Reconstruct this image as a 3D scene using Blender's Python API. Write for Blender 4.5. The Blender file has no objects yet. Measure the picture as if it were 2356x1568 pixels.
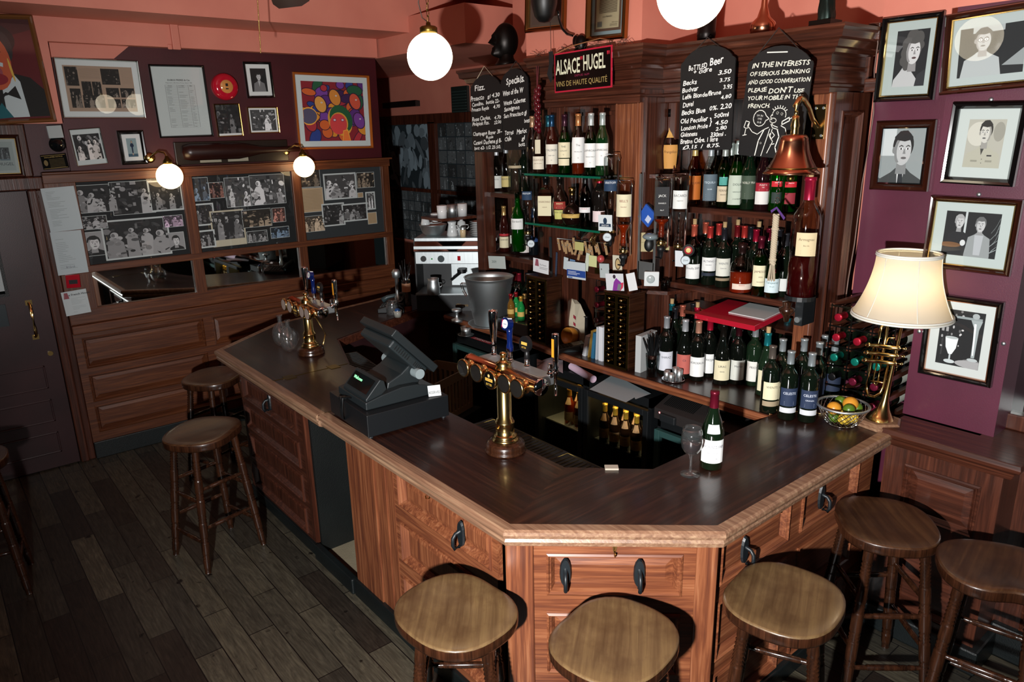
import bpy, math, random
from mathutils import Vector, Matrix
R = math.radians
random.seed(7)
SC = bpy.context.scene
COL = SC.collection
# ---------------------------------------------------------------- camera, world, lights, exposure
FPX, CX, CY = 1670.77, 1178.0, 784.0            # focal length and centre of the 2356 x 1568 frame
CR = Vector((0.77145, -0.63634, 0.0)).normalized()
def _cam():
    pitch, roll, yaw = R(16.07268484), R(-1.23777305), R(50.76144634)
    cp, sp, cr, sr = math.cos(pitch), math.sin(pitch), math.cos(roll), math.sin(roll)
    f = Vector((0, cp, -sp)); u = Vector((0, sp, cp)); r = Vector((1, 0, 0))
    r2 = cr * r + sr * u; u2 = -sr * r + cr * u
    X = Vector((math.sin(yaw), math.cos(yaw), 0)); Y = Vector((-math.cos(yaw), math.sin(yaw), 0))
    w = lambda a: Vector((X.dot(a), Y.dot(a), a.z))
    return w(r2), w(u2), w(f)
RV, UV, FV = _cam()
CAM = Vector((0, 0, 2.3))
cd = bpy.data.cameras.new('camera'); cam = bpy.data.objects.new('camera', cd); COL.objects.link(cam)
cam.matrix_world = Matrix(((RV.x, UV.x, -FV.x, CAM.x), (RV.y, UV.y, -FV.y, CAM.y), (RV.z, UV.z, -FV.z, CAM.z), (0, 0, 0, 1)))
cd.sensor_width = 36; cd.lens = FPX / 2356 * 36; cd.clip_start = .02
SC.camera = cam
def P(u, v, ax, val):
    """point of the plane (x, y or z = val) seen at u, v in the photograph"""
    d = FV + RV * ((u - CX) / FPX) - UV * ((v - CY) / FPX)
    return CAM + d * ((val - CAM[ax]) / d[ax])
w = bpy.data.worlds.new('world'); SC.world = w; w.use_nodes = True
w.node_tree.nodes['Background'].inputs[0].default_value = (.55, .75, .8, 1)
w.node_tree.nodes['Background'].inputs[1].default_value = .012
# the photographer's flash, held low and to the left of the camera
FL = bpy.data.lights.new('flash', 'SPOT'); fl = bpy.data.objects.new('flash', FL); COL.objects.link(fl)
FL.energy = 900; FL.color = (1.0, .98, .97); FL.shadow_soft_size = .035; FL.spot_size = R(112); FL.spot_blend = .85
fl.location = CAM - RV * .42 - UV * .44 + FV * .02
fl.rotation_euler = (Vector((2.3, 2.3, 1.75)) - fl.location).to_track_quat('-Z', 'Y').to_euler()
SC.view_settings.view_transform = 'Standard'; SC.view_settings.look = 'None'
SC.view_settings.exposure = 0.0; SC.view_settings.gamma = 1
SC.view_settings.use_curve_mapping = False
SC.cycles.max_bounces = 8; SC.cycles.transmission_bounces = 8; SC.cycles.transparent_max_bounces = 16
SC.cycles.sample_clamp_indirect = 4; SC.cycles.caustics_reflective = False; SC.cycles.caustics_refractive = False
# ---------------------------------------------------------------- materials
def lin(h):
    if not isinstance(h, str): return tuple(h)
    h = h.lstrip('#')
    if len(h) == 3: h = ''.join(a * 2 for a in h)
    o = []
    for i in (0, 2, 4):
        a = int(h[i:i + 2], 16) / 255
        o.append(a / 12.92 if a <= .04045 else ((a + .055) / 1.055) ** 2.4)
    return tuple(o)
MT = {}
class NT:
    def __init__(s, name):
        s.m = bpy.data.materials.new(name); s.m.use_nodes = True; s.t = s.m.node_tree
        s.b = s.t.nodes['Principled BSDF']; MT[name] = s.m
    def n(s, typ, **kw):
        x = s.t.nodes.new(typ)
        for k, v in kw.items():
            if k.startswith('_'): setattr(x, k[1:], v)
            else: x.inputs[k.replace('_', ' ')].default_value = v
        return x
    def l(s, a, b): s.t.links.new(a, b)
    def ramp(s, fac, stops):
        r = s.t.nodes.new('ShaderNodeValToRGB'); e = r.color_ramp.elements
        while len(e) < len(stops): e.new(.5)
        for q, (p, c) in zip(e, stops): q.position = p; q.color = (*lin(c), 1)
        s.l(fac, r.inputs[0]); return r.outputs[0]
    def coord(s, scale=(1, 1, 1), rot=(0, 0, 0), kind='Object'):
        tc = s.t.nodes.new('ShaderNodeTexCoord'); mp = s.t.nodes.new('ShaderNodeMapping')
        mp.inputs['Scale'].default_value = scale; mp.inputs['Rotation'].default_value = rot
        s.l(tc.outputs[kind], mp.inputs[0]); return mp.outputs[0]
    def bump(s, h, st, d=.002):
        b = s.n('ShaderNodeBump', Strength=st, Distance=d); s.l(h, b.inputs['Height']); s.l(b.outputs[0], s.b.inputs['Normal'])
    def mix(s, fac, a, b, mode='MIX'):
        x = s.t.nodes.new('ShaderNodeMix'); x.data_type = 'RGBA'; x.blend_type = mode
        for i, v in ((0, fac), (6, a), (7, b)):
            if hasattr(v, 'is_output'): s.l(v, x.inputs[i])
            else: x.inputs[i].default_value = v if i == 0 else (*lin(v), 1)
        return x.outputs[2]
def flat(name, col, rough=.5, metal=0, **kw):
    m = NT(name); m.b.inputs['Base Color'].default_value = (*lin(col), 1); m.b.inputs['Roughness'].default_value = rough
    m.b.inputs['Metallic'].default_value = metal
    for k, v in kw.items(): m.b.inputs[k.replace('_', ' ')].default_value = v
    return m
def attr(name, rough=.5, metal=0, **kw):
    m = flat(name, '#fff', rough, metal, **kw)
    a = m.n('ShaderNodeAttribute', _attribute_name='Col'); m.l(a.outputs[0], m.b.inputs['Base Color']); return m
def wood(name, axis, stops, rough=.35, grain=1.0, coat=0, bump=.25, fine=1):
    m = NT(name); s = [46, 46, 46]; s['xyz'.index(axis)] = 2.2
    c = m.coord(tuple(a * grain for a in s))
    n1 = m.n('ShaderNodeTexNoise', Scale=1.0, Detail=4.0, Roughness=.6, Distortion=.7); m.l(c, n1.inputs['Vector'])
    s2 = [130, 130, 130]; s2['xyz'.index(axis)] = 5
    c2 = m.coord(tuple(a * grain * fine for a in s2))
    n2 = m.n('ShaderNodeTexNoise', Scale=1.0, Detail=3.0); m.l(c2, n2.inputs['Vector'])
    a = m.n('ShaderNodeMath', _operation='MULTIPLY_ADD'); m.l(n2.outputs[0], a.inputs[0]); a.inputs[1].default_value = .45
    m.l(n1.outputs[0], a.inputs[2])
    b = m.n('ShaderNodeMath', _operation='SUBTRACT'); m.l(a.outputs[0], b.inputs[0]); b.inputs[1].default_value = .22
    m.l(m.ramp(b.outputs[0], stops), m.b.inputs['Base Color'])
    m.b.inputs['Roughness'].default_value = rough; m.b.inputs['Coat Weight'].default_value = coat; m.b.inputs['Coat Roughness'].default_value = .12
    m.bump(n2.outputs[0], bump); return m
OAK = [(.2, '#44221a'), (.45, '#693a24'), (.6, '#804c30'), (.85, '#976647')]
DRK = [(.2, '#28140d'), (.45, '#3c1e14'), (.62, '#4e291c'), (.85, '#643927')]
WLN = [(.2, '#3a1c0e'), (.45, '#4e2814'), (.62, '#60351c'), (.85, '#754628')]
for ax in 'xyz':
    wood('oak_' + ax, ax, OAK, .38, coat=.15)
    wood('dark_' + ax, ax, DRK, .3, coat=.3)
    wood('wall_' + ax, ax, WLN, .42, coat=.1)
TOP = [(.2, '#150907'), (.5, '#24110c'), (.66, '#341b12'), (.88, '#523220')]
for ax in 'xy': wood('top_' + ax, ax, TOP, .3, grain=.8, coat=.22, bump=.15)
m = wood('top_d', 'x', TOP, .3, grain=.8, coat=.22, bump=.15)
for nd in m.t.nodes:
    if nd.type == 'MAPPING': nd.inputs['Rotation'].default_value = (0, 0, R(42.4))
wood('lip', 'y', [(.2, '#5c4030'), (.5, '#80604a'), (.8, '#a08468')], .4, coat=.2)
# stool wood: warm, worn, reads brown
def seatwood(name, lo, mid, hi, patch):
    m = wood(name, 'x', [(.15, lo), (.5, mid), (.9, hi)], .36, grain=.9, coat=.15, bump=.1)
    src = m.b.inputs['Base Color'].links[0].from_socket; n = m.n('ShaderNodeTexNoise', Scale=4.0, Detail=6.0, Roughness=.65); m.l(m.coord((1, 1, .2)), n.inputs['Vector'])
    m.l(m.mix(m.ramp(n.outputs[0], [(.44, '#000'), (.70, '#fff')]), src, patch), m.b.inputs['Base Color']); return m
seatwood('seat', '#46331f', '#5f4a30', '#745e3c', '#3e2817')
seatwood('seat_dark', '#2a170e', '#402817', '#583c24', '#27120a')  # redder, darker seat copy: dimming away from the flash is put into its colour
wood('turned', 'z', [(.25, '#120805'), (.5, '#2c170c'), (.7, '#3c2113'), (.92, '#5c3a22')], .26, grain=1.2, coat=.4, bump=.1)
# floor planks running away along y
m = NT('floor_planks'); c = m.coord((1, 1, 1), (0, 0, R(90)))
br = m.n('ShaderNodeTexBrick', _offset=.37, _squash=1.0, Scale=1.0, Mortar_Size=.0030, Mortar_Smooth=.3, Bias=0.0, Brick_Width=.78, Row_Height=.125)
br.inputs['Color1'].default_value = (0, 0, 0, 1); br.inputs['Color2'].default_value = (1, 1, 1, 1); br.inputs['Mortar'].default_value = (.5, .5, .5, 1)
m.l(c, br.inputs['Vector'])
c2 = m.coord((16, 3, 9)); n1 = m.n('ShaderNodeTexNoise', Scale=1.2, Detail=7.0, Roughness=.7, Distortion=3.0); m.l(c2, n1.inputs['Vector'])
c3 = m.coord((110, 6, 1)); n3 = m.n('ShaderNodeTexNoise', Scale=1.0, Detail=2.0); m.l(c3, n3.inputs['Vector'])
c4 = m.coord((1, 1, 1)); n4 = m.n('ShaderNodeTexNoise', Scale=14.0, Detail=3.0); m.l(c4, n4.inputs['Vector'])
base = m.ramp(n1.outputs[0], [(.2, '#42423d'), (.5, '#646259'), (.8, '#858274')])
tone = m.ramp(br.outputs['Color'], [(0, '#6e5c58'), (.5, '#a09c96'), (1, '#e0d8c8')])
x = m.mix(1.0, base, tone, 'MULTIPLY'); x = m.mix(.55, x, m.ramp(n3.outputs[0], [(.3, '#6a6058'), (.7, '#ffffff')]), 'MULTIPLY')
spots = m.ramp(n4.outputs[0], [(.66, '#ffffff'), (.73, '#3a302c')]); x = m.mix(1.0, x, spots, 'MULTIPLY')
x = m.mix(br.outputs['Fac'], x, '#0c0908')
m.l(x, m.b.inputs['Base Color']); m.b.inputs['Roughness'].default_value = .42; m.bump(n3.outputs[0], .25)
def plaster(name, a, b, rough=.55, bump=.12):
    m = NT(name); c = m.coord(); n = m.n('ShaderNodeTexNoise', Scale=3.0, Detail=6.0); m.l(c, n.inputs['Vector'])
    m.l(m.ramp(n.outputs[0], [(.3, a), (.7, b)]), m.b.inputs['Base Color']); m.b.inputs['Roughness'].default_value = rough
    n2 = m.n('ShaderNodeTexNoise', Scale=180.0); m.l(c, n2.inputs['Vector']); m.bump(n2.outputs[0], bump)
plaster('pink', '#c47664', '#cf826e'); plaster('maroon', '#36060d', '#440913', .5); plaster('purple', '#481a2b', '#542034', .4)
plaster('door_paint', '#281618', '#3a2022', .34, .08); plaster('black_scuffed', '#040606', '#0e1211', .5, .6)
plaster('skirting_paint', '#070c0d', '#0f1718', .45, .4); plaster('stone', '#6b6250', '#8a8068', .9, .8); plaster('slate', '#0b0c0d', '#151617', .55, .2)
attr('paint', .35); attr('paper', .75); attr('gloss', .12, Coat_Weight=.5); attr('metal', .22, 1.0); attr('foil', .3, .55); attr('cloth', .9); attr('bronze', .38, .7)
attr('rubber', .45)
m = flat('brass', '#d8b878', .2, 1); m = flat('copper', '#c48a6c', .2, 1); flat('chrome', '#d6dadc', .07, 1)
m = flat('steel', '#c0c8ca', .46, 1); n = m.n('ShaderNodeTexNoise', Scale=60.0, Detail=2.0); m.l(m.coord((1, 1, .12)), n.inputs['Vector']); m.bump(n.outputs[0], .15)
flat('old_brass', '#6b5a2c', .35, 1); flat('mirror', '#c8d0ce', .02, 1)
def thin(name, tinted, ior=1.5, extra=.0):
    m = NT(name); t = m.t; t.nodes.remove(m.b); tr = m.n('ShaderNodeBsdfTransparent'); gl = m.n('ShaderNodeBsdfGlossy', Roughness=.03)
    if tinted: a = m.n('ShaderNodeAttribute', _attribute_name='Col'); m.l(a.outputs[0], tr.inputs[0])
    lw = m.n('ShaderNodeLayerWeight', Blend=.35); p = m.n('ShaderNodeMath', _operation='POWER'); m.l(lw.outputs['Facing'], p.inputs[0]); p.inputs[1].default_value = 2.2
    q = m.n('ShaderNodeMath', _operation='MULTIPLY_ADD'); m.l(p.outputs[0], q.inputs[0]); q.inputs[1].default_value = .75; q.inputs[2].default_value = .06 + extra
    mx = m.n('ShaderNodeMixShader'); m.l(q.outputs[0], mx.inputs[0]); m.l(tr.outputs[0], mx.inputs[1]); m.l(gl.outputs[0], mx.inputs[2])
    m.l(mx.outputs[0], t.nodes['Material Output'].inputs[0])
thin('glass', False, extra=.06); t_ = MT['glass'].node_tree; df = t_.nodes.new('ShaderNodeBsdfDiffuse'); df.inputs[0].default_value = (.8, .9, .9, 1); ad = t_.nodes.new('ShaderNodeMixShader'); ad.inputs[0].default_value = .012; ou = t_.nodes['Material Output']; t_.links.new(ou.inputs[0].links[0].from_socket, ad.inputs[1]); t_.links.new(df.outputs[0], ad.inputs[2]); t_.links.new(ad.outputs[0], ou.inputs[0]); thin('tinted', True)
attr('darkglass', .04, 0, Coat_Weight=.6, IOR=1.5)
attr('liquid', .12, 0, Coat_Weight=.3)
# thin pane: clear, with the reflections of a flat sheet
m = NT('pane'); t = m.t; t.nodes.remove(m.b); tr = m.n('ShaderNodeBsdfTransparent'); gl = m.n('ShaderNodeBsdfGlossy', Roughness=.0)
fr = m.n('ShaderNodeFresnel', IOR=1.55); mx = m.n('ShaderNodeMixShader'); m.l(fr.outputs[0], mx.inputs[0]); m.l(tr.outputs[0], mx.inputs[1]); m.l(gl.outputs[0], mx.inputs[2])
m.l(mx.outputs[0], t.nodes['Material Output'].inputs[0])
def emis(name, col, st, base='#fff'):
    m = flat(name, base, .3); m.b.inputs['Emission Color'].default_value = (*lin(col), 1); m.b.inputs['Emission Strength'].default_value = st
emis('globe_glow', '#fff0d0', 7.0); emis('sconce_glow', '#ffd9a0', 7.0); emis('display_glow', '#22ff88', 2.0); emis('fridge_glow', '#ffb84d', 3.0); emis('led', '#ff2020', 3)
m = flat('lampshade', '#c9c8bc', .8); m.b.inputs['Transmission Weight'].default_value = 0
tl = m.n('ShaderNodeBsdfTranslucent'); tl.inputs[0].default_value = (*lin('#f7ead0'), 1); ms = m.n('ShaderNodeMixShader'); ms.inputs[0].default_value = .5
m.l(m.b.outputs[0], ms.inputs[1]); m.l(tl.outputs[0], ms.inputs[2]); m.l(ms.outputs[0], m.t.nodes['Material Output'].inputs[0])
# ---------------------------------------------------------------- mesh building
I4 = Matrix.Identity(4)
def T(x, y=0, z=0): return Matrix.Translation((x, y, z))
def RX(a): return Matrix.Rotation(R(a), 4, 'X')
def RY(a): return Matrix.Rotation(R(a), 4, 'Y')
def RZ(a): return Matrix.Rotation(R(a), 4, 'Z')
def basis(o, x, y):
    x = Vector(x).normalized(); z = x.cross(Vector(y)).normalized(); y = z.cross(x)
    return Matrix(((x.x, y.x, z.x, o[0]), (x.y, y.y, z.y, o[1]), (x.z, y.z, z.z, o[2]), (0, 0, 0, 1)))
class MB:
    def __init__(s, mat='paint', col='#fff', M=None):
        s.V = []; s.F = []; s.A = []; s.mat = mat; s.col = lin(col); s.M = M or I4; s.mats = []
    def add(s, vs, fs, mat=None, col=None, sm=False):
        k = len(s.V); M = s.M; mat = mat or s.mat; col = lin(col) if col is not None else s.col
        if mat not in s.mats: s.mats.append(mat)
        s.V += [tuple(M @ Vector(v)) for v in vs]
        s.F += [tuple(i + k for i in f) for f in fs]; s.A += [(s.mats.index(mat), col, sm)] * len(fs)
        return s
    def box(s, x0, x1, y0, y1, z0, z1, **k):
        vs = [(x, y, z) for z in (z0, z1) for y in (y0, y1) for x in (x0, x1)]
        return s.add(vs, [(0, 2, 3, 1), (4, 5, 7, 6), (0, 1, 5, 4), (2, 6, 7, 3), (0, 4, 6, 2), (1, 3, 7, 5)], **k)
    def cbox(s, c, d, **k): return s.box(c[0] - d[0] / 2, c[0] + d[0] / 2, c[1] - d[1] / 2, c[1] + d[1] / 2, c[2] - d[2] / 2, c[2] + d[2] / 2, **k)
    def prism(s, pts, z0, z1, sm=False, **k):
        n = len(pts); s.add([(x, y, z0) for x, y in pts] + [(x, y, z1) for x, y in pts], [(i, (i + 1) % n, n + (i + 1) % n, n + i) for i in range(n)], sm=sm, **k)
        return s.add([(x, y, z) for z in (z0, z1) for x, y in pts], [tuple(reversed(range(n))), tuple(range(n, 2 * n))], **k)
    def poly(s, pts, z=0, **k): return s.add([(x, y, z) for x, y in pts], [tuple(range(len(pts)))], **k)
    def lathe(s, prof, n=20, sm=True, a0=0, a1=360, sx=1, sy=1, **k):
        full = abs(a1 - a0) > 359; m = n if full else n + 1
        vs = []
        for i in range(m):
            a = R(a0 + (a1 - a0) * i / n); ca, sa = math.cos(a) * sx, math.sin(a) * sy
            vs += [(r * ca, r * sa, z) for r, z in prof]
        L = len(prof); fs = []
        for i in range(n):
            p, q = i * L, ((i + 1) % m) * L
            for j in range(L - 1):
                a, b = prof[j][0] < 1e-6, prof[j + 1][0] < 1e-6
                if a and b: continue
                if a: fs.append((p + j, q + j + 1, p + j + 1))
                elif b: fs.append((p + j, q + j, p + j + 1))
                else: fs.append((p + j, q + j, q + j + 1, p + j + 1))
        return s.add(vs, fs, sm=sm, **k)
    def cyl(s, r, z0, z1, n=16, **k):
        return s.lathe([(0, z0), (r, z0)], n, sm=False, **k).lathe([(r, z0), (r, z1)], n, **k).lathe([(r, z1), (0, z1)], n, sm=False, **k)
    def tube(s, pts, r, n=8, closed=False, sm=True, **k):
        pts = [Vector(p) for p in pts]; N = len(pts); vs = []; up = Vector((0, 0, 1))
        for i, p in enumerate(pts):
            a = pts[(i - 1) % N] if (i or closed) else p; b = pts[(i + 1) % N] if (i < N - 1 or closed) else p
            t = (b - a).normalized()
            u = t.cross(up)
            if u.length < .05: u = t.cross(Vector((1, 0, 0)))
            u.normalize(); w_ = t.cross(u).normalized(); rr = r[i] if hasattr(r, '__len__') else r
            vs += [p + (u * math.cos(2 * math.pi * j / n) + w_ * math.sin(2 * math.pi * j / n)) * rr for j in range(n)]
        fs = []
        for i in range(N if closed else N - 1):
            p, q = i * n, ((i + 1) % N) * n
            fs += [(p + j, p + (j + 1) % n, q + (j + 1) % n, q + j) for j in range(n)]
        if not closed: fs += [tuple(range(n)), tuple((N - 1) * n + j for j in reversed(range(n)))]
        return s.add(vs, fs, sm=sm, **k)
    def rod(s, a, b, r, n=10, **k): return s.tube([a, b], r, n, **k)
    def sweep(s, prof, path, closed=False, **k):
        """prof: (out, up) pairs; path: ground polyline, out is to its right"""
        N = len(path); vs = []
        for i, p in enumerate(path):
            p = Vector(p); ds = []
            if i or closed: ds.append((p - Vector(path[i - 1])).normalized())
            if i < N - 1 or closed: ds.append((Vector(path[(i + 1) % N]) - p).normalized())
            ns = [Vector((d.y, -d.x)) for d in ds]; nn = sum(ns, Vector((0, 0))); nn = nn / max(.2, nn.length_squared) * len(ns) if len(ns) > 1 else nn
            if len(ns) > 1: nn = (ns[0] + ns[1]) / (1 + ns[0].dot(ns[1]))
            vs += [(p.x + nn.x * o, p.y + nn.y * o, z) for o, z in prof]
        L = len(prof); fs = []
        for i in range(N if closed else N - 1):
            a, b = i * L, ((i + 1) % N) * L
            fs += [(a + j, b + j, b + (j + 1) % L, a + (j + 1) % L) for j in range(L)]
        if not closed: fs += [tuple(range(L)), tuple((N - 1) * L + j for j in reversed(range(L)))]
        return s.add(vs, fs, **k)
    def sphere(s, c, r, n=14, sq=(1, 1, 1), **k):
        M = s.M; s.M = M @ T(*c) @ Matrix.Diagonal((*sq, 1))
        s.lathe([(r * math.sin(math.pi * i / (n // 2 + 2)) if 0 < i < n // 2 + 2 else 0, -r * math.cos(math.pi * i / (n // 2 + 2))) for i in range(n // 2 + 3)], n, **k); s.M = M; return s
    def at(s, M): s.M = M; return s
    def build(s, name, parent=None, bevel=0, subsurf=0, local=None, label=None, place=None):
        me = bpy.data.meshes.new(name); vs = s.V
        if local is not None:
            Li = local.inverted(); vs = [tuple(Li @ Vector(v)) for v in vs]
        me.from_pydata(vs, [], s.F); me.validate(); 
        for k in s.mats: me.materials.append(MT[k])
        if len(me.polygons) == len(s.A):
            me.polygons.foreach_set('material_index', [a[0] for a in s.A]); me.polygons.foreach_set('use_smooth', [a[2] for a in s.A])
            ca = me.color_attributes.new('Col', 'FLOAT_COLOR', 'CORNER'); buf = []
            for p, a in zip(me.polygons, s.A): buf += [*a[1], 1.0] * p.loop_total
            ca.data.foreach_set('color', buf)
        else: print('face mismatch', name, len(me.polygons), len(s.A))
        o = bpy.data.objects.new(name, me); COL.objects.link(o)
        if local is not None: o.matrix_local = local
        if parent: o.parent = parent
        if place is not None: o.matrix_world = place
        if bevel: b = o.modifiers.new('bevel', 'BEVEL'); b.width = bevel; b.segments = 2; b.limit_method = 'ANGLE'; b.angle_limit = R(40)
        if subsurf: b = o.modifiers.new('sub', 'SUBSURF'); b.levels = b.render_levels = subsurf
        if label: o['label'] = label
        return o
def tag(o, label, cat, group=None):
    o['label'] = label; o['category'] = cat
    if group: o['group'] = group
    return o
def thing(name, label, cat, M=None, group=None):
    o = bpy.data.objects.new(name, None); COL.objects.link(o); o.empty_display_size = .05
    if M is not None: o.matrix_world = M
    return tag(o, label, cat, group)
def struct(o): o['kind'] = 'structure'; return o
def copy_tree(o, parent=None):
    c = o.copy(); COL.objects.link(c)
    if parent: c.parent = parent
    for ch in list(o.children): copy_tree(ch, c)
    return c
# ---------------------------------------------------------------- lettering
GL = {}
GB = {}
def _glyphs():
    def mesh(t, off=0):
        cu = bpy.data.curves.new('t', 'FONT'); cu.offset = off; cu.body = t; cu.size = 1; cu.resolution_u = 2
        o = bpy.data.objects.new('t', cu); COL.objects.link(o); bpy.context.view_layer.update()
        d = o.evaluated_get(bpy.context.evaluated_depsgraph_get()); me = d.to_mesh()
        vs = [(v.co.x, v.co.y) for v in me.vertices]; fs = [tuple(p.vertices) for p in me.polygons]; d.to_mesh_clear()
        COL.objects.unlink(o); bpy.data.objects.remove(o); bpy.data.curves.remove(cu); return vs, fs
    wd = lambda vs: max(x for x, y in vs) - min(x for x, y in vs)
    hh = wd(mesh('HH')[0])
    for ch in 'ABCDEFGHIJKLMNOPQRSTUVWXYZabcdefghijklmnopqrstuvwxyz0123456789.,-/%£+"\'&()éÉè£!{}:°':
        vs, fs = mesh(ch)
        GL[ch] = (vs, fs, wd(mesh('H' + ch + 'H')[0]) - hh); GB[ch] = mesh(ch, .016)
    GL[' '] = ([], [], .28); GB[' '] = ([], [])
_glyphs()
def write(mb, text, size, place, col='#111', mat='paper', align='l', hand=0, slant=0, sx=1, bold=0, fit=None):
    """letters as flat meshes; place maps (x, y) of the line to a local point"""
    W = sum(GL[c][2] for c in text) * size * sx
    if fit: sx *= fit / W; W = fit
    x0 = {'l': 0, 'c': -W / 2, 'r': -W}[align]; x = x0
    for c in text:
        vs, fs, adv = GL[c]
        if bold: vs, fs = GB[c]
        a = random.uniform(-hand, hand) * 7; s = size * (1 + random.uniform(-hand, hand) * .12); dy = random.uniform(-hand, hand) * size * .06
        ca, sa = math.cos(R(a)), math.sin(R(a))
        mb.add([place(x + (px * ca - py * sa + py * slant) * s * sx, dy + (px * sa + py * ca) * s) for px, py in vs], fs, mat=mat, col=col)
        x += adv * size * sx
    return W
# ---------------------------------------------------------------- mouldings shared by all the panelling
def panelled(M, w_, h, cells, mat_f, mat_p, parent, base=.0, th=.022, mould=.03, names=('frame', 'panel'), d=.0):
    """frame with cut-outs (cells = x0,x1,y0,y1), each filled with a moulded, fielded panel. local x right, y up, z out"""
    xs = sorted({0, w_, *[c[0] for c in cells], *[c[1] for c in cells]}); ys = sorted({0, h, *[c[2] for c in cells], *[c[3] for c in cells]})
    fb = MB(mat_f, M=M)
    for i in range(len(xs) - 1):
        for j in range(len(ys) - 1):
            cx, cy = (xs[i] + xs[i + 1]) / 2, (ys[j] + ys[j + 1]) / 2
            if any(c[0] < cx < c[1] and c[2] < cy < c[3] for c in cells): continue
            fb.box(xs[i], xs[i + 1], ys[j], ys[j + 1], base, base + th)
    fb.build(names[0], parent)
    for x0, x1, y0, y1 in cells:
        pb = MB(mat_p, M=M); m = mould
        def ring(a, za, b, zb):
            A = [(x0 + a, y0 + a, za), (x1 - a, y0 + a, za), (x1 - a, y1 - a, za), (x0 + a, y1 - a, za)]
            B = [(x0 + b, y0 + b, zb), (x1 - b, y0 + b, zb), (x1 - b, y1 - b, zb), (x0 + b, y1 - b, zb)]
            pb.add(A + B, [(i, (i + 1) % 4, 4 + (i + 1) % 4, 4 + i) for i in range(4)])
        t = base + th
        ring(0, t + .006, m * .25, t + .010); ring(m * .25, t + .010, m * .45, t + .002); ring(m * .45, t + .002, m * .55, t + .002); ring(m * .55, t + .002, m, base + .004)
        ring(m, base + .004, m * 1.9, base + .012); ring(0, base, 0, t + .006)
        a = m * 1.9; pb.poly([(x0 + a, y0 + a), (x1 - a, y0 + a), (x1 - a, y1 - a), (x0 + a, y1 - a)], z=base + .012)
        pb.build(names[1], parent)
# ================================================================ THE SETTING
struct(MB('floor_planks').box(-3, 6.5, -3, 9, -.06, 0).build('floor'))
struct(MB('pink').box(-3, 6.5, -3, 9, 3.36, 3.44).build('ceiling'))
WY, PX, RX_ = 5.91, 3.35, 3.55
b = MB('maroon').box(.93, 3.38, WY + .02, WY + .2, 0, 3.36).box(-3, .93, WY + .05, WY + .2, 0, 3.36)
b.add([P(u, v, 1, WY + .018) for u, v in ((112, 90), (310, 95), (262, 135), (115, 132))], [(0, 1, 2, 3)], mat='pink')
b.add([(3.38, WY + .02, z) for z in (0, 3.1)] + [(3.38, 9, z) for z in (3.1, 0)], [(0, 1, 2, 3)], mat='pink')
struct(b.build('wall_left'))
struct(MB('pink').box(-3, .92, WY - .06, WY + .06, 2.415, 2.93).build('trim_1'))
b = MB('pink'); b.box(-3, 4.05, 5.36, 5.44, 3.08, 3.36); b.box(4.05, 4.13, -3, 5.36, 3.08, 3.36)
b.box(-3, 3.36, WY - .06, WY + .06, 2.93, 3.09); b.box(-3, 4.05, 5.44, WY + .2, 3.08, 3.2)
b.box(3.38, 6.5, 4.6, 9, 2.93, 3.2); b.box(4.13, 6.5, -3, 4.6, 3.08, 3.2)
struct(b.build('trim_2'))
b = MB('pink').box(1.69, 1.745, WY - .085, WY - .06, 2.915, 3.085); b.box(1.66, 1.69, WY - .07, WY - .06, 2.915, 2.95); struct(b.build('trim_3', bevel=.008))
# alcove behind the coffee machine
struct(MB('pink').box(4.62, 4.75, 4, 9, 0, 3.1).box(3.4, 4.7, 8.9, 9, 0, 3.1).build('wall_alcove'))
# back wall of the servery and chimney breast above the cabinet
b = MB('pink').box(3.75, 4.0, 1.2, 4.5, 0, 3.36); b.box(3.12, 3.8, 2.70, 3.62, 2.70, 3.36)
struct(b.build('wall_back'))
# purple wall right of the cabinet, with the shallow pilaster
b = MB('purple').box(RX_, 3.8, -.2, 1.66, 0, 2.735); b.box(PX, RX_, .905, 1.275, 1.02, 2.735)
b.box(RX_, 3.8, -1.5, 1.66, 2.735, 3.36, mat='pink'); b.box(PX, RX_, .905, 1.275, 2.735, 3.36, mat='pink')
struct(b.build('wall_right'))
struct(MB('dark_y').box(RX_ - .05, RX_, 1.645, 1.70, 2.66, 2.735).box(RX_ - .03, RX_, 1.635, 1.70, 2.44, 2.5).build('trim_4', bevel=.005))
# window in the deep recess at far right: sill, frame, bevelled pane
W = thing('window_1', 'bevelled window pane in dark wooden frame beyond the purple pilaster', 'window'); W['kind'] = 'structure'; del W['label']; del W['category']
MB('dark_z').box(3.49, 3.55, .2, .96, 1.02, 1.09).box(3.49, 3.55, .915, .96, 1.09, 2.3).box(3.49, 3.55, .2, .26, 1.09, 2.3).box(3.49, 3.55, .2, .96, 2.3, 2.36).build('window_frame', W, bevel=.006)
MB('mirror').box(3.525, 3.53, .26, .915, 1.09, 2.3).build('window_pane', W)
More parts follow.
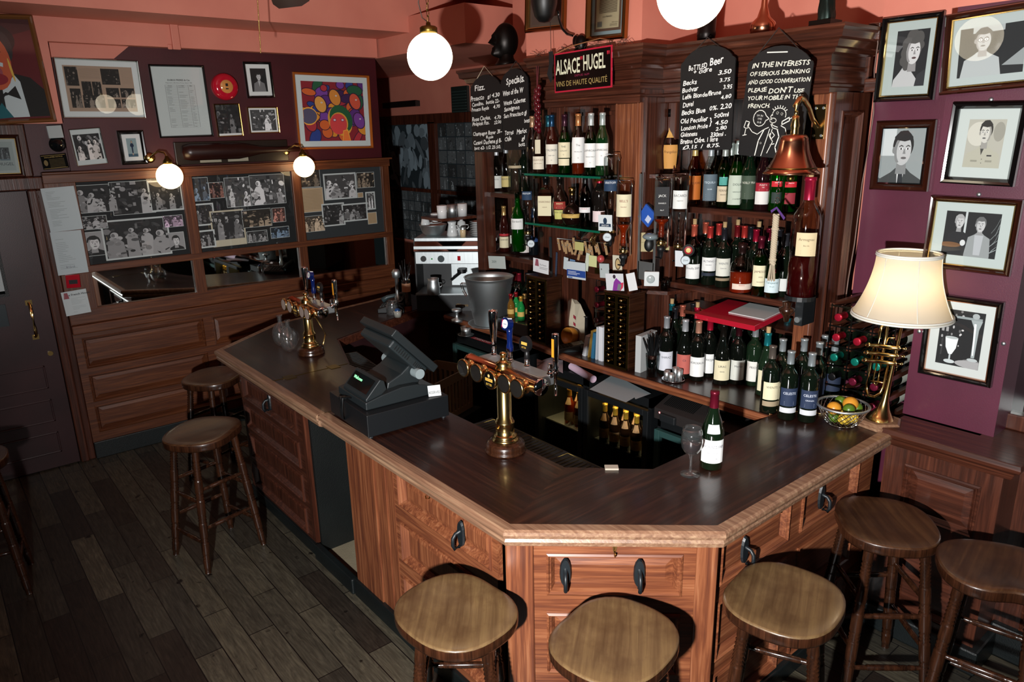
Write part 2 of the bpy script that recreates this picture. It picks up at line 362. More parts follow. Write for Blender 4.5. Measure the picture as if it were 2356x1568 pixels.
# ---- front door of dark maroon boards in the left wall
D = thing('door_1', '', 'door', T(.64, WY - .01, 0)); D['kind'] = 'structure'; del D['label']; del D['category']
b = MB('door_paint').box(-.95, 0, 0, .05, .01, 1.985); b.build('door_leaf', D)
b = MB('door_paint')
for z0, z1 in ((.12, .28), (.36, .53), (.61, .78)):
    for r_ in ((-.80, -.10, z0, z0 + .012), (-.80, -.10, z1 - .012, z1), (-.80, -.788, z0, z1), (-.112, -.10, z0, z1)):
        b.box(r_[0], r_[1], -.008, .01, r_[2], r_[3])
b.build('moulding', D, bevel=.003)
b = MB('black_scuffed'); b.box(-.70, -.215, -.012, .01, 1.30, 1.78); b.box(-.68, -.235, -.014, -.011, 1.32, 1.76, mat='mirror', col='#fff'); b.build('door_window', D)
b = MB('paper', '#b9c6c8').box(-.6, -.235, -.018, -.014, 1.34, 1.52); b.lathe([(0, -.02), (.05, -.02)], 20, col='#8fa0a4', sm=False) if 0 else None; b.build('notice', D, label='pale notice stuck inside the door window')
b = MB('paint', '#14252b').box(-.7, -.25, -.016, .0, 1.10, 1.25)
write(b, 'PUSH TO  FOR', .05, lambda x, y: (x, -.0175, 1.165 + y), '#d8d8cc', align='r') if 0 else write(b, 'R', .085, lambda x, y: (-.385 + x, -.0175, 1.15 + y), '#d8d0b8')
b.build('sign_plate', D, label='dark plate ending in the pale letter R')
b = MB('brass'); zs = [1.02, 1.03, 1.10, 1.22, 1.27, 1.28]; b.tube([(-.115, -.005, .995), (-.115, -.04, 1.01), (-.115, -.052, 1.06), (-.115, -.052, 1.17), (-.115, -.04, 1.22), (-.115, -.005, 1.235)], .009, 8)
b.box(-.135, -.095, -.005, 0, .975, 1.01).box(-.135, -.095, -.005, 0, 1.22, 1.255); b.build('handle', D, label='curved brass pull handle')
MB('brass', M=T(-.05, -.006, .86) @ RX(90)).cyl(.017, -.004, .006, 16).build('lock', D)
struct(MB('dark_z').box(.645, .70, WY - .03, WY + .05, 0, 1.99).box(.70, .745, WY - .015, WY + .05, 0, 1.99).box(-.4, .745, WY - .03, WY + .05, 1.99, 2.075).box(-.4, .70, WY - .015, WY + .06, 2.075, 2.415).build('trim_5', bevel=.008))
# ---- panelled screen on the left wall
S = thing('panelled_screen', 'brown wooden panelled wall screen with dado and rails along the left wall', 'wall panelling', T(.745, WY, 0))
del S['label']; del S['category']; S.name = 'trim_6'; S['kind'] = 'structure'
M = RX(90)
cells = []
for x0, x1 in ((.05, .90), (.97, 1.80), (1.87, 2.62)):
    cells += [(x0, x1, .20, .41), (x0, x1, .44, .65), (x0, x1, .70, .93)]
panelled(M, 2.67, .97, cells, 'wall_x', 'wall_x', S, base=-.0, th=.02, mould=.025)
MB('skirting_paint').box(0, 2.67, -.035, 0, 0, .13).build('skirting', S, bevel=.005)
b = MB('wall_x').box(0, 2.69, -.05, .02, .965, 1.03).box(0, 2.67, -.03, .02, 1.03, 1.14); b.build('sill', S, bevel=.008)
b = MB('wall_x').box(0, 2.67, -.03, .02, 1.395, 1.445).box(0, 2.68, -.035, .02, 2.025, 2.085).box(0, 2.7, -.05, .02, 2.085, 2.10); b.build('rail', S, bevel=.004)
b = MB('wall_z')
for x0, x1 in ((.0, .19), (.885, .965), (1.755, 1.83), (2.6, 2.67)): b.box(x0, x1, -.028, .02, 1.03, 2.08)
b.build('stile', S, bevel=.003)
for x0, x1 in ((.19, .885), (.965, 1.755), (1.83, 2.60)):
    MB('mirror').box(x0, x1, .0, .005, 1.14, 1.395).build('mirror', S, label='narrow dark mirror strip')
# ---- dado of the purple wall; darker wood stands in for the flash falling off
Q = thing('trim_7', '', 'x', T(3.20, 1.26, 0)); Q['kind'] = 'structure'; del Q['label']; del Q['category']
M = basis((0, 0, 0), (0, -1, 0), (0, 0, 1))
panelled(M, .46, .97, [(.09, .39, .62, .86), (.09, .39, .16, .54)], 'dark_z', 'dark_y', Q, base=0, th=.02, mould=.03)
b = MB('dark_z').box(0, .2, -.46, 0, 0, .97); b.build('carcass', Q)
b = MB('dark_y').sweep([(0, .93), (.035, .94), (.045, .97), (.065, .985), (.07, 1.0), (.065, 1.02), (-.15, 1.02), (-.15, .93)], [(.2, -.46), (-.02, -.46), (-.02, .0)][::-1] if 0 else [(-.02, .0), (-.02, -.46), (.3, -.46)][::1])
b.build('ledge', Q, bevel=.003)
MB('skirting_paint').box(-.05, .2, -.49, 0, 0, .12).build('skirting', Q, bevel=.01)
Q = thing('trim_8', '', 'x', T(3.42, .80, 0)); Q['kind'] = 'structure'; del Q['label']; del Q['category']
panelled(M, 1.4, .93, [(.10, .62, .6, .84), (.10, .62, .16, .52)], 'dark_z', 'dark_y', Q, base=0, th=.02, mould=.03)
MB('dark_y').box(-.05, .2, -1.4, .0, .94, 1.02).build('ledge', Q, bevel=.012)
MB('skirting_paint').box(-.05, .1, -1.4, .0, 0, .16).build('skirting', Q, bevel=.01)
# alcove panelling with glazed doors and posters
b = MB('dark_z').box(4.56, 4.62, 5.2, 8.6, 2.40, 2.50).box(4.56, 4.62, 5.2, 8.6, 0, 1.05)
for y in (8.0, 6.90, 5.6): b.box(4.56, 4.62, y - .07, y + .07, 1.05, 2.42)
b.box(4.55, 4.62, 5.2, 8.6, 1.66, 1.70); struct(b.build('trim_9', bevel=.004))
# ================================================================ THE BAR
A0 = Vector((1.348, 1.721)); A1 = Vector((1.900, 1.217)); DD = (A1 - A0).normalized(); NN = Vector((-DD.y, DD.x))
BT = thing('bar_counter', 'dark glossy wooden bar counter wrapping round the servery in the centre', 'bar counter', T(1.35, 1.72, 0))
BT['label'] = 'dark polished wooden bar top running round three sides of the servery'
L_ = lambda pts: [(x - 1.35, y - 1.72) for x, y in pts]
zt = 1.0; zc = .9992
I0, I1 = (1.842, 1.936), (2.090, 1.691)
MB('top_y').prism(L_([(1.36, 1.726), I0, (1.842, 2.70), (1.842, 3.15), (1.36, 3.15)]), zt - .035, zc).build('countertop', BT)
MB('top_y').prism(L_([(1.35, 3.15), (1.842, 3.15), (1.842, 3.80), (1.35, 3.80)]), zt - .03, zc - .001).build('hatch_flap', BT, label='hinged lift-up flap of the counter')
MB('top_y').prism(L_([(1.35, 3.80), (1.842, 3.80), (2.04, 4.34), (3.15, 4.80), (3.15, 5.32), (2.74, 5.205), (1.903, 5.04), (1.35, 4.635)]), zt - .035, zc).build('countertop', BT)
MB('top_d').prism(L_([(1.36, 1.726), (1.905, 1.23), I1, I0]), zt - .035, zc).build('countertop', BT)
MB('top_x').prism(L_([(1.905, 1.23), (3.20, 1.23), (3.20, 1.28), (3.54, 1.28), (3.54, 1.69), (2.92, 1.69), I1]), zt - .035, zc).build('countertop', BT)
prof = [(-.05, zt), (-.012, zt), (-.002, zt - .006), (0, zt - .018), (-.004, zt - .03), (-.014, zt - .036), (-.008, zt - .046), (-.012, zt - .062), (-.028, zt - .07), (-.10, zt - .07)]
def lip(path, nm='edge_moulding', mat='lip', **k): MB(mat).sweep(prof, L_(path), **k).build(nm, BT)
lip([(1.348, 3.15), tuple(A0), tuple(A1), (3.19, 1.217)]); lip([(1.337, 3.8), (1.337, 3.155)]); lip([(3.15, 5.33), (2.74, 5.22), (1.903, 5.056), (1.337, 4.645), (1.337, 3.8)])
b = MB('old_brass')
for x, y in ((1.48, 3.80), (1.75, 3.80)): MB('old_brass').box(x - .03 - 1.35, x + .03 - 1.35, y - .035 - 1.72, y + .035 - 1.72, zt - .003, zt + .001).build('hinge', BT)
for y in (3.80, 3.15): MB('old_brass').box(.03, .492, y - .002 - 1.72, y + .002 - 1.72, zt - .004, zt + .0006).build('joint_strip', BT)
b = MB('dark_y').sweep([(-.03, zt - .001), (.012, zt - .006), (.012, zt - .06), (-.03, zt - .06)], L_([(3.15, 4.80), (2.04, 4.34), (1.842, 3.80)])[::-1]); b.build('edge_moulding', BT)
# ---- fronts
def hook(par, M):
    b = MB('rubber', '#10171b', M=M)
    b.add(*(lambda pts: ([(x, y, 0) for x, y in pts] + [(x * .85, y * .93, .009) for x, y in pts], [(i, (i + 1) % 16, 16 + (i + 1) % 16, 16 + i) for i in range(16)] + [tuple(range(16, 32))]))([(.021 * math.sin(i * math.pi / 8), .052 * math.cos(i * math.pi / 8) + (.012 if abs(i - 8) > 4 else 0)) for i in range(16)]))
    b.tube([(0, .02, .005), (0, .015, .03), (0, 0, .042), (0, -.03, .044), (0, -.048, .036), (0, -.046, .014)], .0075, 8)
    b.build('bag_hook', par, label='black loop-shaped bag hook')
def chook(par, M):
    b = MB('brass', M=M); b.add([(-.012, .012, 0), (.012, .012, 0), (.003, -.03, 0), (-.003, -.03, 0), (-.012, .012, .004), (.012, .012, .004), (.003, -.03, .004), (-.003, -.03, .004)], [(4, 5, 6, 7), (0, 4, 7, 3), (1, 2, 6, 5), (0, 1, 5, 4)])
    b.tube([(0, -.02, .004), (0, -.036, .012), (0, -.03, .026), (0, -.018, .028)], .003, 6); b.build('coat_hook', par, label='small brass coat hook')
# left run, corner to the flap
F1 = thing('counter_cabinet', 'orange-brown oak panelled bar front between the corner post and the open hatch, left of the corner', 'bar front', basis((1.45, 3.05, 0), (0, -1, 0), (0, 0, 1)))
F1['label'] = 'long orange-brown oak bar front left of the angled corner, with one black hook'
MB('oak_y').box(0, .26, 0, .93, -.02, .02).box(.26, .37, 0, .93, -.02, .012).box(.37, .375, .08, .93, .01, .024).box(.37, .44, .08, .93, .0, .018).build('boarding', F1)
panelled(T(.42, .08, 0), .76, .85, [(.06, .73, .64, .80), (.06, .73, .36, .56), (.06, .73, .06, .28)], 'oak_x', 'oak_y', F1, base=-.01, th=.026, mould=.03)
MB('skirting_paint').box(-.02, 1.19, 0, .10, 0, .035).build('plinth', F1, bevel=.006)
MB('dark_y').box(0, .04, 0, .93, -.36, -.02).build('end_board', F1)
hook(F1, T(.95, .78, .012)); chook(F1, T(.75, .90, .016))
# chamfered corner
o = A0 + NN * .095
F2 = thing('counter_cabinet', 'narrow light oak panelled bar corner with two black hooks and a brass coat hook', 'bar front', basis((o.x, o.y, 0), (DD.x, DD.y, 0), (0, 0, 1)))
MB('oak_y').box(.0, .10, 0, .93, -.012, .02).build('corner_post', F2, bevel=.006); MB('oak_y').box(.67, .745, 0, .93, -.012, .02).build('corner_post', F2, bevel=.006)
panelled(T(.10, 0, 0), .57, .93, [(.045, .525, .695, .865), (.045, .525, .36, .62), (.045, .525, .08, .30)], 'oak_x', 'oak_x', F2, base=-.02, th=.030, mould=.03)
hook(F2, T(.213, .778, .004)); hook(F2, T(.475, .778, .004)); chook(F2, T(.385, .90, .012))
# right run
F3 = thing('counter_cabinet', 'oak panelled bar front right of the angled corner, with two black hooks', 'bar front', basis((1.975, 1.32, 0), (1, 0, 0), (0, 0, 1)))
panelled(I4, 1.225, .93, [(.045, .51, .69, .865), (.60, 1.08, .69, .865), (.045, .51, .36, .62), (.60, 1.08, .36, .62), (.045, .51, .08, .30), (.60, 1.08, .08, .30)], 'oak_x', 'oak_x', F3, base=-.02, th=.025, mould=.028)
MB('oak_y').box(-.0, .02, 0, .93, -.012, .012).build('boarding', F3)
MB('skirting_paint').box(0, 1.22, 0, .08, 0, .03).build('plinth', F3, bevel=.006)
hook(F3, T(.21, .765, -.002)); hook(F3, T(.77, .785, -.002)); chook(F3, T(.40, .90, .006))
# far left pier with four panels
F4 = thing('counter_cabinet', 'reddish panelled pier of the bar beyond the open hatch, one black hook', 'bar front', basis((1.45, 4.53, 0), (0, -1, 0), (0, 0, 1)))
panelled(I4, .93, .93, [(.05, .87, .70, .85), (.05, .87, .50, .66), (.05, .87, .29, .46), (.05, .87, .09, .25)], 'dark_x', 'dark_y', F4, base=-.01, th=.022, mould=.026)
MB('dark_y').box(0, .035, 0, .93, -.5, -.012).build('end_board', F4); MB('dark_y').box(.93, .965, 0, .93, -.42, .012).build('end_board', F4)
MB('skirting_paint').box(-.01, .98, 0, .07, 0, .03).build('plinth', F4, bevel=.006)
hook(F4, T(.46, .78, .0)); chook(F4, T(.40, .90, .006))
# black scuffed recess of the hatch, stone sill
H = thing('hatch_recess', 'black scuffed hatch opening with a worn stone step under the counter', 'hatch', T(1.45, 3.05, 0))
H['label'] = 'black scuffed inside wall of the hatch opening under the counter flap'
MB('black_scuffed').box(.0, .40, .46, .48, 0, .93).box(.38, .4, 0.01, .46, .0, .93).build('side_wall', H)
MB('skirting_paint').box(-.045, -.005, .025, .475, 0, .09).build('kerb', H, bevel=.008)
MB('stone').box(-.005, .38, 0.01, .46, 0, .03).build('step', H, label='worn pale stone step')
# servery-side carcasses, mostly dark
b = MB('black_scuffed').box(1.47, 1.82, 1.98, 3.0, 0, .95).box(2.1, 3.1, 1.35, 1.6, 0, .95); struct(b.build('wall_servery'))
b = MB('door_paint').prism([(2.05, 4.42), (3.1, 4.87), (3.1, 4.90), (2.05, 4.45)], 0, .95); struct(b.build('wall_counter'))
# ================================================================ STOOLS
def stool(label, x, y, rz, dark=False, seat_rot=0, group='wooden bar stools', notch=.05):
    t = thing('bar_stool', label, 'bar stool', T(x, y, 0) @ RZ(rz), group)
    N = 44; rings = [0, .3, .55, .75, .88, .95, .985, 1.0]; vs = [(0, 0, .738)]; a0 = seat_rot
    def rad(th):
        c, s_ = abs(math.cos(th)), abs(math.sin(th)); r = 1 / ((c / .208) ** 2.5 + (s_ / .188) ** 2.5) ** .4
        d = (th - math.pi * 1.5 + math.pi) % (2 * math.pi) - math.pi
        return r * (1 - notch * math.exp(-(d / .42) ** 2))
    side = 'turned'
    prof = [(q, .750 - .013 * math.cos(min(1, q / .88) * math.pi / 2) ** 1.2 - (0 if q < .95 else (.002 if q < .99 else .008))) for q in rings[1:]] + [(1.0, .712), (.985, .704), (.5, .704)]
    for q, z in prof:
        for i in range(N):
            th = 2 * math.pi * i / N; r = rad(th) * q; zz = z
            if z > .73 and .2 < q < .97: zz += .006 * max(0, math.cos(th - math.pi * 1.5)) ** 3 * q
            vs.append((r * math.cos(th + R(a0)), r * math.sin(th + R(a0)), zz))
    fs = [(0, 1 + i, 1 + (i + 1) % N) for i in range(N)]
    for j in range(len(prof) - 1): fs += [(1 + j * N + i, 1 + j * N + N + i, 1 + j * N + N + (i + 1) % N, 1 + j * N + (i + 1) % N) for i in range(N)]
    kt = N + 6 * N; sb = MB('seat_dark' if dark else 'seat').add(vs, fs[:kt], sm=True); sb.F += fs[kt:]; sb.mats.append('turned'); sb.A += [(1, (1, 1, 1), True)] * len(fs[kt:]); sb.build('seat', t)
    k = 90; ends = []
    for sx in (-1, 1):
        for sy in (-1, 1):
            top, bot = Vector((sx * .115, sy * .105, .72)), Vector((sx * .178, sy * .165, 0)); pts = []; rr = []
            for i in range(k + 1):
                q = i / k; pts.append(top.lerp(bot, q)); r = .0195 + .0035 * math.sin(q * math.pi)
                for lo, hi in ((.12, .26), (.36, .42), (.54, .59), (.70, .75), (.85, .88)):
                    if lo < q < hi and i % 2: r -= .0045
                if q > .96: r *= .85
                rr.append(r)
            MB('turned').tube(pts, rr, 10).build('leg', t); ends.append((top, bot))
    L = lambda i, z: ends[i][0].lerp(ends[i][1], 1 - z / .72)
    for i, j, zs in ((0, 1, (.17, .40)), (2, 3, (.17, .40)), (0, 2, (.25, .47)), (1, 3, (.25, .47))):
        for z in zs:
            a, b = L(i, z), L(j, z)
            pts = [a.lerp(b, q) for q in (0, .12, .2, .22, .24, .5, .76, .78, .8, .88, 1)]
            MB('turned').tube(pts, [.008, .010, .0115, .0095, .012, .0125, .012, .0095, .0115, .010, .008], 8).build('stretcher', t)
    return t
stool('worn golden wooden stool at the bar left of the angled corner', 1.178, 1.775, 50, seat_rot=-50 + 95)
stool('worn golden wooden stool directly in front of the angled bar corner', 1.475, 1.325, 40, seat_rot=150)
stool('golden wooden stool right of the corner, front of the two below the hooks', 2.067, 1.086, 25, seat_rot=165)
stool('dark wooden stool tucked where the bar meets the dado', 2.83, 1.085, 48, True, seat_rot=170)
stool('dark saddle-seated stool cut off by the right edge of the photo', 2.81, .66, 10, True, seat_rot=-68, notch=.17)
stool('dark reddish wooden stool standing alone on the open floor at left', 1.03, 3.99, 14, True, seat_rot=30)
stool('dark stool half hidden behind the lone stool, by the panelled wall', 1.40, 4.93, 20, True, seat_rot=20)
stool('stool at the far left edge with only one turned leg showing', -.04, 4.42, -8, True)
# ================================================================ PICTURES
def quadM(ax, val, q):
    p = [P(u, v, ax, val) for u, v in q]
    r = ((p[1] - p[0]) + (p[2] - p[3])); w_ = r.length / 2; h = ((p[0] - p[3]) + (p[1] - p[2])).length / 2
    c = sum(p, Vector()) / 4; r.normalize(); n = Vector((0, 0, 0)); n[ax] = -1; u = n.cross(r)
    o = c - r * w_ / 2 - u * h / 2
    return Matrix(((r.x, u.x, n.x, o.x), (r.y, u.y, n.y, o.y), (r.z, u.z, n.z, o.z), (0, 0, 0, 1))), w_, h
class Art:
    """flat printed picture: polygons in 0..1 coordinates stacked on a sheet"""
    def __init__(s, mb, x, y, w_, h, z, mat='paper'): s.mb, s.x, s.y, s.w, s.h, s.z, s.mat, s.k = mb, x, y, w_, h, z, mat, 0
    def p(s, col, pts):
        s.k += 1; z = s.z + s.k * .00006
        q = [(s.x + s.w * min(1, max(0, a)), s.y + s.h * min(1, max(0, b))) for a, b in pts]
        s.mb.add([(a, b, z) for a, b in q], [tuple(range(len(q)))], mat=s.mat, col=col); return s
    def r(s, col, x0, y0, x1, y1): return s.p(col, [(x0, y0), (x1, y0), (x1, y1), (x0, y1)])
    def e(s, col, cx, cy, rx, ry, rot=0, a0=0, a1=360, n=22):
        c, d = math.cos(R(rot)), math.sin(R(rot)); o = []
        for i in range(n):
            t = R(a0 + (a1 - a0) * i / (n if a1 - a0 >= 360 else n - 1)); u, v = rx * math.cos(t), ry * math.sin(t)
            o.append((cx + u * c - v * d, cy + u * d + v * c))
        return s.p(col, o)
    def t(s, txt, x, y, size, col='#222', align='l', **k):
        s.k += 1; z = s.z + s.k * .00006
        write(s.mb, txt, size * s.h, lambda a, b: (s.x + x * s.w + a, s.y + y * s.h + b, z), col, s.mat, align, **k); return s
def head(A, x, y, s_, skin='#cfcfcf', hair='#2a2a2a', shade='#9a9a9a', turn=0, long_=0, tone='#222', glasses=0, asp=1.0):
    X = s_ * asp
    if long_:
        for a, b, r in ((-.9, -.1, .55), (-.8, .6, .6), (-.2, 1.15, .75), (.5, 1.1, .6), (-1.05, -.75, .45), (-.7, -1.2, .4), (.85, .5, .35)): A.e(hair, x + a * X, y + b * s_, r * X, r * s_)
    A.e(hair, x, y + .35 * s_, .98 * X, 1.05 * s_)
    A.p(shade, [(x - .42 * X, y - .6 * s_), (x + .42 * X, y - .6 * s_), (x + .5 * X, y - 1.7 * s_), (x - .5 * X, y - 1.7 * s_)])
    A.e(skin, x, y, .80 * X, 1.08 * s_); A.e(shade, x - .86 * X, y, .14 * X, .24 * s_) if not long_ else None
    A.e(shade, x - .42 * X * (1 if turn >= 0 else -1), y - .05 * s_, .36 * X, .85 * s_); A.e(skin, x + .05 * turn * X, y - .05 * s_, .62 * X, .92 * s_)
    A.p(hair, [(x - .85 * X, y + .35 * s_), (x - .6 * X, y + .72 * s_), (x + .1 * X, y + .62 * s_), (x + .75 * X, y + .75 * s_), (x + .88 * X, y + .3 * s_), (x + .85 * X, y + .95 * s_), (x + .3 * X, y + 1.4 * s_), (x - .4 * X, y + 1.35 * s_), (x - .88 * X, y + .95 * s_)])
    d = turn * .15 * X
    for k in (-1, 1):
        ex = x + d + k * .32 * X; A.p(tone, [(ex - .2 * X, y + .28 * s_), (ex, y + .38 * s_), (ex + .2 * X, y + .30 * s_), (ex + .2 * X, y + .24 * s_), (ex, y + .30 * s_), (ex - .2 * X, y + .22 * s_)])
        A.e('#efefef', ex, y + .1 * s_, .15 * X, .07 * s_); A.e(tone, ex, y + .1 * s_, .075 * X, .075 * s_)
        if glasses: A.e(tone, ex, y + .1 * s_, .27 * X, .22 * s_); A.e('#d0d0d0', ex, y + .1 * s_, .22 * X, .17 * s_); A.e(tone, ex, y + .1 * s_, .06 * X, .05 * s_)
    A.p(shade, [(x + d - .04 * X, y + .1 * s_), (x + d + .05 * X, y + .1 * s_), (x + d + .15 * X, y - .26 * s_), (x + d - .13 * X, y - .26 * s_)])
    A.e('#5a4040' if long_ else '#6a6a6a', x + d, y - .55 * s_, .26 * X, .09 * s_); A.e('#3a3a3a', x + d, y - .55 * s_, .24 * X, .02 * s_)
def shoulders(A, x, y, s_, col, asp=1, w_=2.3): A.p(col, [(x - .5 * s_ * asp, y), (x - .9 * s_ * asp, y - .3 * s_), (x - w_ * .85 * s_ * asp, y - .8 * s_), (x - w_ * s_ * asp, y - 3.5 * s_), (x - w_ * s_ * asp, -.1), (x + w_ * s_ * asp, -.1), (x + w_ * s_ * asp, y - 3.5 * s_), (x + w_ * .85 * s_ * asp, y - .8 * s_), (x + .9 * s_ * asp, y - .3 * s_), (x + .5 * s_ * asp, y)])
def tint(v, k=(1, 1, 1)): return tuple(max(0, min(1, a)) for a in (v * k[0], v * k[1], v * k[2]))
def scene(A, seed, k=(1, 1, 1), n=26, people=3, dark=.02, hi=.5):
    rg = random.Random(seed); A.r(tint(dark, k), 0, 0, 1, 1)
    for i in range(n * 2):
        x, y = rg.random(), rg.random(); a, b = rg.uniform(.02, .14), rg.uniform(.02, .17); v = rg.choice((dark * .5, dark * 2.5, hi * .2, hi * .45, hi)) * rg.uniform(.6, 1.1)
        if rg.random() < .5: A.r(tint(v, k), x, y, x + a, y + b)
        else: A.e(tint(v, k), x, y, a * .6, b * .6, rg.uniform(0, 90), n=9)
    for i in range(people):
        if rg.random() < .25: continue
        x = (i + .5 + rg.uniform(-.2, .2)) / people; y = rg.uniform(.42, .78); s_ = rg.uniform(.04, .085); v = hi * rg.uniform(.3, 1.1)
        A.p(tint(v, k), [(x - s_ * 2, 0), (x - s_ * 1.7, y - s_ * 3), (x - s_ * .8, y - s_ * 1.3), (x + s_ * .8, y - s_ * 1.3), (x + s_ * 1.8, y - s_ * 3), (x + s_ * 2.1, 0)])
        A.e(tint(dark, k), x, y + s_ * .3, s_ * 1.05, s_ * 1.35); A.e(tint(hi * 1.1, k), x, y, s_ * .85, s_ * 1.15); A.e(tint(hi * .35, k), x - s_ * .3, y - s_ * .1, s_ * .4, s_ * .8)
        for j in range(7): v = rg.choice((dark, hi * .2, hi * .8, hi * .5)); A.e(tint(v, k), x + rg.uniform(-2, 2) * s_, rg.uniform(0, y - s_), rg.uniform(.2, 1.0) * s_, rg.uniform(.3, 1.4) * s_, rg.uniform(0, 180), n=8)
def picture(ax, val, q, label, art, frame=('paint', '#14100e'), fw=.022, fd=.02, mount=.0, mcol='#e4e6e2', cat='framed picture', inner=None, glass=True, name='framed_picture', group=None, aspx=None):
    M, w_, h = quadM(ax, val, q); t = thing(name, label, cat, M @ T(0, 0, .002), group)
    b = MB(frame[0], frame[1] if len(frame) > 1 else '#fff')
    pr = [(0, 0), (0, fd * .7), (fw * .25, fd), (fw * .6, fd * .92), (fw, fd * .45), (fw, 0)]
    rect = [(0, 0), (w_, 0), (w_, h), (0, h)]
    vs = []
    for (x, y), (sx, sy) in zip(rect, ((1, 1), (-1, 1), (-1, -1), (1, -1))): vs += [(x + sx * a, y + sy * a, z) for a, z in pr]
    n = len(pr); b.add(vs, [(i * n + j, ((i + 1) % 4) * n + j, ((i + 1) % 4) * n + j + 1, i * n + j + 1) for i in range(4) for j in range(n - 1)]); b.build('frame', t)
    if inner: 
        a = fw; e_ = .004; MB(inner).box(a, w_ - a, a, a + e_, 0, fd * .6).box(a, w_ - a, h - a - e_, h - a, 0, fd * .6).box(a, a + e_, a + e_, h - a - e_, 0, fd * .6).box(w_ - a - e_, w_ - a, a + e_, h - a - e_, 0, fd * .6).build('slip', t)
    mo = mount if hasattr(mount, '__len__') else (mount, mount, mount, mount)
    if max(mo) > 0: MB('paper', mcol).box(fw * .9, w_ - fw * .9, fw * .9, h - fw * .9, 0, .003).build('mount', t)
    pb = MB('paper'); A = Art(pb, fw + mo[0], fw + mo[2], w_ - 2 * fw - mo[0] - mo[1], h - 2 * fw - mo[2] - mo[3], .0035 if max(mo) > 0 else .001)
    art(A); pb.build('print', t)
    if glass: MB('pane').add([(fw * .9, fw * .9, fd * .42), (w_ - fw * .9, fw * .9, fd * .42), (w_ - fw * .9, h - fw * .9, fd * .42), (fw * .9, h - fw * .9, fd * .42)], [(0, 1, 2, 3)]).build('glass_pane', t)
    return t
BLK = ('gloss', '#0d0b0b'); WD = ('gloss', '#2c130b'); GLD = ('metal', '#b08a4a'); SLV = ('metal', '#c9cdc8')
LW = WY + .018
def q4(*a): return [(a[i], a[i + 1]) for i in range(0, 8, 2)]
def art_news(A):
    k = (1, .82, .66); A.r('#a58d78', 0, 0, 1, 1)
    for i, (x0, y0, x1, y1, p) in enumerate(((.02, .56, .20, .97, 1), (.53, .60, .80, .95, 2), (.23, .36, .37, .66, 1), (.38, .36, .51, .66, 1), (.05, .08, .20, .50, 3), (.22, .08, .53, .36, 4), (.57, .32, .76, .53, 3), (.78, .32, .99, .53, 3), (.57, .08, .76, .28, 3), (.78, .08, .99, .28, 3))):
        B = Art(A.mb, A.x + x0 * A.w, A.y + y0 * A.h, (x1 - x0) * A.w, (y1 - y0) * A.h, A.z + .0003); scene(B, 30 + i, k, 12, p, .015, .28)
    for j in range(9): A.r('#7d6a5a', .22, .93 - j * .025, .51, .935 - j * .025)
    for j in range(13): A.r('#8d7a68', .83, .93 - j * .025, .98, .933 - j * .025)
picture(1, LW, q4(123, 131, 320, 140.5, 331, 272, 142, 273), 'wide silver framed sheet of brown newspaper cuttings on the maroon wall', art_news, SLV, .012, .02, .035, '#d5dcda')
def art_list(A):
    A.r('#c2cbc8', 0, 0, 1, 1); A.t('DUBOS FRERES & Cie', .5, .80, .035, '#222', 'c', bold=.03); A.t('Negociants a Bordeaux-Poitou depuis 1785', .5, .765, .022, '#444', 'c')
    x0, x1, y0, y1 = .22, .80, .12, .74
    for x in (x0, .45, .67, x1): A.r('#555', x, y0, x + .004, y1)
    n = 27
    for j in range(n + 1):
        y = y0 + (y1 - y0) * j / n; A.r('#777', x0, y, x1, y + .002)
        if j < n:
            for a, b in ((x0 + .02, .1), (.47, .16), (.69, .08)):
                if random.random() < .8: A.r('#8a8f8d', a, y + .008, a + b * random.uniform(.5, 1.1), y + .013)
    for a, t_ in ((x0 + .05, 'Comtes'), (.54, 'Cru'), (.70, 'Prix')): A.t(t_, a, y1 - .018, .018, '#333')
picture(1, LW, q4(343, 148, 471.5, 151, 487, 313.5, 364, 318), 'tall black framed printed wine list with a ruled table on pale paper', art_list, BLK, .014, .018)
def man(seed, bg, cloth, **k):
    def f(A):
        A.r(bg, 0, 0, 1, 1); rg = random.Random(seed)
        for i in range(8): A.e(tint(lin(bg)[0] * rg.uniform(.4, 1.8) + .003), rg.random(), rg.random(), .12, .1, n=9)
        shoulders(A, .5, .46, .13, cloth, 1.3); head(A, .5, .64, .13, asp=1.25, **k)
        A.p('#b8b8b8', [(.43, .45), (.57, .45), (.5, .2)])
    return f
picture(1, LW, q4(560, 142, 624, 143, 629, 225, 566, 226), 'small black framed photo of a seated man in a light tweed jacket', man(3, '#1c1c1c', '#777'), BLK, .018, .018, .03)
picture(1, LW, q4(491.6, 238.5, 550, 238.5, 557.5, 312, 500.6, 316), 'small gold framed dark photo of a figure, under the red bell', lambda A: scene(A, 8, n=20, people=1, dark=.012, hi=.22), GLD, .009, .018, (0, 0, .015, 0))
picture(1, LW, q4(568, 246, 637, 246, 642, 305, 574, 307.5), 'small gold framed bright photo of a person at a street table', lambda A: scene(A, 9, n=26, people=2, dark=.05, hi=.85), GLD, .009, .018, .012)
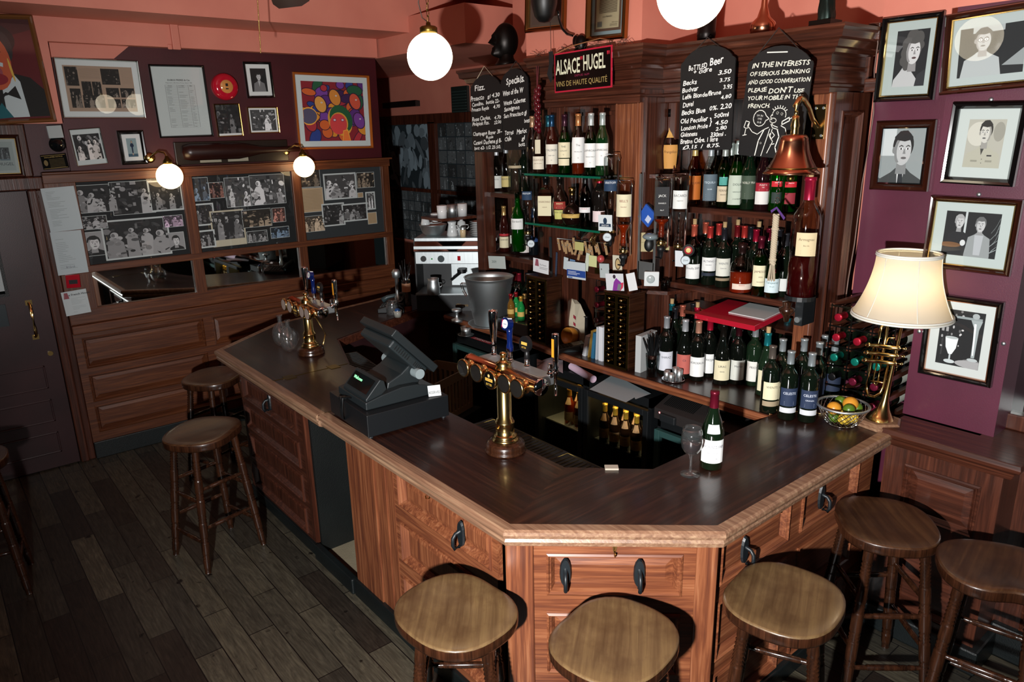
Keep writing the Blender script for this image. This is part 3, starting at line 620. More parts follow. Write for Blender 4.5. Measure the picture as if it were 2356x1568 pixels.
def art_blobs(A):
    rg = random.Random(5); A.r('#8c1f2a', 0, 0, 1, 1); cols = ['#c8452c', '#e0902c', '#5a2a78', '#2b3f88', '#a3283a', '#d9642a', '#3a1b4c', '#7a3f9a', '#1f5a3a', '#b7303a']
    for i in range(46):
        x, y = rg.random(), rg.random(); a, b, ro = rg.uniform(.05, .16), rg.uniform(.04, .12), rg.uniform(0, 180); c = rg.choice(cols)
        A.e('#2a1030', x, y, a + .012, b + .012, ro); A.e(c, x, y, a, b, ro)
    for x, y, c in ((.28, .62, '#e3a04a'), (.52, .74, '#d98a36'), (.85, .68, '#d4553a'), (.90, .35, '#7b3f96'), (.1, .3, '#b03038')):
        A.e('#351233', x, y, .10, .15, 15); A.e(c, x, y, .085, .135, 15); A.e('#fff', x + .02, y + .03, .014, .012); A.e('#222', x + .02, y + .03, .006, .008)
    A.e('#e0a03a', .58, .34, .19, .26, 20); A.e('#1d5a34', .60, .38, .18, .24, 20); A.e('#e0a03a', .56, .30, .15, .19); A.e('#c23a3c', .55, .29, .14, .18)
    for x in (.49, .62): A.e('#7a1f40', x, .36, .03, .028); A.e('#c9b0c0', x, .36, .02, .018)
    A.p('#e0a03a', [(.6, 0), (.62, .18), (.7, .2), (.74, 0)]); A.p('#d9702e', [(.61, 0), (.63, .17), (.69, .18), (.73, 0)]); A.e('#e0a03a', .08, .42, .14, .15); A.e('#4a4660', .08, .42, .13, .13)
picture(1, LW, q4(670.7, 164.8, 848, 174.4, 856, 340, 687, 344), 'large orange-wood framed painting of crowded abstract faces in red, purple and green', art_blobs, ('gloss', '#9a5420'), .02, .025, .045, '#cfd8d6', 'painting')
picture(1, LW, q4(158, 297, 231.7, 293, 245, 376, 175.5, 384), 'silver framed photo of three people round a lamp, left of the blue figure', lambda A: (scene(A, 12, n=34, people=3, dark=.02, hi=.6)), SLV, .008, .018, (.008, .008, .03, .03), '#c9d2d0')
def art_blue(A):
    A.r('#8fa4a6', 0, 0, 1, 1); A.r('#3c5a6a', 0, 0, 1, .16); A.e('#1a1c24', .5, .80, .09, .08); A.e('#c9a890', .5, .80, .06, .06)
    A.p('#1b2740', [(.36, .72), (.64, .72), (.70, .58), (.58, .52), (.56, .2), (.44, .2), (.42, .52), (.30, .58)]); A.r('#c9a890', .44, .08, .48, .2); A.r('#c9a890', .52, .08, .56, .2)
picture(1, LW, q4(268, 300, 331, 300, 336, 376, 278.6, 380), 'thick black framed small picture of a standing figure in blue', art_blue, BLK, .026, .028, .028)
def art_hugel(A): A.r('#9aa8a6', 0, 0, 1, 1); A.r('#6d8086', .3, .35, .8, .8); scene(Art(A.mb, A.x + .3 * A.w, A.y + .4 * A.h, .5 * A.w, .4 * A.h, A.z + .0004), 4, (.8, .95, 1), 10, 2, .08, .4); A.t('HUGEL', .93, .18, .15, '#4a5052', 'r')
picture(1, WY - .032, q4(-40, 310, 41.5, 310.6, 57.6, 405.7, -28, 409), 'gold framed pale wine poster above the door', art_hugel, WD, .022, .02, .02, '#aab5b2', inner='brass')
def art_clown(A):
    A.r('#5a0d12', 0, 0, 1, 1); A.p('#3a070b', [(0, 1), (0, .7), (1, .9), (1, 1)])
    A.p('#14110d', [(.30, .02), (.30, .28), (.5, .45), (.66, .46), (.85, .42), (1, .30), (1, .02)]); A.p('#c5d2d4', [(.42, .02), (.44, .32), (.55, .38), (.64, .45), (.70, .38), (.72, .02)]); A.p('#17616a', [(.0, .0), (.0, .26), (.3, .28), (.50, .02)])
    A.e('#12100f', .42, .80, .34, .17); A.e('#2a2a2a', .55, .72, .15, .17); A.e('#c25a36', .42, .58, .22, .28); A.e('#c79428', .38, .72, .16, .11); A.e('#9a4a52', .36, .48, .14, .08); A.e('#8a1d28', .40, .41, .15, .06); A.e('#e8e2e0', .36, .48, .09, .018)
    A.e('#1d4a52', .44, .64, .06, .03); A.e('#3a8f6a', .33, .55, .04, .05); A.e('#0b0b0b', .44, .66, .10, .012, 12); A.p('#c5d2d4', [(.48, .58), (.53, .57), (.52, .53), (.48, .54)])
    A.p('#0e0c0b', [(.36, .22), (.47, .28), (.5, .27), (.62, .34), (.66, .20), (.5, .25), (.45, .24), (.35, .14)]); A.e('#d9b04a', .62, .50, .016, .12, 8)
picture(1, WY - .062, q4(-115, 30, 81.7, 36, 120.5, 280, -80, 290), 'large painting of a grinning man in black bow tie and dinner jacket, top left', art_clown, ('gloss', '#6a4424'), .028, .03, 0, cat='painting', name='framed_painting')
# plaques, papers and small fittings of the left wall
def plate(name, label, cat, ax, val, q, mat, col, th=.004, draw=None, bevel=0, group=None):
    M, w_, h = quadM(ax, val, q); b = MB(mat, col).box(0, w_, 0, h, 0, th)
    if draw: draw(Art(b, 0, 0, w_, h, th + .0002))
    return tag(b.build(name, place=M, bevel=bevel), label, cat, group)
def notice(n, title=None, big=None):
    def f(A):
        if title: A.t(title, .62, .80, .12, '#222', 'c', bold=.03); A.p('#8a4a52', [(.06, .70), (.10, .95), (.24, .95), (.28, .70)])
        for j in range(n):
            y = .9 - j * .8 / n - (.22 if title else 0)
            if y > .06 and random.random() < .85: A.r('#8b9597', .12 + (.2 if title else 0), y, .12 + (.2 if title else 0) + random.uniform(.15, .6), y + .008)
        if big: A.t(big, .3, .15, .06, '#556', hand=.5)
        A.r('#a9b3b5', .1, .06, .9, .064); A.r('#a9b3b5', .1, .06, .105, .94); A.r('#a9b3b5', .9, .06, .905, .94)
    return f
SP = WY - .03
plate('notice', 'upper of the two typed white notices beside the door', 'notice', 1, SP, q4(95.5, 433.7, 172, 427, 189, 526, 113.4, 535), 'paper', '#aebcc0', .002, notice(24))
plate('notice', 'lower typed white notice with handwriting, above the red call point', 'notice', 1, SP, q4(113, 535, 188, 528, 202, 625.6, 135.4, 633.4), 'paper', '#aebcc0', .002, notice(20, big='8/12/10'))
plate('notice', 'small white card headed The French House below the red call point', 'notice', 1, SP, q4(141, 674, 198, 662, 209, 718, 151.5, 726.6), 'paper', '#b9c4c6', .002, notice(14, 'The French House'))
plate('fire_call_point', 'small red fire alarm call point between two white notices', 'alarm', 1, SP, q4(148, 631.6, 181, 630, 184.6, 659, 152.4, 662), 'gloss', '#a01224', .03, lambda A: A.r('#14161a', .2, .3, .8, .62), .003)
plate('sensor_box', 'small white wall box left of the theatre photo', 'box', 1, LW - .01, q4(104.5, 289, 139, 288, 145.5, 316, 111, 319), 'gloss', '#aab4b4', .035, None, .004)
plate('plaque', 'small black disclaimer notice plaque with gold lettering', 'plaque', 1, LW, q4(92.4, 357.5, 151, 352, 156.7, 385.7, 99, 391), 'gloss', '#0c0b0a', .006, lambda A: (A.r('#8a7440', .03, .05, .97, .08), A.r('#8a7440', .03, .92, .97, .95), A.t('DISCLAIMER NOTICE', .5, .78, .12, '#a88f50', 'c'), [A.r('#6d5d36', .3, .66 - i * .09, .9, .68 - i * .09) for i in range(7)], A.e('#6d5d36', .16, .45, .08, .2)))
p = P(131.5, 332, 1, LW - .02); tag(MB('gloss', '#101214').lathe([(0, .0), (.05, 0), (.05, .012), (.036, .018), (.03, .035), (0, .045)], 20).build('camera_dome', place=T(*p) @ RX(90)), 'small black round camera dome on the maroon wall', 'camera')
p = P(515, 200, 1, LW); t = thing('fire_bell', 'round red fire alarm bell with orange centre', 'alarm bell', T(*p) @ RX(90))
MB('gloss', '#b3162a').lathe([(.098, 0), (.098, .03), (.09, .052), (.07, .062), (0, .066)], 32).build('gong', t); MB('gloss', '#c98a4a').lathe([(0, .067), (.045, .067), (.048, .064)], 24).build('disc', t, label='orange centre disc'); MB('paint', '#1a1a1a').cbox((0, .012, .069), (.018, .02, .003)).cbox((.0, -.016, .069), (.02, .008, .003)).build('motif', t)
# long wooden plaque
M, w_, h = quadM(1, LW - .002, q4(399, 328, 658, 320, 660, 370, 402.6, 379)); t = thing('display_board', 'long dark wooden display board holding a dark bottle-shaped club under the photos', 'display board', M)
MB('paint', '#1d130b').box(0, w_, 0, h, 0, .03).build('board', t, bevel=.004); MB('paint', '#220c09', M=T(.04, h * .55, .055) @ RY(90)).lathe([(0, 0), (.05, .01), (.062, .06), (.062, .42), (.05, .5), (.03, .6), (.022, .72), (.022, .92), (0, .93)], 20).build('club', t)
for x in (.17, .38): MB('paper', '#8d8a7a').box(x, x + .16, .012, .04, .03, .032).build('label', t)
# wall lights
for (x, y, z, r), lb in zip(((1.518, 5.745, 2.04, .091), (2.553, 5.745, 2.062, .084)), ('glowing white globe wall light, left of the pair above the photo boards', 'glowing white globe wall light below the abstract painting')):
    t = thing('wall_light', lb, 'wall light', T(x, y, z), 'globe wall lights')
    MB('sconce_glow').sphere((0, 0, 0), r, 28).build('globe', t)
    b = MB('old_brass').lathe([(.022, r * .93), (.034, r * 1.0), (.03, r + .02), (.016, r + .035), (.012, r + .05), (0, r + .055)], 16); b.build('gallery', t)
    b = MB('brass'); b.tube([(0, 0, r + .045), (-.01, .01, r + .075), (-.045, .04, r + .085), (-.07, .09, r + .06), (-.075, .14, r + .04)], .008, 8); b.build('arm', t); MB('brass', M=T(-.075, .168, r + .04) @ RX(90)).lathe([(.038, 0), (.036, .012), (.022, .022), (0, .026)], 20).build('wall_plate', t)
# collage boards behind glass
def board(x0, x1, label, bg, photos):
    t = thing('photo_board', label, 'photo board', T(x0, WY + .004, 1.445), 'photo boards')
    w_, h = x1 - x0, .58; MB('paper', bg).box(0, w_, -.001, .006, 0, h).build('backing', t)
    for i, (u0, v0, u1, v1, kind) in enumerate(photos):
        a, c = P(u0, v1, 1, WY), P(u1, v0, 1, WY); a -= Vector((x0, 0, 1.445)); c -= Vector((x0, 0, 1.445))
        ww, hh = c.x - a.x, c.z - a.z; b = MB('paper', M=T(a.x, -.0012 - .0004 * i, a.z) @ RX(90)); brd = .012 if 'w' in kind else .0
        b.box(0, ww, 0, hh, 0, .0004, col='#c3cac8' if 'c' not in kind else '#c0b8a0')
        if brd == 0: brd = .003
        A = Art(b, brd, brd + (.04 if 'P' in kind else 0), ww - 2 * brd, hh - 2 * brd - (.04 if 'P' in kind else 0), .0006)
        kk = (1, .78, .55) if 's' in kind else (1, .45, .35) if 'r' in kind else (.55, .8, 1.1) if 'b' in kind else (1.1, .8, 1.05) if 'l' in kind else (1, 1, 1)
        if 'F' in kind: A.r('#999', 0, 0, 1, 1); shoulders(A, .5, .3, .2, '#222', 1); head(A, .5, .52, .24, turn=1)
        elif 'T' in kind:
            A.r('#b39a78', 0, 0, 1, 1); [A.r('#8a7458', .08, .9 - j * .06, .92, .915 - j * .06) for j in range(14)]
        else: scene(A, 100 + i * 7 + int(x0 * 10), kk, 22, 2 if ww < hh * 1.3 else 4, .06 if 'h' in kind else .02, .8 if 'h' in kind else .42)
        b.build('photograph', t)
    MB('pane').add([(0, -.012, 0), (w_, -.012, 0), (w_, -.012, h), (0, -.012, h)], [(0, 1, 2, 3)]).build('glass_pane', t)
board(.935, 1.63, 'photo board nearest the door, with a large white-bordered picture', '#0c1012', [(176, 422, 262, 492, ''), (262, 414, 348, 496, ''), (348, 412, 415, 488, 'w'), (186, 530, 246, 592, 'F'), (245, 496, 384, 600, 'w'), (377, 493, 419, 524, 'lh'), (388, 532, 422, 577, 'F'), (186, 494, 244, 530, '')])
board(1.71, 2.50, 'middle photo board under the second wall light, with mixed colour snapshots', '#0b0f10', [(441, 407, 477, 464, 'b'), (484, 418, 513, 457, 'r'), (523, 406, 573, 478, 'h'), (580, 399, 652, 473, 'h'), (447, 466, 490, 521, 'w'), (492, 480, 559, 569, 'wcP'), (560, 478, 622, 525, 's'), (628, 476, 655, 512, 'rh'), (457, 527, 493, 572, 'w'), (570, 528, 614, 559, ''), (624, 519, 664, 549, 'b')])
board(2.575, 3.345, 'photo board furthest from the door, grey mounted with sepia cuttings', '#2b3032', [(693, 389, 735, 432, 's'), (696, 430, 742, 490, 'T'), (702, 494, 745, 535, 'sh'), (748, 396, 818, 461, 'wh'), (744, 465, 791, 522, 'w'), (789, 465, 844, 511, 'w'), (822, 395, 860, 433, 's'), (843, 440, 862, 483, 'wh'), (847, 487, 866, 516, 'T'), (823, 442, 835, 455, 'T')])
# posters seen in the alcove
for i, (y0, y1, z0, z1) in enumerate(((7.93, 6.97, 1.70, 2.40), (6.83, 5.67, 1.70, 2.40), (7.93, 6.97, 1.08, 1.66), (6.83, 5.67, 1.08, 1.66))):
    t = thing('poster_case', ['glazed case in the alcove with pale cloudy reflections, upper left', 'glazed case of small portraits in the alcove, upper right', 'glazed case of pinned photos in the alcove, lower left', 'glazed case in the alcove behind the coffee machine, lower right'][i], 'poster case', T(4.6, y0, z0))
    b = MB('paper', '#1c2a30', M=basis((0, 0, 0), (0, -1, 0), (0, 0, 1))); w_, h = y0 - y1, z1 - z0; b.box(0, w_, 0, h, -.01, .0); A = Art(b, 0, 0, w_, h, .0005); rg = random.Random(i)
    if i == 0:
        for j in range(60): v = rg.uniform(.05, .35); A.e(tint(v, (.7, .95, 1.1)), rg.random(), rg.random(), rg.uniform(.02, .09), rg.uniform(.04, .2), rg.uniform(-30, 30), n=10)  # cloudy reflections in the glazing, painted as pale ellipses
    else:
        nx, ny = 7, 5
        for a in range(nx):
            for c in range(ny):
                B = Art(b, w_ * (a + .04) / nx, h * (c + .04) / ny, w_ * .92 / nx, h * .92 / ny, .0008 + .0003 * rg.random()); scene(B, i * 50 + a * 9 + c, (.8, .95, 1), 7, 1, rg.uniform(.02, .12), rg.uniform(.15, .4))
    b.build('poster', t)
# vent and black bar on the alcove wall
p = P(1062, 232, 0, 4.62); b = MB('paint', '#1a2422').box(-.03, 0, -.14, .14, -.14, .14); [b.box(-.036, -.03, -.12, .12, -.11 + i * .028, -.10 + i * .028, col='#2c3a37') for i in range(8)]; tag(b.build('vent_grille', place=T(*p)), 'dark square vent grille on the pink alcove wall', 'vent')
p = P(930, 240, 0, 4.6); tag(MB('paint', '#160f0e').box(-.04, 0.02, -.30, .42, -.03, .03).build('curtain_rail', place=T(*p)), 'short black rail on the pink alcove wall', 'rail')
# ================================================================ BACK BAR
bx = lambda b, *a, **k: b.box(*a, **k)
BC = thing('back_counter', 'dark wooden back counter with a bullnosed orange edge below the bottle shelves', 'counter', T(3.2, 2.9, 0))
LO = T(-3.2, -2.9, 0)
MB('top_y', M=LO).prism([(2.93, 1.70), (3.66, 1.70), (3.66, 4.40), (2.95, 4.40), (2.95, 3.4), (2.91, 3.0), (2.91, 2.55)], .965, 1.0).build('countertop', BC)
MB('oak_y', M=LO).sweep([(-.02, 1.0), (.008, .995), (.012, .98), (.006, .955), (-.02, .95)], [(2.93, 1.69), (2.91, 2.55), (2.91, 3.0), (2.95, 3.4), (2.95, 4.40)][::-1]).build('edge_moulding', BC)
MB('door_paint', M=LO).box(3.42, 3.66, 1.72, 4.4, 0, .96).build('carcass', BC)
KB = thing('back_bar_cabinet', 'tall dark carved wooden back bar with stepped cornice holding all the bottle shelves', 'bar cabinet', T(3.4, 2.9, 1.0))
LO = T(-3.4, -2.9, -1.0)
K = lambda m='dark_y': MB(m, M=LO)
# panels
K('dark_z').box(3.60, 3.63, 1.72, 2.66, 1.0, 2.6).build('back_panel', KB); K('dark_z').box(3.50, 3.53, 3.42, 4.30, 1.0, 2.6).build('back_panel', KB)
K('dark_z').box(3.20, 3.22, 2.86, 3.40, 1.56, 2.46).build('back_panel', KB); K('dark_z').box(3.52, 3.55, 2.70, 3.42, 1.0, 1.6).build('back_panel', KB)
b = K('dark_z')
for i in range(6): b.box(3.13 + i * .078, 3.13 + i * .078 + .072, 2.655, 2.675, 1.0, 2.46)
b.box(3.12, 3.60, 2.668, 2.70, 1.0, 2.5); b.build('side_panel', KB)
K('dark_z').box(3.12, 3.52, 3.40, 3.43, 1.0, 2.5).build('side_panel', KB)
# right end with two sunk panels
e = thing('end_panel', '', ''); del e['label']; del e['category']; e.parent = KB; e.matrix_local = T(-.1, -1.18, 0)
panelled(basis((0, 0, 0), (1, 0, 0), (0, 0, 1)), .32, 1.44, [(.06, .26, .10, 1.36)], 'dark_z', 'dark_z', e, base=-.01, th=.02, mould=.03, names=('frame', 'field'))
# uprights
for x0, x1, y0, y1, z1 in ((3.10, 3.20, 2.675, 2.86, 2.46), (3.10, 3.20, 3.235, 3.40, 2.46), (3.28, 3.36, 1.725, 1.81, 2.44), (3.20, 3.30, 4.20, 4.30, 2.46), (3.30, 3.36, 2.60, 2.655, 2.44)):
    b = K('oak_z' if y0 in (2.675, 1.725) else 'dark_z').box(x0, x1, y0, y1, 1.0, z1)
    if y1 - y0 > .15:
        for yy in (y0 + .012, y1 - .022): b.box(x0 - .008, x0, yy, yy + .01, 1.02, z1 - .02)
    b.build('upright', KB, bevel=.006)
b = K('dark_z')
for y0, y1 in ((2.875, 2.885), (2.90, 2.905), (3.19, 3.20), (3.215, 3.225)): b.box(3.185, 3.20, y0, y1, 1.57, 2.40)
b.box(3.185, 3.20, 2.875, 3.225, 2.38, 2.40); b.build('moulding', KB)
# header with its narrow shelf between the pilasters
K().box(3.11, 3.19, 2.86, 3.235, 1.435, 1.57).build('header', KB, bevel=.004); MB('old_brass', M=LO).box(3.10, 3.11, 2.93, 3.0, 1.475, 1.51).build('name_plate', KB)
b = K().prism([(3.13, 2.66), (3.50, 2.66), (3.50, 2.50), (3.42, 2.46), (3.20, 2.53)], 1.40, 1.42); b.build('corner_shelf', KB)
K().prism([(3.16, 2.66), (3.60, 2.66), (3.60, 2.50), (3.22, 2.54)], 2.04, 2.06).build('corner_shelf', KB)
# shelves
for y0, y1, x0, x1, zs in ((1.79, 2.60, 3.30, 3.60, (1.885, 1.455)), (3.43, 4.22, 3.24, 3.5, (1.886, 1.45))):
    for z in zs: K().box(x0, x1, y0, y1, z - .022, z).box(x0 - .006, x0, y0, y1, z - .03, z - .002).build('shelf', KB)
for z in (2.056, 1.762):
    b = MB('tinted', '#9fd6c0', M=LO).box(2.93, 3.19, 2.80, 3.43, z - .012, z); b.box(2.925, 2.93, 2.80, 3.43, z - .012, z, mat='gloss', col='#0f5a44'); b.build('glass_shelf', KB)
    for y in (2.87, 3.38): MB('old_brass', M=LO).box(2.96, 3.12, y - .006, y + .006, z - .03, z - .013).build('bracket', KB)
# entablature: frieze and stepped cornice following the three fronts
fr_ = [(0, 2.43), (.012, 2.435), (.012, 2.46), (.02, 2.465), (.02, 2.475), (.006, 2.482), (.006, 2.53), (.016, 2.535), (.016, 2.55), (.004, 2.556), (.004, 2.60), (.03, 2.606), (.034, 2.622), (.05, 2.628), (.062, 2.655), (.085, 2.662), (.09, 2.69), (.10, 2.70), (.10, 2.715), (-.06, 2.72), (-.06, 2.43)]
path = [(3.66, 1.745), (3.30, 1.745), (3.30, 2.70), (3.10, 2.70), (3.10, 3.41), (3.25, 3.41), (3.25, 4.27), (3.6, 4.27)]
path = [(3.64, 1.745), (3.285, 1.745), (3.285, 2.685), (3.10, 2.685), (3.10, 3.41), (3.24, 3.41), (3.24, 4.30), (3.6, 4.30)]
# one length of moulding per front, mitred at the corners
def length(seg, nm):
    a, b_ = path[seg], path[seg + 1]; pa = path[seg - 1] if seg else None; pb = path[seg + 2] if seg + 2 < len(path) else None
    def nrm(p, q): d = (Vector(q) - Vector(p)).normalized(); return Vector((-d.y, d.x))
    n0 = nrm(a, b_); na = nrm(pa, a) if pa else n0; nb = nrm(b_, pb) if pb else n0
    m0 = (n0 + na) / (1 + n0.dot(na)); m1 = (n0 + nb) / (1 + n0.dot(nb)); L = len(fr_)
    vs = [(a[0] + m0.x * o, a[1] + m0.y * o, z) for o, z in fr_] + [(b_[0] + m1.x * o, b_[1] + m1.y * o, z) for o, z in fr_]
    K('dark_x' if seg % 2 == 0 else 'dark_y').add(vs, [(j, (j + 1) % L, L + (j + 1) % L, L + j) for j in range(L)] + [tuple(range(L)), tuple(reversed(range(L, 2 * L)))]).build(nm, KB)
for s_ in range(7): length(s_, 'cornice')
K().box(3.2, 3.7, 1.70, 2.72, 2.69, 2.712).box(3.05, 3.5, 2.65, 3.45, 2.69, 2.712).box(3.2, 3.6, 3.4, 4.34, 2.69, 2.712).build('top_board', KB)
# ================================================================ BOTTLES
SB = 1.075
PR = {   # (radius, height) outlines
 'bordeaux': [(0, .002), (.034, 0), (.0375, .004), (.0375, .185), (.036, .197), (.028, .212), (.018, .224), (.0148, .236), (.0142, .292), (.016, .293), (.016, .301), (.012, .302), (0, .302)],
 'burgundy': [(0, .002), (.037, 0), (.041, .004), (.041, .135), (.039, .155), (.030, .185), (.021, .212), (.016, .235), (.0145, .285), (.016, .286), (.016, .297), (.012, .298), (0, .298)],
 'whisky': [(0, .002), (.034, 0), (.037, .004), (.037, .165), (.036, .18), (.028, .20), (.018, .215), (.0145, .228), (.014, .26), (.0165, .262), (.0165, .285), (0, .286)],
 'tall': [(0, .002), (.032, 0), (.035, .004), (.0355, .17), (.033, .19), (.024, .215), (.017, .235), (.0145, .26), (.014, .295), (.0155, .296), (.0155, .308), (0, .309)],
 'squat': [(0, .002), (.044, 0), (.049, .006), (.049, .10), (.044, .125), (.028, .148), (.017, .158), (.0155, .19), (.019, .192), (.019, .215), (0, .216)],
 'globe': [(0, .002), (.03, 0), (.045, .008), (.056, .035), (.058, .055), (.05, .085), (.032, .105), (.02, .112), (.017, .125), (.0165, .18), (.019, .182), (.019, .205), (0, .206)],
 'beer': [(0, .002), (.028, 0), (.0305, .004), (.0305, .115), (.028, .132), (.018, .155), (.013, .172), (.0125, .212), (.0145, .213), (.0145, .222), (0, .223)],
 'champ': [(0, .002), (.04, 0), (.0445, .004), (.0445, .13), (.041, .165), (.03, .20), (.021, .235), (.0165, .26), (.0155, .3), (.017, .302), (.017, .32), (0, .321)],
 'magnum': [(0, .002), (.05, 0), (.056, .006), (.056, .30), (.05, .335), (.034, .362), (.024, .375), (.02, .39), (.0195, .46), (.022, .462), (.022, .475), (0, .476)],
 'square': [(0, .002), (.036, 0), (.039, .004), (.039, .165), (.033, .185), (.02, .198), (.0155, .21), (.015, .235), (.018, .236), (.018, .26), (0, .261)],
 'liq': [(0, .002), (.03, 0), (.033, .004), (.038, .05), (.042, .10), (.038, .14), (.024, .165), (.016, .18), (.0145, .21), (.014, .235), (.017, .236), (.017, .268), (0, .269)],
 'mini': [(0, .002), (.022, 0), (.024, .003), (.024, .08), (.02, .098), (.011, .115), (.0105, .14), (.0125, .141), (.0125, .155), (0, .156)]}
PR = {k: [(r * SB, z * SB) for r, z in v] for k, v in PR.items()}
def radius(kind, z):
    p = PR[kind]
    for (r0, z0), (r1, z1) in zip(p, p[1:]):
        if z0 <= z <= z1 and z1 > z0: return r0 + (r1 - r0) * (z - z0) / (z1 - z0)
    return p[-2][0]
NAMES = {'bordeaux': 'wine_bottle', 'burgundy': 'wine_bottle', 'beer': 'beer_bottle', 'champ': 'champagne_bottle', 'mini': 'sauce_bottle', 'magnum': 'brandy_bottle'}
def bottle(kind, pos, label, glass='#0b130c', cap='#7a1420', labs=(), face=-140, cork=False, mat=None, group=None, capz=None, liquid=None, M=None, name=None, cat='bottle', scale=1, chrome=False, flip=False):
    """labs: (z0, z1, colour, half angle deg, text or (text, ...), text colour)"""
    M = M or (T(*pos) @ RZ(random.uniform(-6, 6))); M = M @ Matrix.Scale(scale, 4); p = PR[kind]; H = p[-1][1]; dark = sum(lin(glass)) < .05
    sq = kind == 'square'; n = 4 if sq else 24
    mm = mat or ('darkglass' if dark else 'tinted')
    b = MB(mm, glass)
    if sq:
        q = [(r * 1.32 if z < .19 * SB else r, z) for r, z in p]; b.lathe(q, 4, sm=False, M=None) if 0 else None
        b.M = RZ(face + 45); b.lathe([(r, z) for r, z in q if z < .20 * SB] , 4, sm=False); b.M = I4; b.lathe([(r, z) for r, z in p if z >= .196 * SB], 16)
    else: b.lathe(p, n)
    o = b.build(name or NAMES.get(kind, 'spirit_bottle'), place=M, bevel=.004 if sq else 0); tag(o, label, cat, group)
    if liquid and not dark and max(lin(liquid[0])) < .5:
        lc, lf = liquid; q = [(0, .004)] + [(max(0, r - .0025), max(.004, z)) for r, z in p if z < H * lf and r > .001] + [(max(.003, radius(kind, H * lf) - .0025), H * lf), (0, H * lf)]
        if sq: lb = MB('liquid', lc, M=RZ(face + 45)).lathe([(r * 1.30, z) for r, z in q], 4, sm=False)
        else: lb = MB('liquid', lc).lathe(q, 20)
        lb.build('liquid', o)
    if cap:
        z0 = capz * SB if capz else H * .80; pts = [(radius(kind, z0) + .0008, z0)] + [(r + .0008, z) for r, z in p if z > z0 and r > .001]
        MB('metal' if chrome else 'foil', cap).lathe(pts + [(0, H + .001)], 16).build('capsule' if kind in ('bordeaux', 'burgundy', 'champ') else 'cap', o)
    if cork: MB('cloth', '#a98c62').lathe([(.0105, H), (.0115, H + .03), (0, H + .03)], 12).build('cork', o)
    for (z0, z1, c, ha, txt, tc) in labs:
        z0 *= SB; z1 *= SB; lb = MB('paper', c); k = 10; vs = []
        if sq: 
            f = radius(kind, (z0 + z1) / 2) * 1.32 * .7071 + .0006; hw = f * ha / 60
            B = RZ(face); pl = lambda x, y: B @ Vector((f + .0003, x, y)); lb.add([B @ Vector((f, x, z)) for x, z in ((-hw, z0), (hw, z0), (hw, z1), (-hw, z1))], [(0, 1, 2, 3)]); wid = 2 * hw
        else:
            r0 = radius(kind, (z0 + z1) / 2) + .0006; kz = 1 if abs(radius(kind, z0) - radius(kind, z1)) < 1e-5 else 6
            for j in range(kz + 1):
                z = z0 + (z1 - z0) * j / kz; rz_ = radius(kind, z) + .0008
                vs += [(rz_ * math.cos(R(face - ha + 2 * ha * i / k)), rz_ * math.sin(R(face - ha + 2 * ha * i / k)), z) for i in range(k + 1)]
            lb.add(vs, [(j * (k + 1) + i, j * (k + 1) + i + 1, (j + 1) * (k + 1) + i + 1, (j + 1) * (k + 1) + i) for j in range(kz) for i in range(k)], sm=True); wid = 2 * r0 * R(ha)
            def pl(x, y):
                rr = radius(kind, y) + .0014; a = R(face) + x / rr; return (rr * math.cos(a), rr * math.sin(a), y)
        tx = (txt,) if isinstance(txt, str) else txt or ()
        hh = z1 - z0
        for i, t_ in enumerate(tx):
            s_ = min(hh * .26, .016) if i == 0 else min(hh * .17, .009); w_ = sum(GL[c_][2] for c_ in t_) * s_; y = z1 - hh * (.34 + .24 * i)
            write(lb, t_, s_, (lambda x, yy: pl(-x, z0 + z1 - y - yy)) if flip else (lambda x, yy: pl(x, y + yy)), tc, align='c', fit=min(w_, wid * .9))
        if not sq and hh > .04:
            for j in range(3):
                yy = z0 + hh * (.10 + .07 * j); lb.add([pl(x, y_) for x, y_ in ((-wid * .25, yy), (wid * .25, yy), (wid * .25, yy + .0009), (-wid * .25, yy + .0009))], [(0, 1, 2, 3)], col=tc)
        lb.build('paper_label', o)
    return o
WH, CRM, BK = '#e3e6e3', '#d9d2b0', '#1a1a1a'
def row(x, z, items, vref):
    for it in items:
        u, kind, lb = it[0], it[1], it[2]; k = dict(it[3]) if len(it) > 3 else {}
        dx = k.pop('dx', 0); pp = P(u, vref, 0, x + dx) if not isinstance(vref, float) else P(u, vref, 0, x + dx)
        bottle(kind, (x + dx, pp.y, z), lb, **k)
lb1 = lambda c=WH, z0=.03, z1=.115, t='', tc=BK, ha=62: ((z0, z1, c, ha, t, tc),)
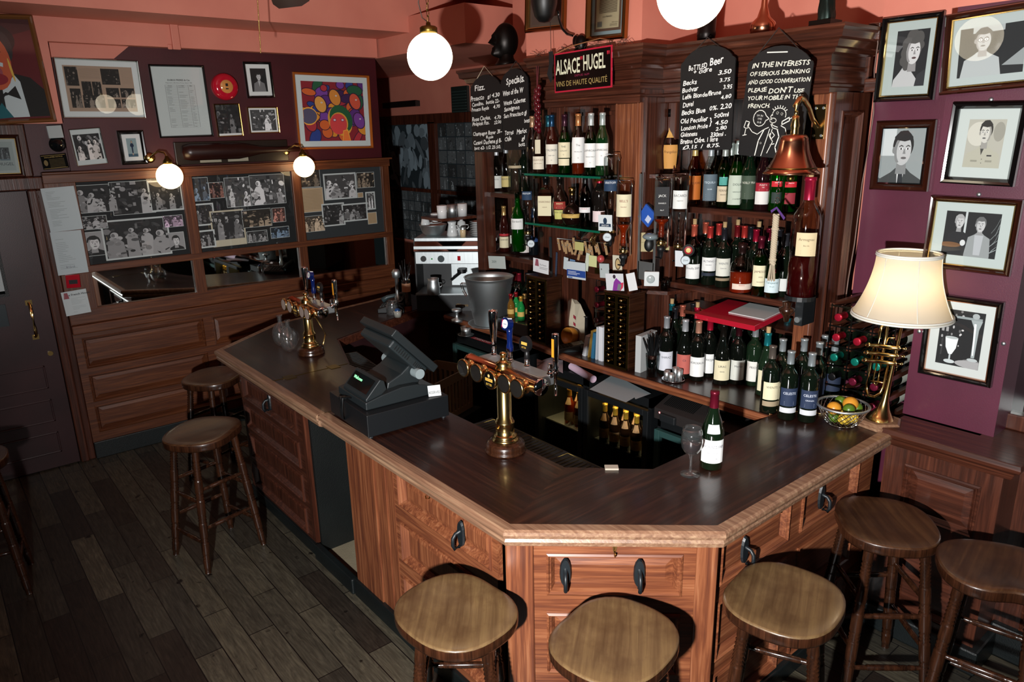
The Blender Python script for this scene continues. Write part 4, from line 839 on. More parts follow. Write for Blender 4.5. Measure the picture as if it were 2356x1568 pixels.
# upper glass shelf: six malts and their back-ups
row(3.0, 2.057, [
 (1240, 'tall', 'dark brown whisky bottle at the left end of the upper glass shelf', dict(glass='#160a05', cap='#c9a06a', labs=((.02, .09, '#d6d0bb', 60, ('LAGAVULIN', 'aged 16 years'), '#7a5a40'), (.105, .18, '#c8c2a8', 25, '', BK)))),
 (1270, 'tall', 'whisky bottle with dark blue cap and white label, upper glass shelf', dict(glass='#2a0c06', cap='#123a58', labs=lb1('#d9d6c6', .05, .155, ('TALISKER', 'single malt', '10'), '#3a4450'))),
 (1299, 'tall', 'green whisky bottle with two cream labels marked 12', dict(glass='#2f8a3a', cap='#3a1a28', liquid=('#2a6a20', .7), labs=((.085, .165, CRM, 62, ('THE', 'GLENLIVET', '12'), '#2a3a3a'), (.045, .08, CRM, 55, '', BK)))),
 (1330, 'tall', 'clear-shouldered whisky bottle with gold neck and tall white label', dict(glass='#d9c8b8', cap='#b87a4a', liquid=('#7a2e10', .62), labs=lb1(WH, .06, .19, ('The', 'MACALLAN', '10'), '#333'))),
 (1359, 'tall', 'green whisky bottle with white cap and tall white label, front one', dict(glass='#25762c', cap='#c5cdcb', liquid=('#1f5a18', .7), labs=lb1(WH, .04, .16, ('LAPHROAIG', 'SINGLE MALT', '10'), '#1a2a22'), dx=-.01)),
 (1385, 'tall', 'dark green whisky bottle with pale cap at the right end of the upper glass shelf', dict(glass='#0a2a10', cap='#b9c8c4', labs=lb1(WH, .05, .16, ('LAPHROAIG', '10'), '#1a2a22'))),
 (1262, 'tall', 'back whisky bottle with teal neck and red strip behind the blue-capped one', dict(glass='#1a0c08', cap='#14505e', dx=.10)),
 (1328, 'tall', 'back whisky bottle with dark cap behind the gold-necked one', dict(glass='#12200e', cap='#101010', dx=.11)),
 (1226, 'tall', 'pale-capped bottle half hidden behind the hanging chillies', dict(glass='#c8ccc8', cap='#b08a6a', dx=.08, liquid=('#c8c8c0', .6)))], 388)
# lower glass shelf liqueurs
row(3.0, 1.763, [
 (1256, 'square', 'square amber liqueur bottle with black cap and cream label, lower glass shelf', dict(glass='#cfc0b0', cap='#121212', liquid=('#3a1508', .6), labs=lb1('#cfc9a8', .04, .15, ('DISARONNO', 'originale'), '#5a2a20'), face=-140)),
 (1288, 'liq', 'dark cream-liqueur bottle with green landscape label', dict(glass='#1a0d08', cap='#1a1410', labs=((.085, .125, '#8a2a20', 50, 'BAILEYS', '#e8d8a0'), (.03, .08, '#b9b86a', 45, 'IRISH CREAM', '#333')))),
 (1316, 'globe', 'round black globe liqueur bottle with gold band and tall gold stopper', dict(glass='#120806', cap='#b8945a', chrome=True, labs=((.045, .066, '#b89a50', 80, 'CHAMBORD', '#2a2010'),))),
 (1346, 'tall', 'tall brown liqueur bottle with red and white band label', dict(glass='#3a1a10', cap='#151515', labs=((.085, .115, '#d8d8d8', 62, 'DRAMBUIE', '#a01a30'),), scale=.92)),
 (1378, 'bordeaux', 'thin bottle with bright red capsule behind the upturned vodka bottle', dict(glass='#14100e', cap='#b0162c', labs=lb1('#d8c8c8', .03, .09, '', BK), dx=.06, scale=.95))], 505)
# corner shelf on the side panel
row(3.30, 2.06, [
 (1503, 'squat', 'squat black liqueur bottle with pink band on the little corner shelf', dict(glass='#0a0708', cap='#0c0c0c', labs=((.05, .075, '#8a2450', 60, 'Tia Maria', '#c03a70'),), scale=1.0, dx=-.02)),
 (1540, 'liq', 'tall brown liqueur bottle with orange label on the little corner shelf', dict(glass='#150a06', cap='#0e0c0c', labs=((.02, .12, '#c9924a', 45, ('Frangelico', ''), '#4a2410'), (.15, .19, '#d8a85a', 35, 'F', '#3a2010')), scale=1.18, dx=.02))], 400)
# right upper shelf
row(3.38, 1.886, [
 (1594, 'tall', 'slim yellow liqueur bottle with orange label at the left of the upper right shelf', dict(glass='#c98a1a', cap='#c9b070', liquid=('#c07010', .8), labs=lb1('#b8641e', .03, .15, 'LIQUORE', '#4a1a0a'), scale=1.0)),
 (1630, 'tall', 'clear bottle with silver-blue label on the upper right shelf', dict(glass='#e0ecea', cap='#aab4b8', liquid=('#d8e8e8', .7), labs=lb1('#5a6a74', .03, .16, ('TEQUILA', 'SILVER'), '#c8d8e0'))),
 (1662, 'tall', 'green bottle with globe-and-eagle style pale label on the upper right shelf', dict(glass='#1f8a3a', cap='#b0b8b0', liquid=('#0a3a10', .7), labs=((.03, .105, '#cbbda0', 60, ('FERNET', 'BRANCA'), '#3a2a20'), (.11, .15, '#4a9a90', 42, '', BK)))),
 (1690, 'champ', 'green vermouth bottle with large pale label, upper right shelf', dict(glass='#2a9a40', cap='#b8c8c0', liquid=('#1a5a20', .7), labs=lb1('#b8c4b4', .02, .16, ('DOLIN', 'VERMOUTH', 'CHAMBERY'), '#1a2a20'))),
 (1718, 'tall', 'dark green vermouth bottle half hidden beside the pale-labelled one', dict(glass='#0a1a0e', cap='#202020', labs=lb1('#3a4a3a', .05, .16, ('NOILLY PRAT', ''), '#d8d8c8'))),
 (1750, 'tall', 'dark vermouth bottle with red and white label, upper right shelf', dict(glass='#1a0a0c', cap='#222', labs=((.09, .13, '#9a1428', 62, ('PUNT E', 'MES'), '#e8e0d8'), (.03, .09, '#d9d9d4', 62, '', BK)))),
 (1783, 'tall', 'bright green vermouth bottle with round red emblem, left one', dict(glass='#0fae3a', cap='#222', liquid=('#0a5a1a', .8), labs=((.115, .14, '#c01a28', 45, 'MARTINI', '#f0f0f0'), (.04, .09, '#20302a', 40, '', BK)))),
 (1812, 'tall', 'bright green vermouth bottle with round red emblem, behind the bell', dict(glass='#0fae3a', cap='#222', liquid=('#0a5a1a', .8), labs=((.115, .14, '#c01a28', 45, 'MARTINI', '#f0f0f0'), (.04, .09, '#8a2430', 40, '', BK)))),
 ], 480)
for i, u in enumerate((1645, 1676, 1704, 1735, 1768)): bottle('tall', (3.50, P(u, 470, 0, 3.50).y, 1.886), 'green bottle in the back row of the upper right shelf, below the blackboards', glass='#0d5a22', cap='#aab8b0' if i % 2 else '#2a2a2a', liquid=('#0a3a14', .7), group='back row of green bottles')
# right lower shelf of wine
G2 = 'wine bottles on the lower right shelf'
row(3.38, 1.456, [
 (1592, 'bordeaux', 'corked wine bottle with orange capsule and small label, leftmost on the lower right shelf', dict(cap='#c8604a', cork=True, labs=lb1(WH, .03, .105, ('Brouilly 2009', ''), '#223'), group=G2, dx=-.04, scale=1.02)),
 (1628, 'bordeaux', 'wine bottle with bright red capsule and plain white label, second on the lower right shelf', dict(cap='#c03a34', labs=((.075, .145, WH, 62, ('ALTANO', 'DOURO'), '#445'), (.05, .066, '#1a2434', 62, '', BK)), group=G2)),
 (1660, 'bordeaux', 'wine bottle with dark capsule, cork and tall pale label, lower right shelf', dict(cap='#2a2a30', cork=True, labs=((.06, .15, '#d5d8cc', 62, ('WENTE', 'Cabernet'), '#445'), (.036, .05, '#8a7a60', 62, '', BK)), group=G2)),
 (1703, 'squat', 'clear cut-glass bourbon bottle part filled with amber, lower right shelf', dict(glass='#e4dcd4', cap='#2c1a18', liquid=('#8a2a10', .42), labs=((.02, .045, '#d8c8b8', 50, 'RESERVE', '#a03020'),), scale=1.12, dx=-.05)),
 (1732, 'bordeaux', 'dark wine bottle with crimson capsule behind the bourbon bottle', dict(cap='#9a1230', group=G2, dx=.05)),
 (1745, 'whisky', 'green whiskey bottle with cream label and pourer, lower right shelf', dict(glass='#1f7a34', cap='#5a1426', liquid=('#1a5a1a', .7), labs=((.05, .15, '#dcd8b4', 62, ('JAMESON', 'IRISH', 'WHISKEY'), '#5a1a24'),), dx=-.05)),
 (1775, 'whisky', 'squat green gin bottle with red seal beside the whiskey bottle', dict(glass='#1c8a44', cap='#aab4b4', liquid=('#0e4a20', .7), labs=((.03, .10, '#c8dce0', 62, ('Tanqueray', 'dry gin'), '#2a5a5a'), (.13, .15, '#7a1422', 22, '', BK)), dx=-.05, scale=.95)),
 (1800, 'bordeaux', 'dark bottle with pale label at the right end of the lower right shelf', dict(cap='#3a3a40', labs=lb1('#d0d4d0', .03, .09, '', BK), group=G2, dx=.02)),
 ], 655)
for i, (u, c, ck) in enumerate(((1618, '#c8604a', 0), (1648, '#c8403a', 0), (1690, '#7a1a20', 1), (1706, '#c03a34', 0), (1720, '#26262c', 0), (1738, '#26262c', 1), (1762, '#6a1226', 0), (1785, '#2a2a30', 0))):
    bottle('bordeaux', (3.51, P(u, 640, 0, 3.51).y, 1.456), 'dark wine bottle standing in the back row of the lower right shelf', cap=c, cork=ck, group='back row of wine on the lower right shelf')
bottle('tall', (3.40, P(1648, 640, 0, 3.40).y - .0, 1.456), 'dark wine bottle with coral capsule between the two white-labelled ones', cap='#c8503e', group=G2) if 0 else None
# left shelves
row(3.36, 1.888, [
 (1144, 'champ', 'clear bottle with white label at the left of the left-hand shelf', dict(glass='#dfe6e4', cap='#c8ccd0', liquid=('#d8dcd8', .5), labs=lb1('#cfd2ca', .02, .11, ('PASTIS', ''), '#445'), scale=.9)),
 (1166, 'tall', 'clear bottle with yellow label on the left-hand shelf', dict(glass='#dfe6e4', cap='#aab0b4', liquid=('#d8dcd0', .5), labs=lb1('#c8b878', .03, .10, 'ABSINTHE', '#445'))),
 (1187, 'champ', 'large clear bottle with gold ribbon label on the left-hand shelf', dict(glass='#e8eeec', cap='#b8a878', liquid=('#dfe4e0', .7), labs=lb1('#b8a888', .14, .155, '', BK), scale=1.1)),
 (1206, 'bordeaux', 'dark green bottle beside the hanging specials board', dict(glass='#0c140c', cap='#141414', dx=.05))], 440)
row(3.34, 1.452, [
 (1161, 'tall', 'tall aperitif bottle with cream label at the left of the lower left shelf', dict(glass='#2a0d0a', cap='#b8945a', labs=((.03, .105, CRM, 60, ('CAMPARI', ''), '#333'), (.11, .125, '#a8242c', 60, '', BK)))),
 (1185, 'tall', 'dark aperitif bottle with octagonal white label on the lower left shelf', dict(glass='#120b0a', cap='#b09a60', labs=((.07, .125, WH, 50, ('NOILLY', 'PRAT'), '#a02434'),))),
 (1207, 'tall', 'dark bottle with tall pink-spotted label on the lower left shelf', dict(glass='#140e0e', cap='#202020', labs=lb1('#d8d0cc', .02, .15, ('PIMMS', ''), '#a05060'))),
 (1228, 'tall', 'dark bottle behind the small optic on the lower left shelf', dict(glass='#0c1216', cap='#1a3050', labs=lb1('#1a3a6a', .09, .13, '', BK), dx=.05))], 575)
# big green gin bottle between the shelves, on an optic rail
o = bottle('tall', (3.22, P(1192, 560, 0, 3.22).y, 1.50), 'large bright green gin bottle with white label hanging between the left shelves', glass='#17a848', cap=None, liquid=('#0f7a30', .9), labs=((.12, .175, WH, 60, ("Gordon's", ''), '#222'),), scale=1.22)
# wine bottles on the back counter: (u, v of the base, capsule, cork, label)
wines = [
 (1530, 858, 'bordeaux', '#a8acb0', 0, '#c8ccd4', ('SHIRAZ', ''), 'wine bottle with silver pourer, just right of the black straws'),
 (1572, 865, 'burgundy', '#b8bcc0', 0, '#b05a50', ('Ch', ''), 'wine bottle with silver capsule and ornate red and cream label'),
 (1602, 872, 'bordeaux', '#c89078', 0, WH, ('BORDEAUX', ''), 'wine bottle with copper-pink capsule and white label, mid back counter'),
 (1628, 864, 'bordeaux', '#b01834', 0, WH, ('*', 'RIOJA')[1:], 'wine bottle with crimson capsule and cut-corner white label'),
 (1658, 880, 'burgundy', '#181410', 1, CRM, ('LIRAC', 'SERRE'), 'wine bottle with cork and cream label reading Lirac'),
 (1693, 880, 'bordeaux', '#3a1018', 1, '#c8ccc4', ('Merlot', ''), 'wine bottle with dark red capsule, cork and grey label reading Merlot'),
 (1730, 883, 'bordeaux', '#9a9ea0', 0, '#dcdcd4', ('PRIORY', ''), 'green wine bottle with pewter capsule and tall white label, front row'),
 (1757, 905, 'burgundy', '#1a7a80', 1, CRM, ('SERRE', ''), 'pale green wine bottle with teal capsule and tall cork')]
for u, v, kd, cp, ck, lc, tx, lb in wines:
    p = P(u, v, 2, 1.0); bottle(kd, (p.x, p.y, 1.0), lb, glass='#142416' if 'green' in lb else '#0a0d0a', mat='darkglass', cap=cp, cork=bool(ck), labs=((.025, .125, lc, 60, tx, '#2a2a34'),), group='open wines on the back counter')
rg = random.Random(11); spots = [(1548, 845), (1565, 848), (1588, 850), (1612, 850), (1640, 852), (1668, 855), (1683, 862), (1712, 862), (1722, 868), (1748, 868), (1764, 872), (1780, 880), (1800, 878), (1822, 880), (1540, 852), (1598, 845), (1650, 846), (1700, 850), (1735, 858), (1786, 862), (1808, 866)]
for i, (u, v) in enumerate(spots):
    p = P(u, v, 2, 1.0); x = p.x + .10 + .05 * (i % 3); y = P(u, v, 0, x).y
    bottle('bordeaux' if i % 3 else 'burgundy', (x, y, 1.0), 'dark wine bottle in the crowded back rows under the red box on the back counter', cap=rg.choice(['#b01834', '#7a1426', '#b01834', '#2a2a2e', '#1a6a74', '#c0c4c8', '#c8705a']), cork=rg.random() < .3, group='back rows of wine on the back counter')
# end of the right arm
for u, v, cp, ck, lc, tc, tx, lb in ((1767, 945, '#6a625a', 0, CRM, '#554', ('WENTE', ''), 'wine bottle with bronze capsule and big cream label at the counter corner'),
   (1808, 960, '#9aa4a8', 0, '#1c2c48', '#d8e0ee', ('CELESTE', ''), 'silver-capped bottle with starry blue label, left of the front pair'),
   (1855, 966, '#9aa4a8', 0, '#1c2c48', '#d8e0ee', ('CELESTE', 'CRIANZA'), 'front silver-capped bottle with starry blue label reading Celeste')):
    p = P(u, v, 2, 1.0); sl = ((.065, .145, lc, 60, tx, tc), (.035, .058, '#c8ccd0' if tc != '#554' else '#9a8a70', 60, '', BK)); bottle('bordeaux', (p.x, p.y, 1.0), lb, cap=cp, capz=.245, labs=sl)
for u, v in ((1790, 925), (1838, 925), (1872, 935), (1885, 915), (1908, 925)):
    p = P(u, v, 2, 1.0); bottle('bordeaux', (p.x, p.y, 1.0), 'silver-capped dark bottle in the second row behind the starry-labelled pair', cap='#9aa4a8', capz=.245, labs=((.065, .145, '#16233a', 60, '', BK),), group='silver-capped bottles behind the front pair')
for u, v in ((1825, 872), (1893, 880)): p = P(u, v, 2, 1.0); bottle('burgundy', (p.x, p.y, 1.0), 'all-dark bottle standing behind the silver-capped bottles', cap='#0c0c0e', group='dark bottles behind the silver caps')
# the open bottle and glass on the bar
p = P(1635, 1072, 2, 1.0); bottle('burgundy', (p.x, p.y, 1.0), 'open red wine bottle with burgundy capsule standing beside the wine glass on the bar', glass='#0d1a0e', cap='#6a1428', capz=.235, labs=((.03, .12, '#e6e8e6', 66, ('CHASSAGNE DU PAPE', 'Appellation', 'Controlee'), '#556'), (.145, .178, '#dfe3e0', 34, '', '#889')), face=-138)
p = P(1588, 1090, 2, 1.0); t = thing('wine_glass', 'stemmed wine glass half full of red wine beside the open bottle', 'wine glass', T(p.x, p.y, 1.0))
MB('glass').lathe([(0, 0), (.038, .0), (.039, .002), (.012, .007), (.006, .014), (.0055, .07), (.009, .082), (.025, .092), (.038, .112), (.0425, .138), (.040, .165), (.0355, .195), (.0343, .195), (.0388, .165), (.0412, .138), (.0368, .113), (.024, .0945), (.0, .087)], 32).build('glass', t)
MB('darkglass', '#1a0308').lathe([(0, .0885), (.0235, .0955), (.0362, .114), (.0405, .137), (.0402, .140), (0, .140)], 28).build('wine', t)
# ================================================================ CHALKBOARDS, SIGN
def stroke(A, pts, wd, col='#e4e6dc'):
    for (x0, y0), (x1, y1) in zip(pts, pts[1:]):
        a, b = (x0 * A.w, y0 * A.h), (x1 * A.w, y1 * A.h); dx, dy = b[0] - a[0], b[1] - a[1]; L = math.hypot(dx, dy) or 1e-6; nx, ny = -dy / L * wd, dx / L * wd
        ex, ey = dx / L * wd * .5, dy / L * wd * .5; z = A.z + .0004
        A.mb.add([(A.x + a[0] + nx - ex, A.y + a[1] + ny - ey, z), (A.x + a[0] - nx - ex, A.y + a[1] - ny - ey, z), (A.x + b[0] - nx + ex, A.y + b[1] - ny + ey, z), (A.x + b[0] + nx + ex, A.y + b[1] + ny + ey, z)], [(0, 1, 2, 3)], mat='paper', col=col)
def chalkboard(label, x, q, lines, peak, doodle=None, cc='#f2f4ee', cord='#2a211c'):
    M, w_, h = quadM(0, x, q); t = thing('chalkboard', label, 'chalkboard', M, 'hanging chalkboards')
    sh = h - .19 * w_; pts = [(0.01, 0), (w_ - .01, 0), (w_, .01), (w_, sh - .01), (w_ * .985, sh), (w_ * .93, sh + .01)]
    for i in range(11): a = math.pi * (.16 + .68 * i / 10); pts.append((w_ / 2 + w_ * .50 * math.cos(a), sh - .0 + (h - sh) * (math.sin(a) - .48) / .52 * .9 + .012))
    pts += [(w_ * .07, sh + .01), (w_ * .015, sh), (0, sh - .01), (0, .01)]
    MB('slate').prism(pts, 0, .008).build('slate', t, bevel=.002)
    b = MB('paper'); A = Art(b, 0, 0, w_, h, .0085)
    for tx, px, py, sz, al, *ft in lines: A.k = 0; write(b, tx, sz * h, lambda a, c: (px * w_ + a * math.cos(.04), py * h + c + a * .05, .0092), cc, 'paper', al, hand=.8, slant=.12, bold=.018, fit=ft[0] * w_ if ft else None)
    if doodle: doodle(A)
    b.build('chalk_writing', t)
    pk = M.inverted() @ P(peak[0], peak[1], 0, x + .01); MB('cloth', cord).tube([(w_ * .05, sh, .005), (pk.x, pk.y, .0), (w_ * .95, sh, .005)], .0028, 6).build('cord', t)
    return t
def LN(x0, w_, y1, h, rows): return [(t_, (x - x0) / w_, (y1 - y) / h, s / h, 'l', *( [f / w_] if f else [])) for t_, x, y, s, f in rows]
chalkboard('chalkboard headed Bottled Beer and cidre with a price list', 3.165, [(1566, 115), (1692, 103), (1688, 341), (1567, 348)], LN(322, 612, 1405, 1170, [
 ('BoTTLED', 415, 480, 85, 215), ('Beer', 655, 440, 120, 150), ('+ cidre', 470, 520, 75, 215), ('3.50', 750, 560, 65, 145), ('Becks', 352, 640, 78, 165), ('3.75', 772, 640, 62, 120), ('Budvar', 345, 722, 78, 195), ('Leffe Blonde/Brune', 352, 800, 72, 445), ('3.95', 818, 722, 68, 98), ('Duvel', 358, 893, 84, 130), ('4.80', 798, 830, 62, 108), ('Becks Blue', 345, 985, 78, 285), ('0%. 2.20', 672, 948, 76, 245),
 ('Old Peculier', 336, 1085, 78, 325), ('500ml', 730, 1036, 68, 165), ('London Pride', 345, 1168, 74, 315), ('}', 680, 1110, 110, 0), ('4.50', 745, 1118, 62, 138), ('2.80', 752, 1182, 60, 125), ('Guinness', 340, 1244, 76, 205), ('330ml .', 692, 1254, 68, 180), ('Breton Cidre. 1 litre', 342, 1330, 78, 440), ('\u00a33.15  /  8.75.', 370, 1395, 60, 440)]), (1631, 86))
def doodle(A):
    s = lambda pts, w_=.0017: stroke(A, [((x - 40) / 1000, (1000 - y) / 1000) for x, y in pts], w_)
    s([(330, 45), (640, 45)], .0025)
    arc = lambda cx, cy, rx, ry, a, b, n=12: [(cx + rx * math.cos(R(a + (b - a) * i / n)), cy - ry * math.sin(R(a + (b - a) * i / n))) for i in range(n + 1)]
    s(arc(640, 600, 105, 60, -20, 190)); s([(540, 590), (510, 620), (535, 650)]); s(arc(555, 655, 50, 22, 0, 360)); s(arc(610, 585, 16, 10, 0, 300)); s(arc(680, 592, 14, 10, 0, 300))
    for i in range(7): a = R(35 + i * 18); s([(640 + 115 * math.cos(a), 600 - 68 * math.sin(a)), (640 + 140 * math.cos(a), 600 - 84 * math.sin(a))])
    s([(535, 670), (560, 700), (640, 715)]); s([(530, 690), (560, 722), (650, 735)]); s([(700, 690), (810, 650), (800, 620), (700, 660), (700, 690)], .0022); s([(810, 635), (900, 600)])
    s([(500, 720), (420, 745), (330, 790), (240, 770), (190, 735)]); s([(190, 735), (150, 720), (170, 690)]); s([(150, 800), (90, 810)]); s([(120, 800), (130, 740), (95, 730), (120, 670), (180, 680), (165, 735), (130, 740)])
    s([(430, 745), (360, 850), (330, 990)], .0025); s([(640, 735), (680, 800), (640, 900), (700, 1000)], .0025); s([(520, 735), (470, 880), (430, 990)]); s([(560, 735), (540, 800), (590, 850), (520, 960)]); s([(560, 760), (610, 790), (560, 830), (520, 790), (560, 760)])
    s(arc(400, 870, 10, 7, 0, 330)); s([(560, 880), (620, 868)]); s([(690, 700), (760, 720), (800, 790)])
    s(arc(340, 640, 105, 75, 20, 350)); s([(440, 615), (490, 640), (440, 660)])
    for t_, y in (("I'M IN", 625), ('THE', 655), ('PUB', 688)): write(A.mb, t_, .026 * A.h, lambda a, c: (.30 * A.w + a, (1000 - y) / 1000 * A.h + c, .0096), '#cfd2cc', 'paper', 'c', hand=.8)
chalkboard('chalkboard asking drinkers not to use a mobile, with a doodled man', 3.16, [(1729, 108), (1874, 108), (1846, 366), (1698, 358)], [('IN THE INTERESTS', .07, .815, .062, 'l', .88), ('OF SERIOUS DRINKING', .05, .742, .052, 'l', .92), ('AND GOOD CONVERSATION', .04, .668, .052, 'l', .95), ('PLEASE', .05, .595, .054, 'l', .30), ("DON'T", .38, .590, .068, 'l', .36), ('USE', .77, .598, .05, 'l', .16), ('YOUR MOBILE IN THE', .06, .520, .054, 'l', .86), ('FRENCH.', .08, .450, .054, 'l', .36)], (1795, 64), doodle, '#dcdecf')
chalkboard('leftmost chalkboard headed Fizz, with a pale hanging cord', 3.125, [(1084, 178), (1157, 170), (1157, 350), (1089, 349)], LN(175, 285, 1135, 690, [('Fizz.', 215, 575, 75, 100), ('Prosecco', 172, 665, 62, 130), ('gl 4.30', 335, 645, 50, 110), ('Canelino.', 185, 712, 50, 115), ('bottle 22-', 318, 700, 48, 125), ('Prosecco Royale', 180, 760, 48, 165), ('4.70', 385, 742, 44, 60), ('Rose Clarius.', 180, 850, 52, 180), ('4.70', 390, 838, 44, 62), ('Pinkpink Fizz.', 182, 892, 46, 165), ('22.00', 388, 880, 42, 66), ('Champagne Royer', 186, 985, 50, 215), ('35-', 412, 965, 48, 46), ('Rose', 310, 1012, 42, 70), ('Canard Duchene gl 8-', 188, 1070, 54, 265), ('bot 42- 1/2 23.50.', 195, 1118, 42, 250)]), (1117, 152), cord='#b8a88e')
chalkboard('chalkboard headed Specials beside the red chillies', 3.12, [(1156, 165), (1219, 157), (1217, 342), (1159, 347)], LN(455, 245, 1115, 690, [('Specials.', 505, 545, 85, 170), ('Wine of the W', 468, 635, 62, 190), ('Wente Cabernet', 472, 718, 56, 205), ('Sauvignon', 475, 770, 52, 145), ('San Francisco gl', 470, 828, 52, 215), ('bottle', 660, 885, 46, 60), ('Torres', 472, 980, 60, 85), ('Merlot', 585, 975, 60, 95), ('Chile', 470, 1035, 56, 65), ('gl', 630, 1030, 50, 30), ('bott.', 600, 1085, 50, 62)]), (1190, 140))
M, w_, h = quadM(0, 2.99, [(1277, 124), (1408.6, 103.4), (1410.4, 200.3), (1278.5, 214.3)]); t = thing('enamel_sign', 'black glass sign with red border hung on the cornice, reading ALSACE', 'sign', M @ T(0, 0, 0))
MB('gloss', '#b3243a').box(0, w_, 0, h, 0, .006).build('border', t, label='red border'); b = MB('gloss', '#0a0908').box(.008, w_ - .008, .008, h - .008, .006, .0075); b.build('face', t)
b = MB('gloss', '#d8cf9a'); pl = lambda px, py, z=.0079: (lambda a, c: (px * w_ + a, py * h + c, z))
for k_, dx in (('#d9dcc0', 0),):
    zz = .0078 if dx else .0081
    write(b, 'ALSACE', .52 * h, pl(.03 + dx, .46 - dx, zz), k_, 'gloss', fit=.44 * w_, bold=.012); write(b, 'HUGEL', .52 * h, pl(.52 + dx, .49 - dx, zz), k_, 'gloss', fit=.38 * w_, bold=.012)
write(b, '"', .30 * h, pl(.468, .62), '#c0283c', 'gloss', bold=.02); write(b, '"', .30 * h, pl(.92, .66), '#c0283c', 'gloss', bold=.02)
write(b, 'DEPUIS 1639', .075 * h, pl(.5, .36), '#8a2a4a', 'gloss', 'c', fit=.26 * w_); write(b, 'VINS DE HAUTE QUALIT\u00c9', .19 * h, pl(.03, .15), '#a8925a', 'gloss', fit=.90 * w_); b.build('lettering', t)
MB('cloth', '#8a5a34').tube([(0.0, h, 0), (w_ * .3, h + .03, -.01), (w_ * .75, h + .045, -.02), (w_, h + .02, 0)], .003, 6).build('cord', t)
# ---- bell
p = P(1820, 400, 0, 3.0); t = thing('brass_bell', 'copper-coloured hanging bell on a brass bracket screwed to the right upright', 'bell', T(3.0, p.y, 2.098))
MB('copper').lathe([(.112, .004), (.117, 0), (.119, .004), (.105, .018), (.096, .034), (.080, .062), (.066, .10), (.060, .135), (.058, .150), (.050, .162), (.022, .166), (0, .166)], 40).lathe([(.112, .004), (.098, .03), (.075, .06), (.06, .10), (.052, .15), (0, .155)], 32).build('bell_body', t)
MB('old_brass').tube([(.103 * math.cos(a * .1963), .103 * math.sin(a * .1963), .026) for a in range(32)], .0025, 6, closed=True).build('band', t)
MB('brass').lathe([(.018, .164), (.016, .19), (.02, .20), (.014, .225), (.016, .24), (0, .245)], 16).tube([(0, -.0, .225), (.0, .0, .25), (.0, .0, .262)], .009, 8).build('crown', t)
b = MB('brass', M=T(0, 0, .25)); pts = [(0, 0, -.005), (-.012, .0, .03), (.02, -.0, .062), (.075, .015, .06), (.14, .025, .03), (.20, .035, -.02), (.262, .04, -.055)]; b.tube([Vector(a) for a in pts], [.008, .010, .012, .012, .011, .011, .009], 10); b.build('bracket_arm', t)
b = MB('brass', M=T(.268, .04, .215)).box(0, .008, -.028, .028, -.075, .075); [b.at(T(.268, .04 + yy, .215 + zz) @ RY(90)).cyl(.006, -.003, 0, 10, col='#fff', mat='steel') for yy in (-.018, .018) for zz in (-.06, .06)]; b.build('wall_plate', t)
b = MB('old_brass').tube([(0, 0, .15), (0, 0, -.01)], .004, 6).sphere((0, 0, -.02), .016, 12); b.build('clapper', t)
x0, y0 = 3.0, p.y; t = thing('bell_rope', 'knotted cream macrame bell rope with tassel hanging below the bell, purple ribbon on top', 'bell rope', T(x0, y0 + .055, 0)); Z = lambda v: P(1803, v, 0, x0).z
MB('chrome').tube([(.012 * math.cos(a * .52), 0, Z(440) + .012 * math.sin(a * .52)) for a in range(12)], .002, 5, closed=True).tube([(.0, .01 * math.cos(a * .52), Z(462) + .014 * math.sin(a * .52)) for a in range(12)], .002, 5, closed=True).tube([(0, 0, Z(432)), (0, 0, 2.085)], .003, 5).build('ring', t)
b = MB('cloth', '#4a2a6a'); b.add([(0, 0, Z(476)), (.0, .03, Z(486)), (0, .025, Z(492)), (0, 0, Z(481)), (0, -.045, Z(500)), (0, -.038, Z(506)), (.002, 0, Z(484))], [(0, 1, 2, 3), (0, 3, 6, 5, 4)]); b.build('ribbon', t, label='purple ribbon')
b = MB('cloth', '#b0a48c'); zt_, zb = Z(495), Z(612)
for k_ in range(4):
    b.tube([(.010 * math.cos(i * .9 + k_ * 1.57), .010 * math.sin(i * .9 + k_ * 1.57), zt_ + (zb - zt_) * i / 40) for i in range(41)], .0058, 6)
for v in (528, 600): b.sphere((0, 0, Z(v)), .018, 10, sq=(1, 1, .6))
for k_ in range(10): a = k_ * .63; b.tube([(.008 * math.cos(a), .008 * math.sin(a), Z(606)), (.016 * math.cos(a), .016 * math.sin(a), Z(650))], .0028, 5)
b.build('cord', t)
# ---- magnum in its cradle
pb = P(1838, 688, 0, 3.16); o = bottle('magnum', (3.17, pb.y, pb.z), 'very tall clear brandy bottle in a black cradle on the right upright', glass='#dccfc8', cap='#a01838', capz=.39, cork=True, liquid=('#3a0a0c', .36), labs=((.18, .27, '#cfc09a', 40, ('Armagnac', 'Bas de'), '#6a5a40'),), scale=1.10, face=-150)
t = thing('bottle_cradle', 'black bottle cradle with wooden knob under the tall brandy bottle', 'bracket', T(3.17, pb.y, pb.z)); MB('rubber', '#14181a').lathe([(0, -.004), (.05, -.004), (.07, -.001), (.07, .02)], 20, sm=False).box(.0, .11, -.02, .02, -.13, -.004).build('holder', t); MB('rubber', '#14181a').tube([(.055, -.02, .0), (.07, -.03, .15), (.07, -.03, .38), (.02, -.03, .42)], .005, 6).build('strap', t)
MB('turned', M=T(-.02, .05, -.07)).lathe([(0, -.05), (.012, -.045), (.016, -.02), (.036, .005), (.038, .02), (.02, .03), (.024, .05), (0, .055)], 20).build('knob', t); MB('steel', M=T(-.0, -.0, -.10) @ RY(-90)).cyl(.014, 0, .012, 16).build('badge', t)
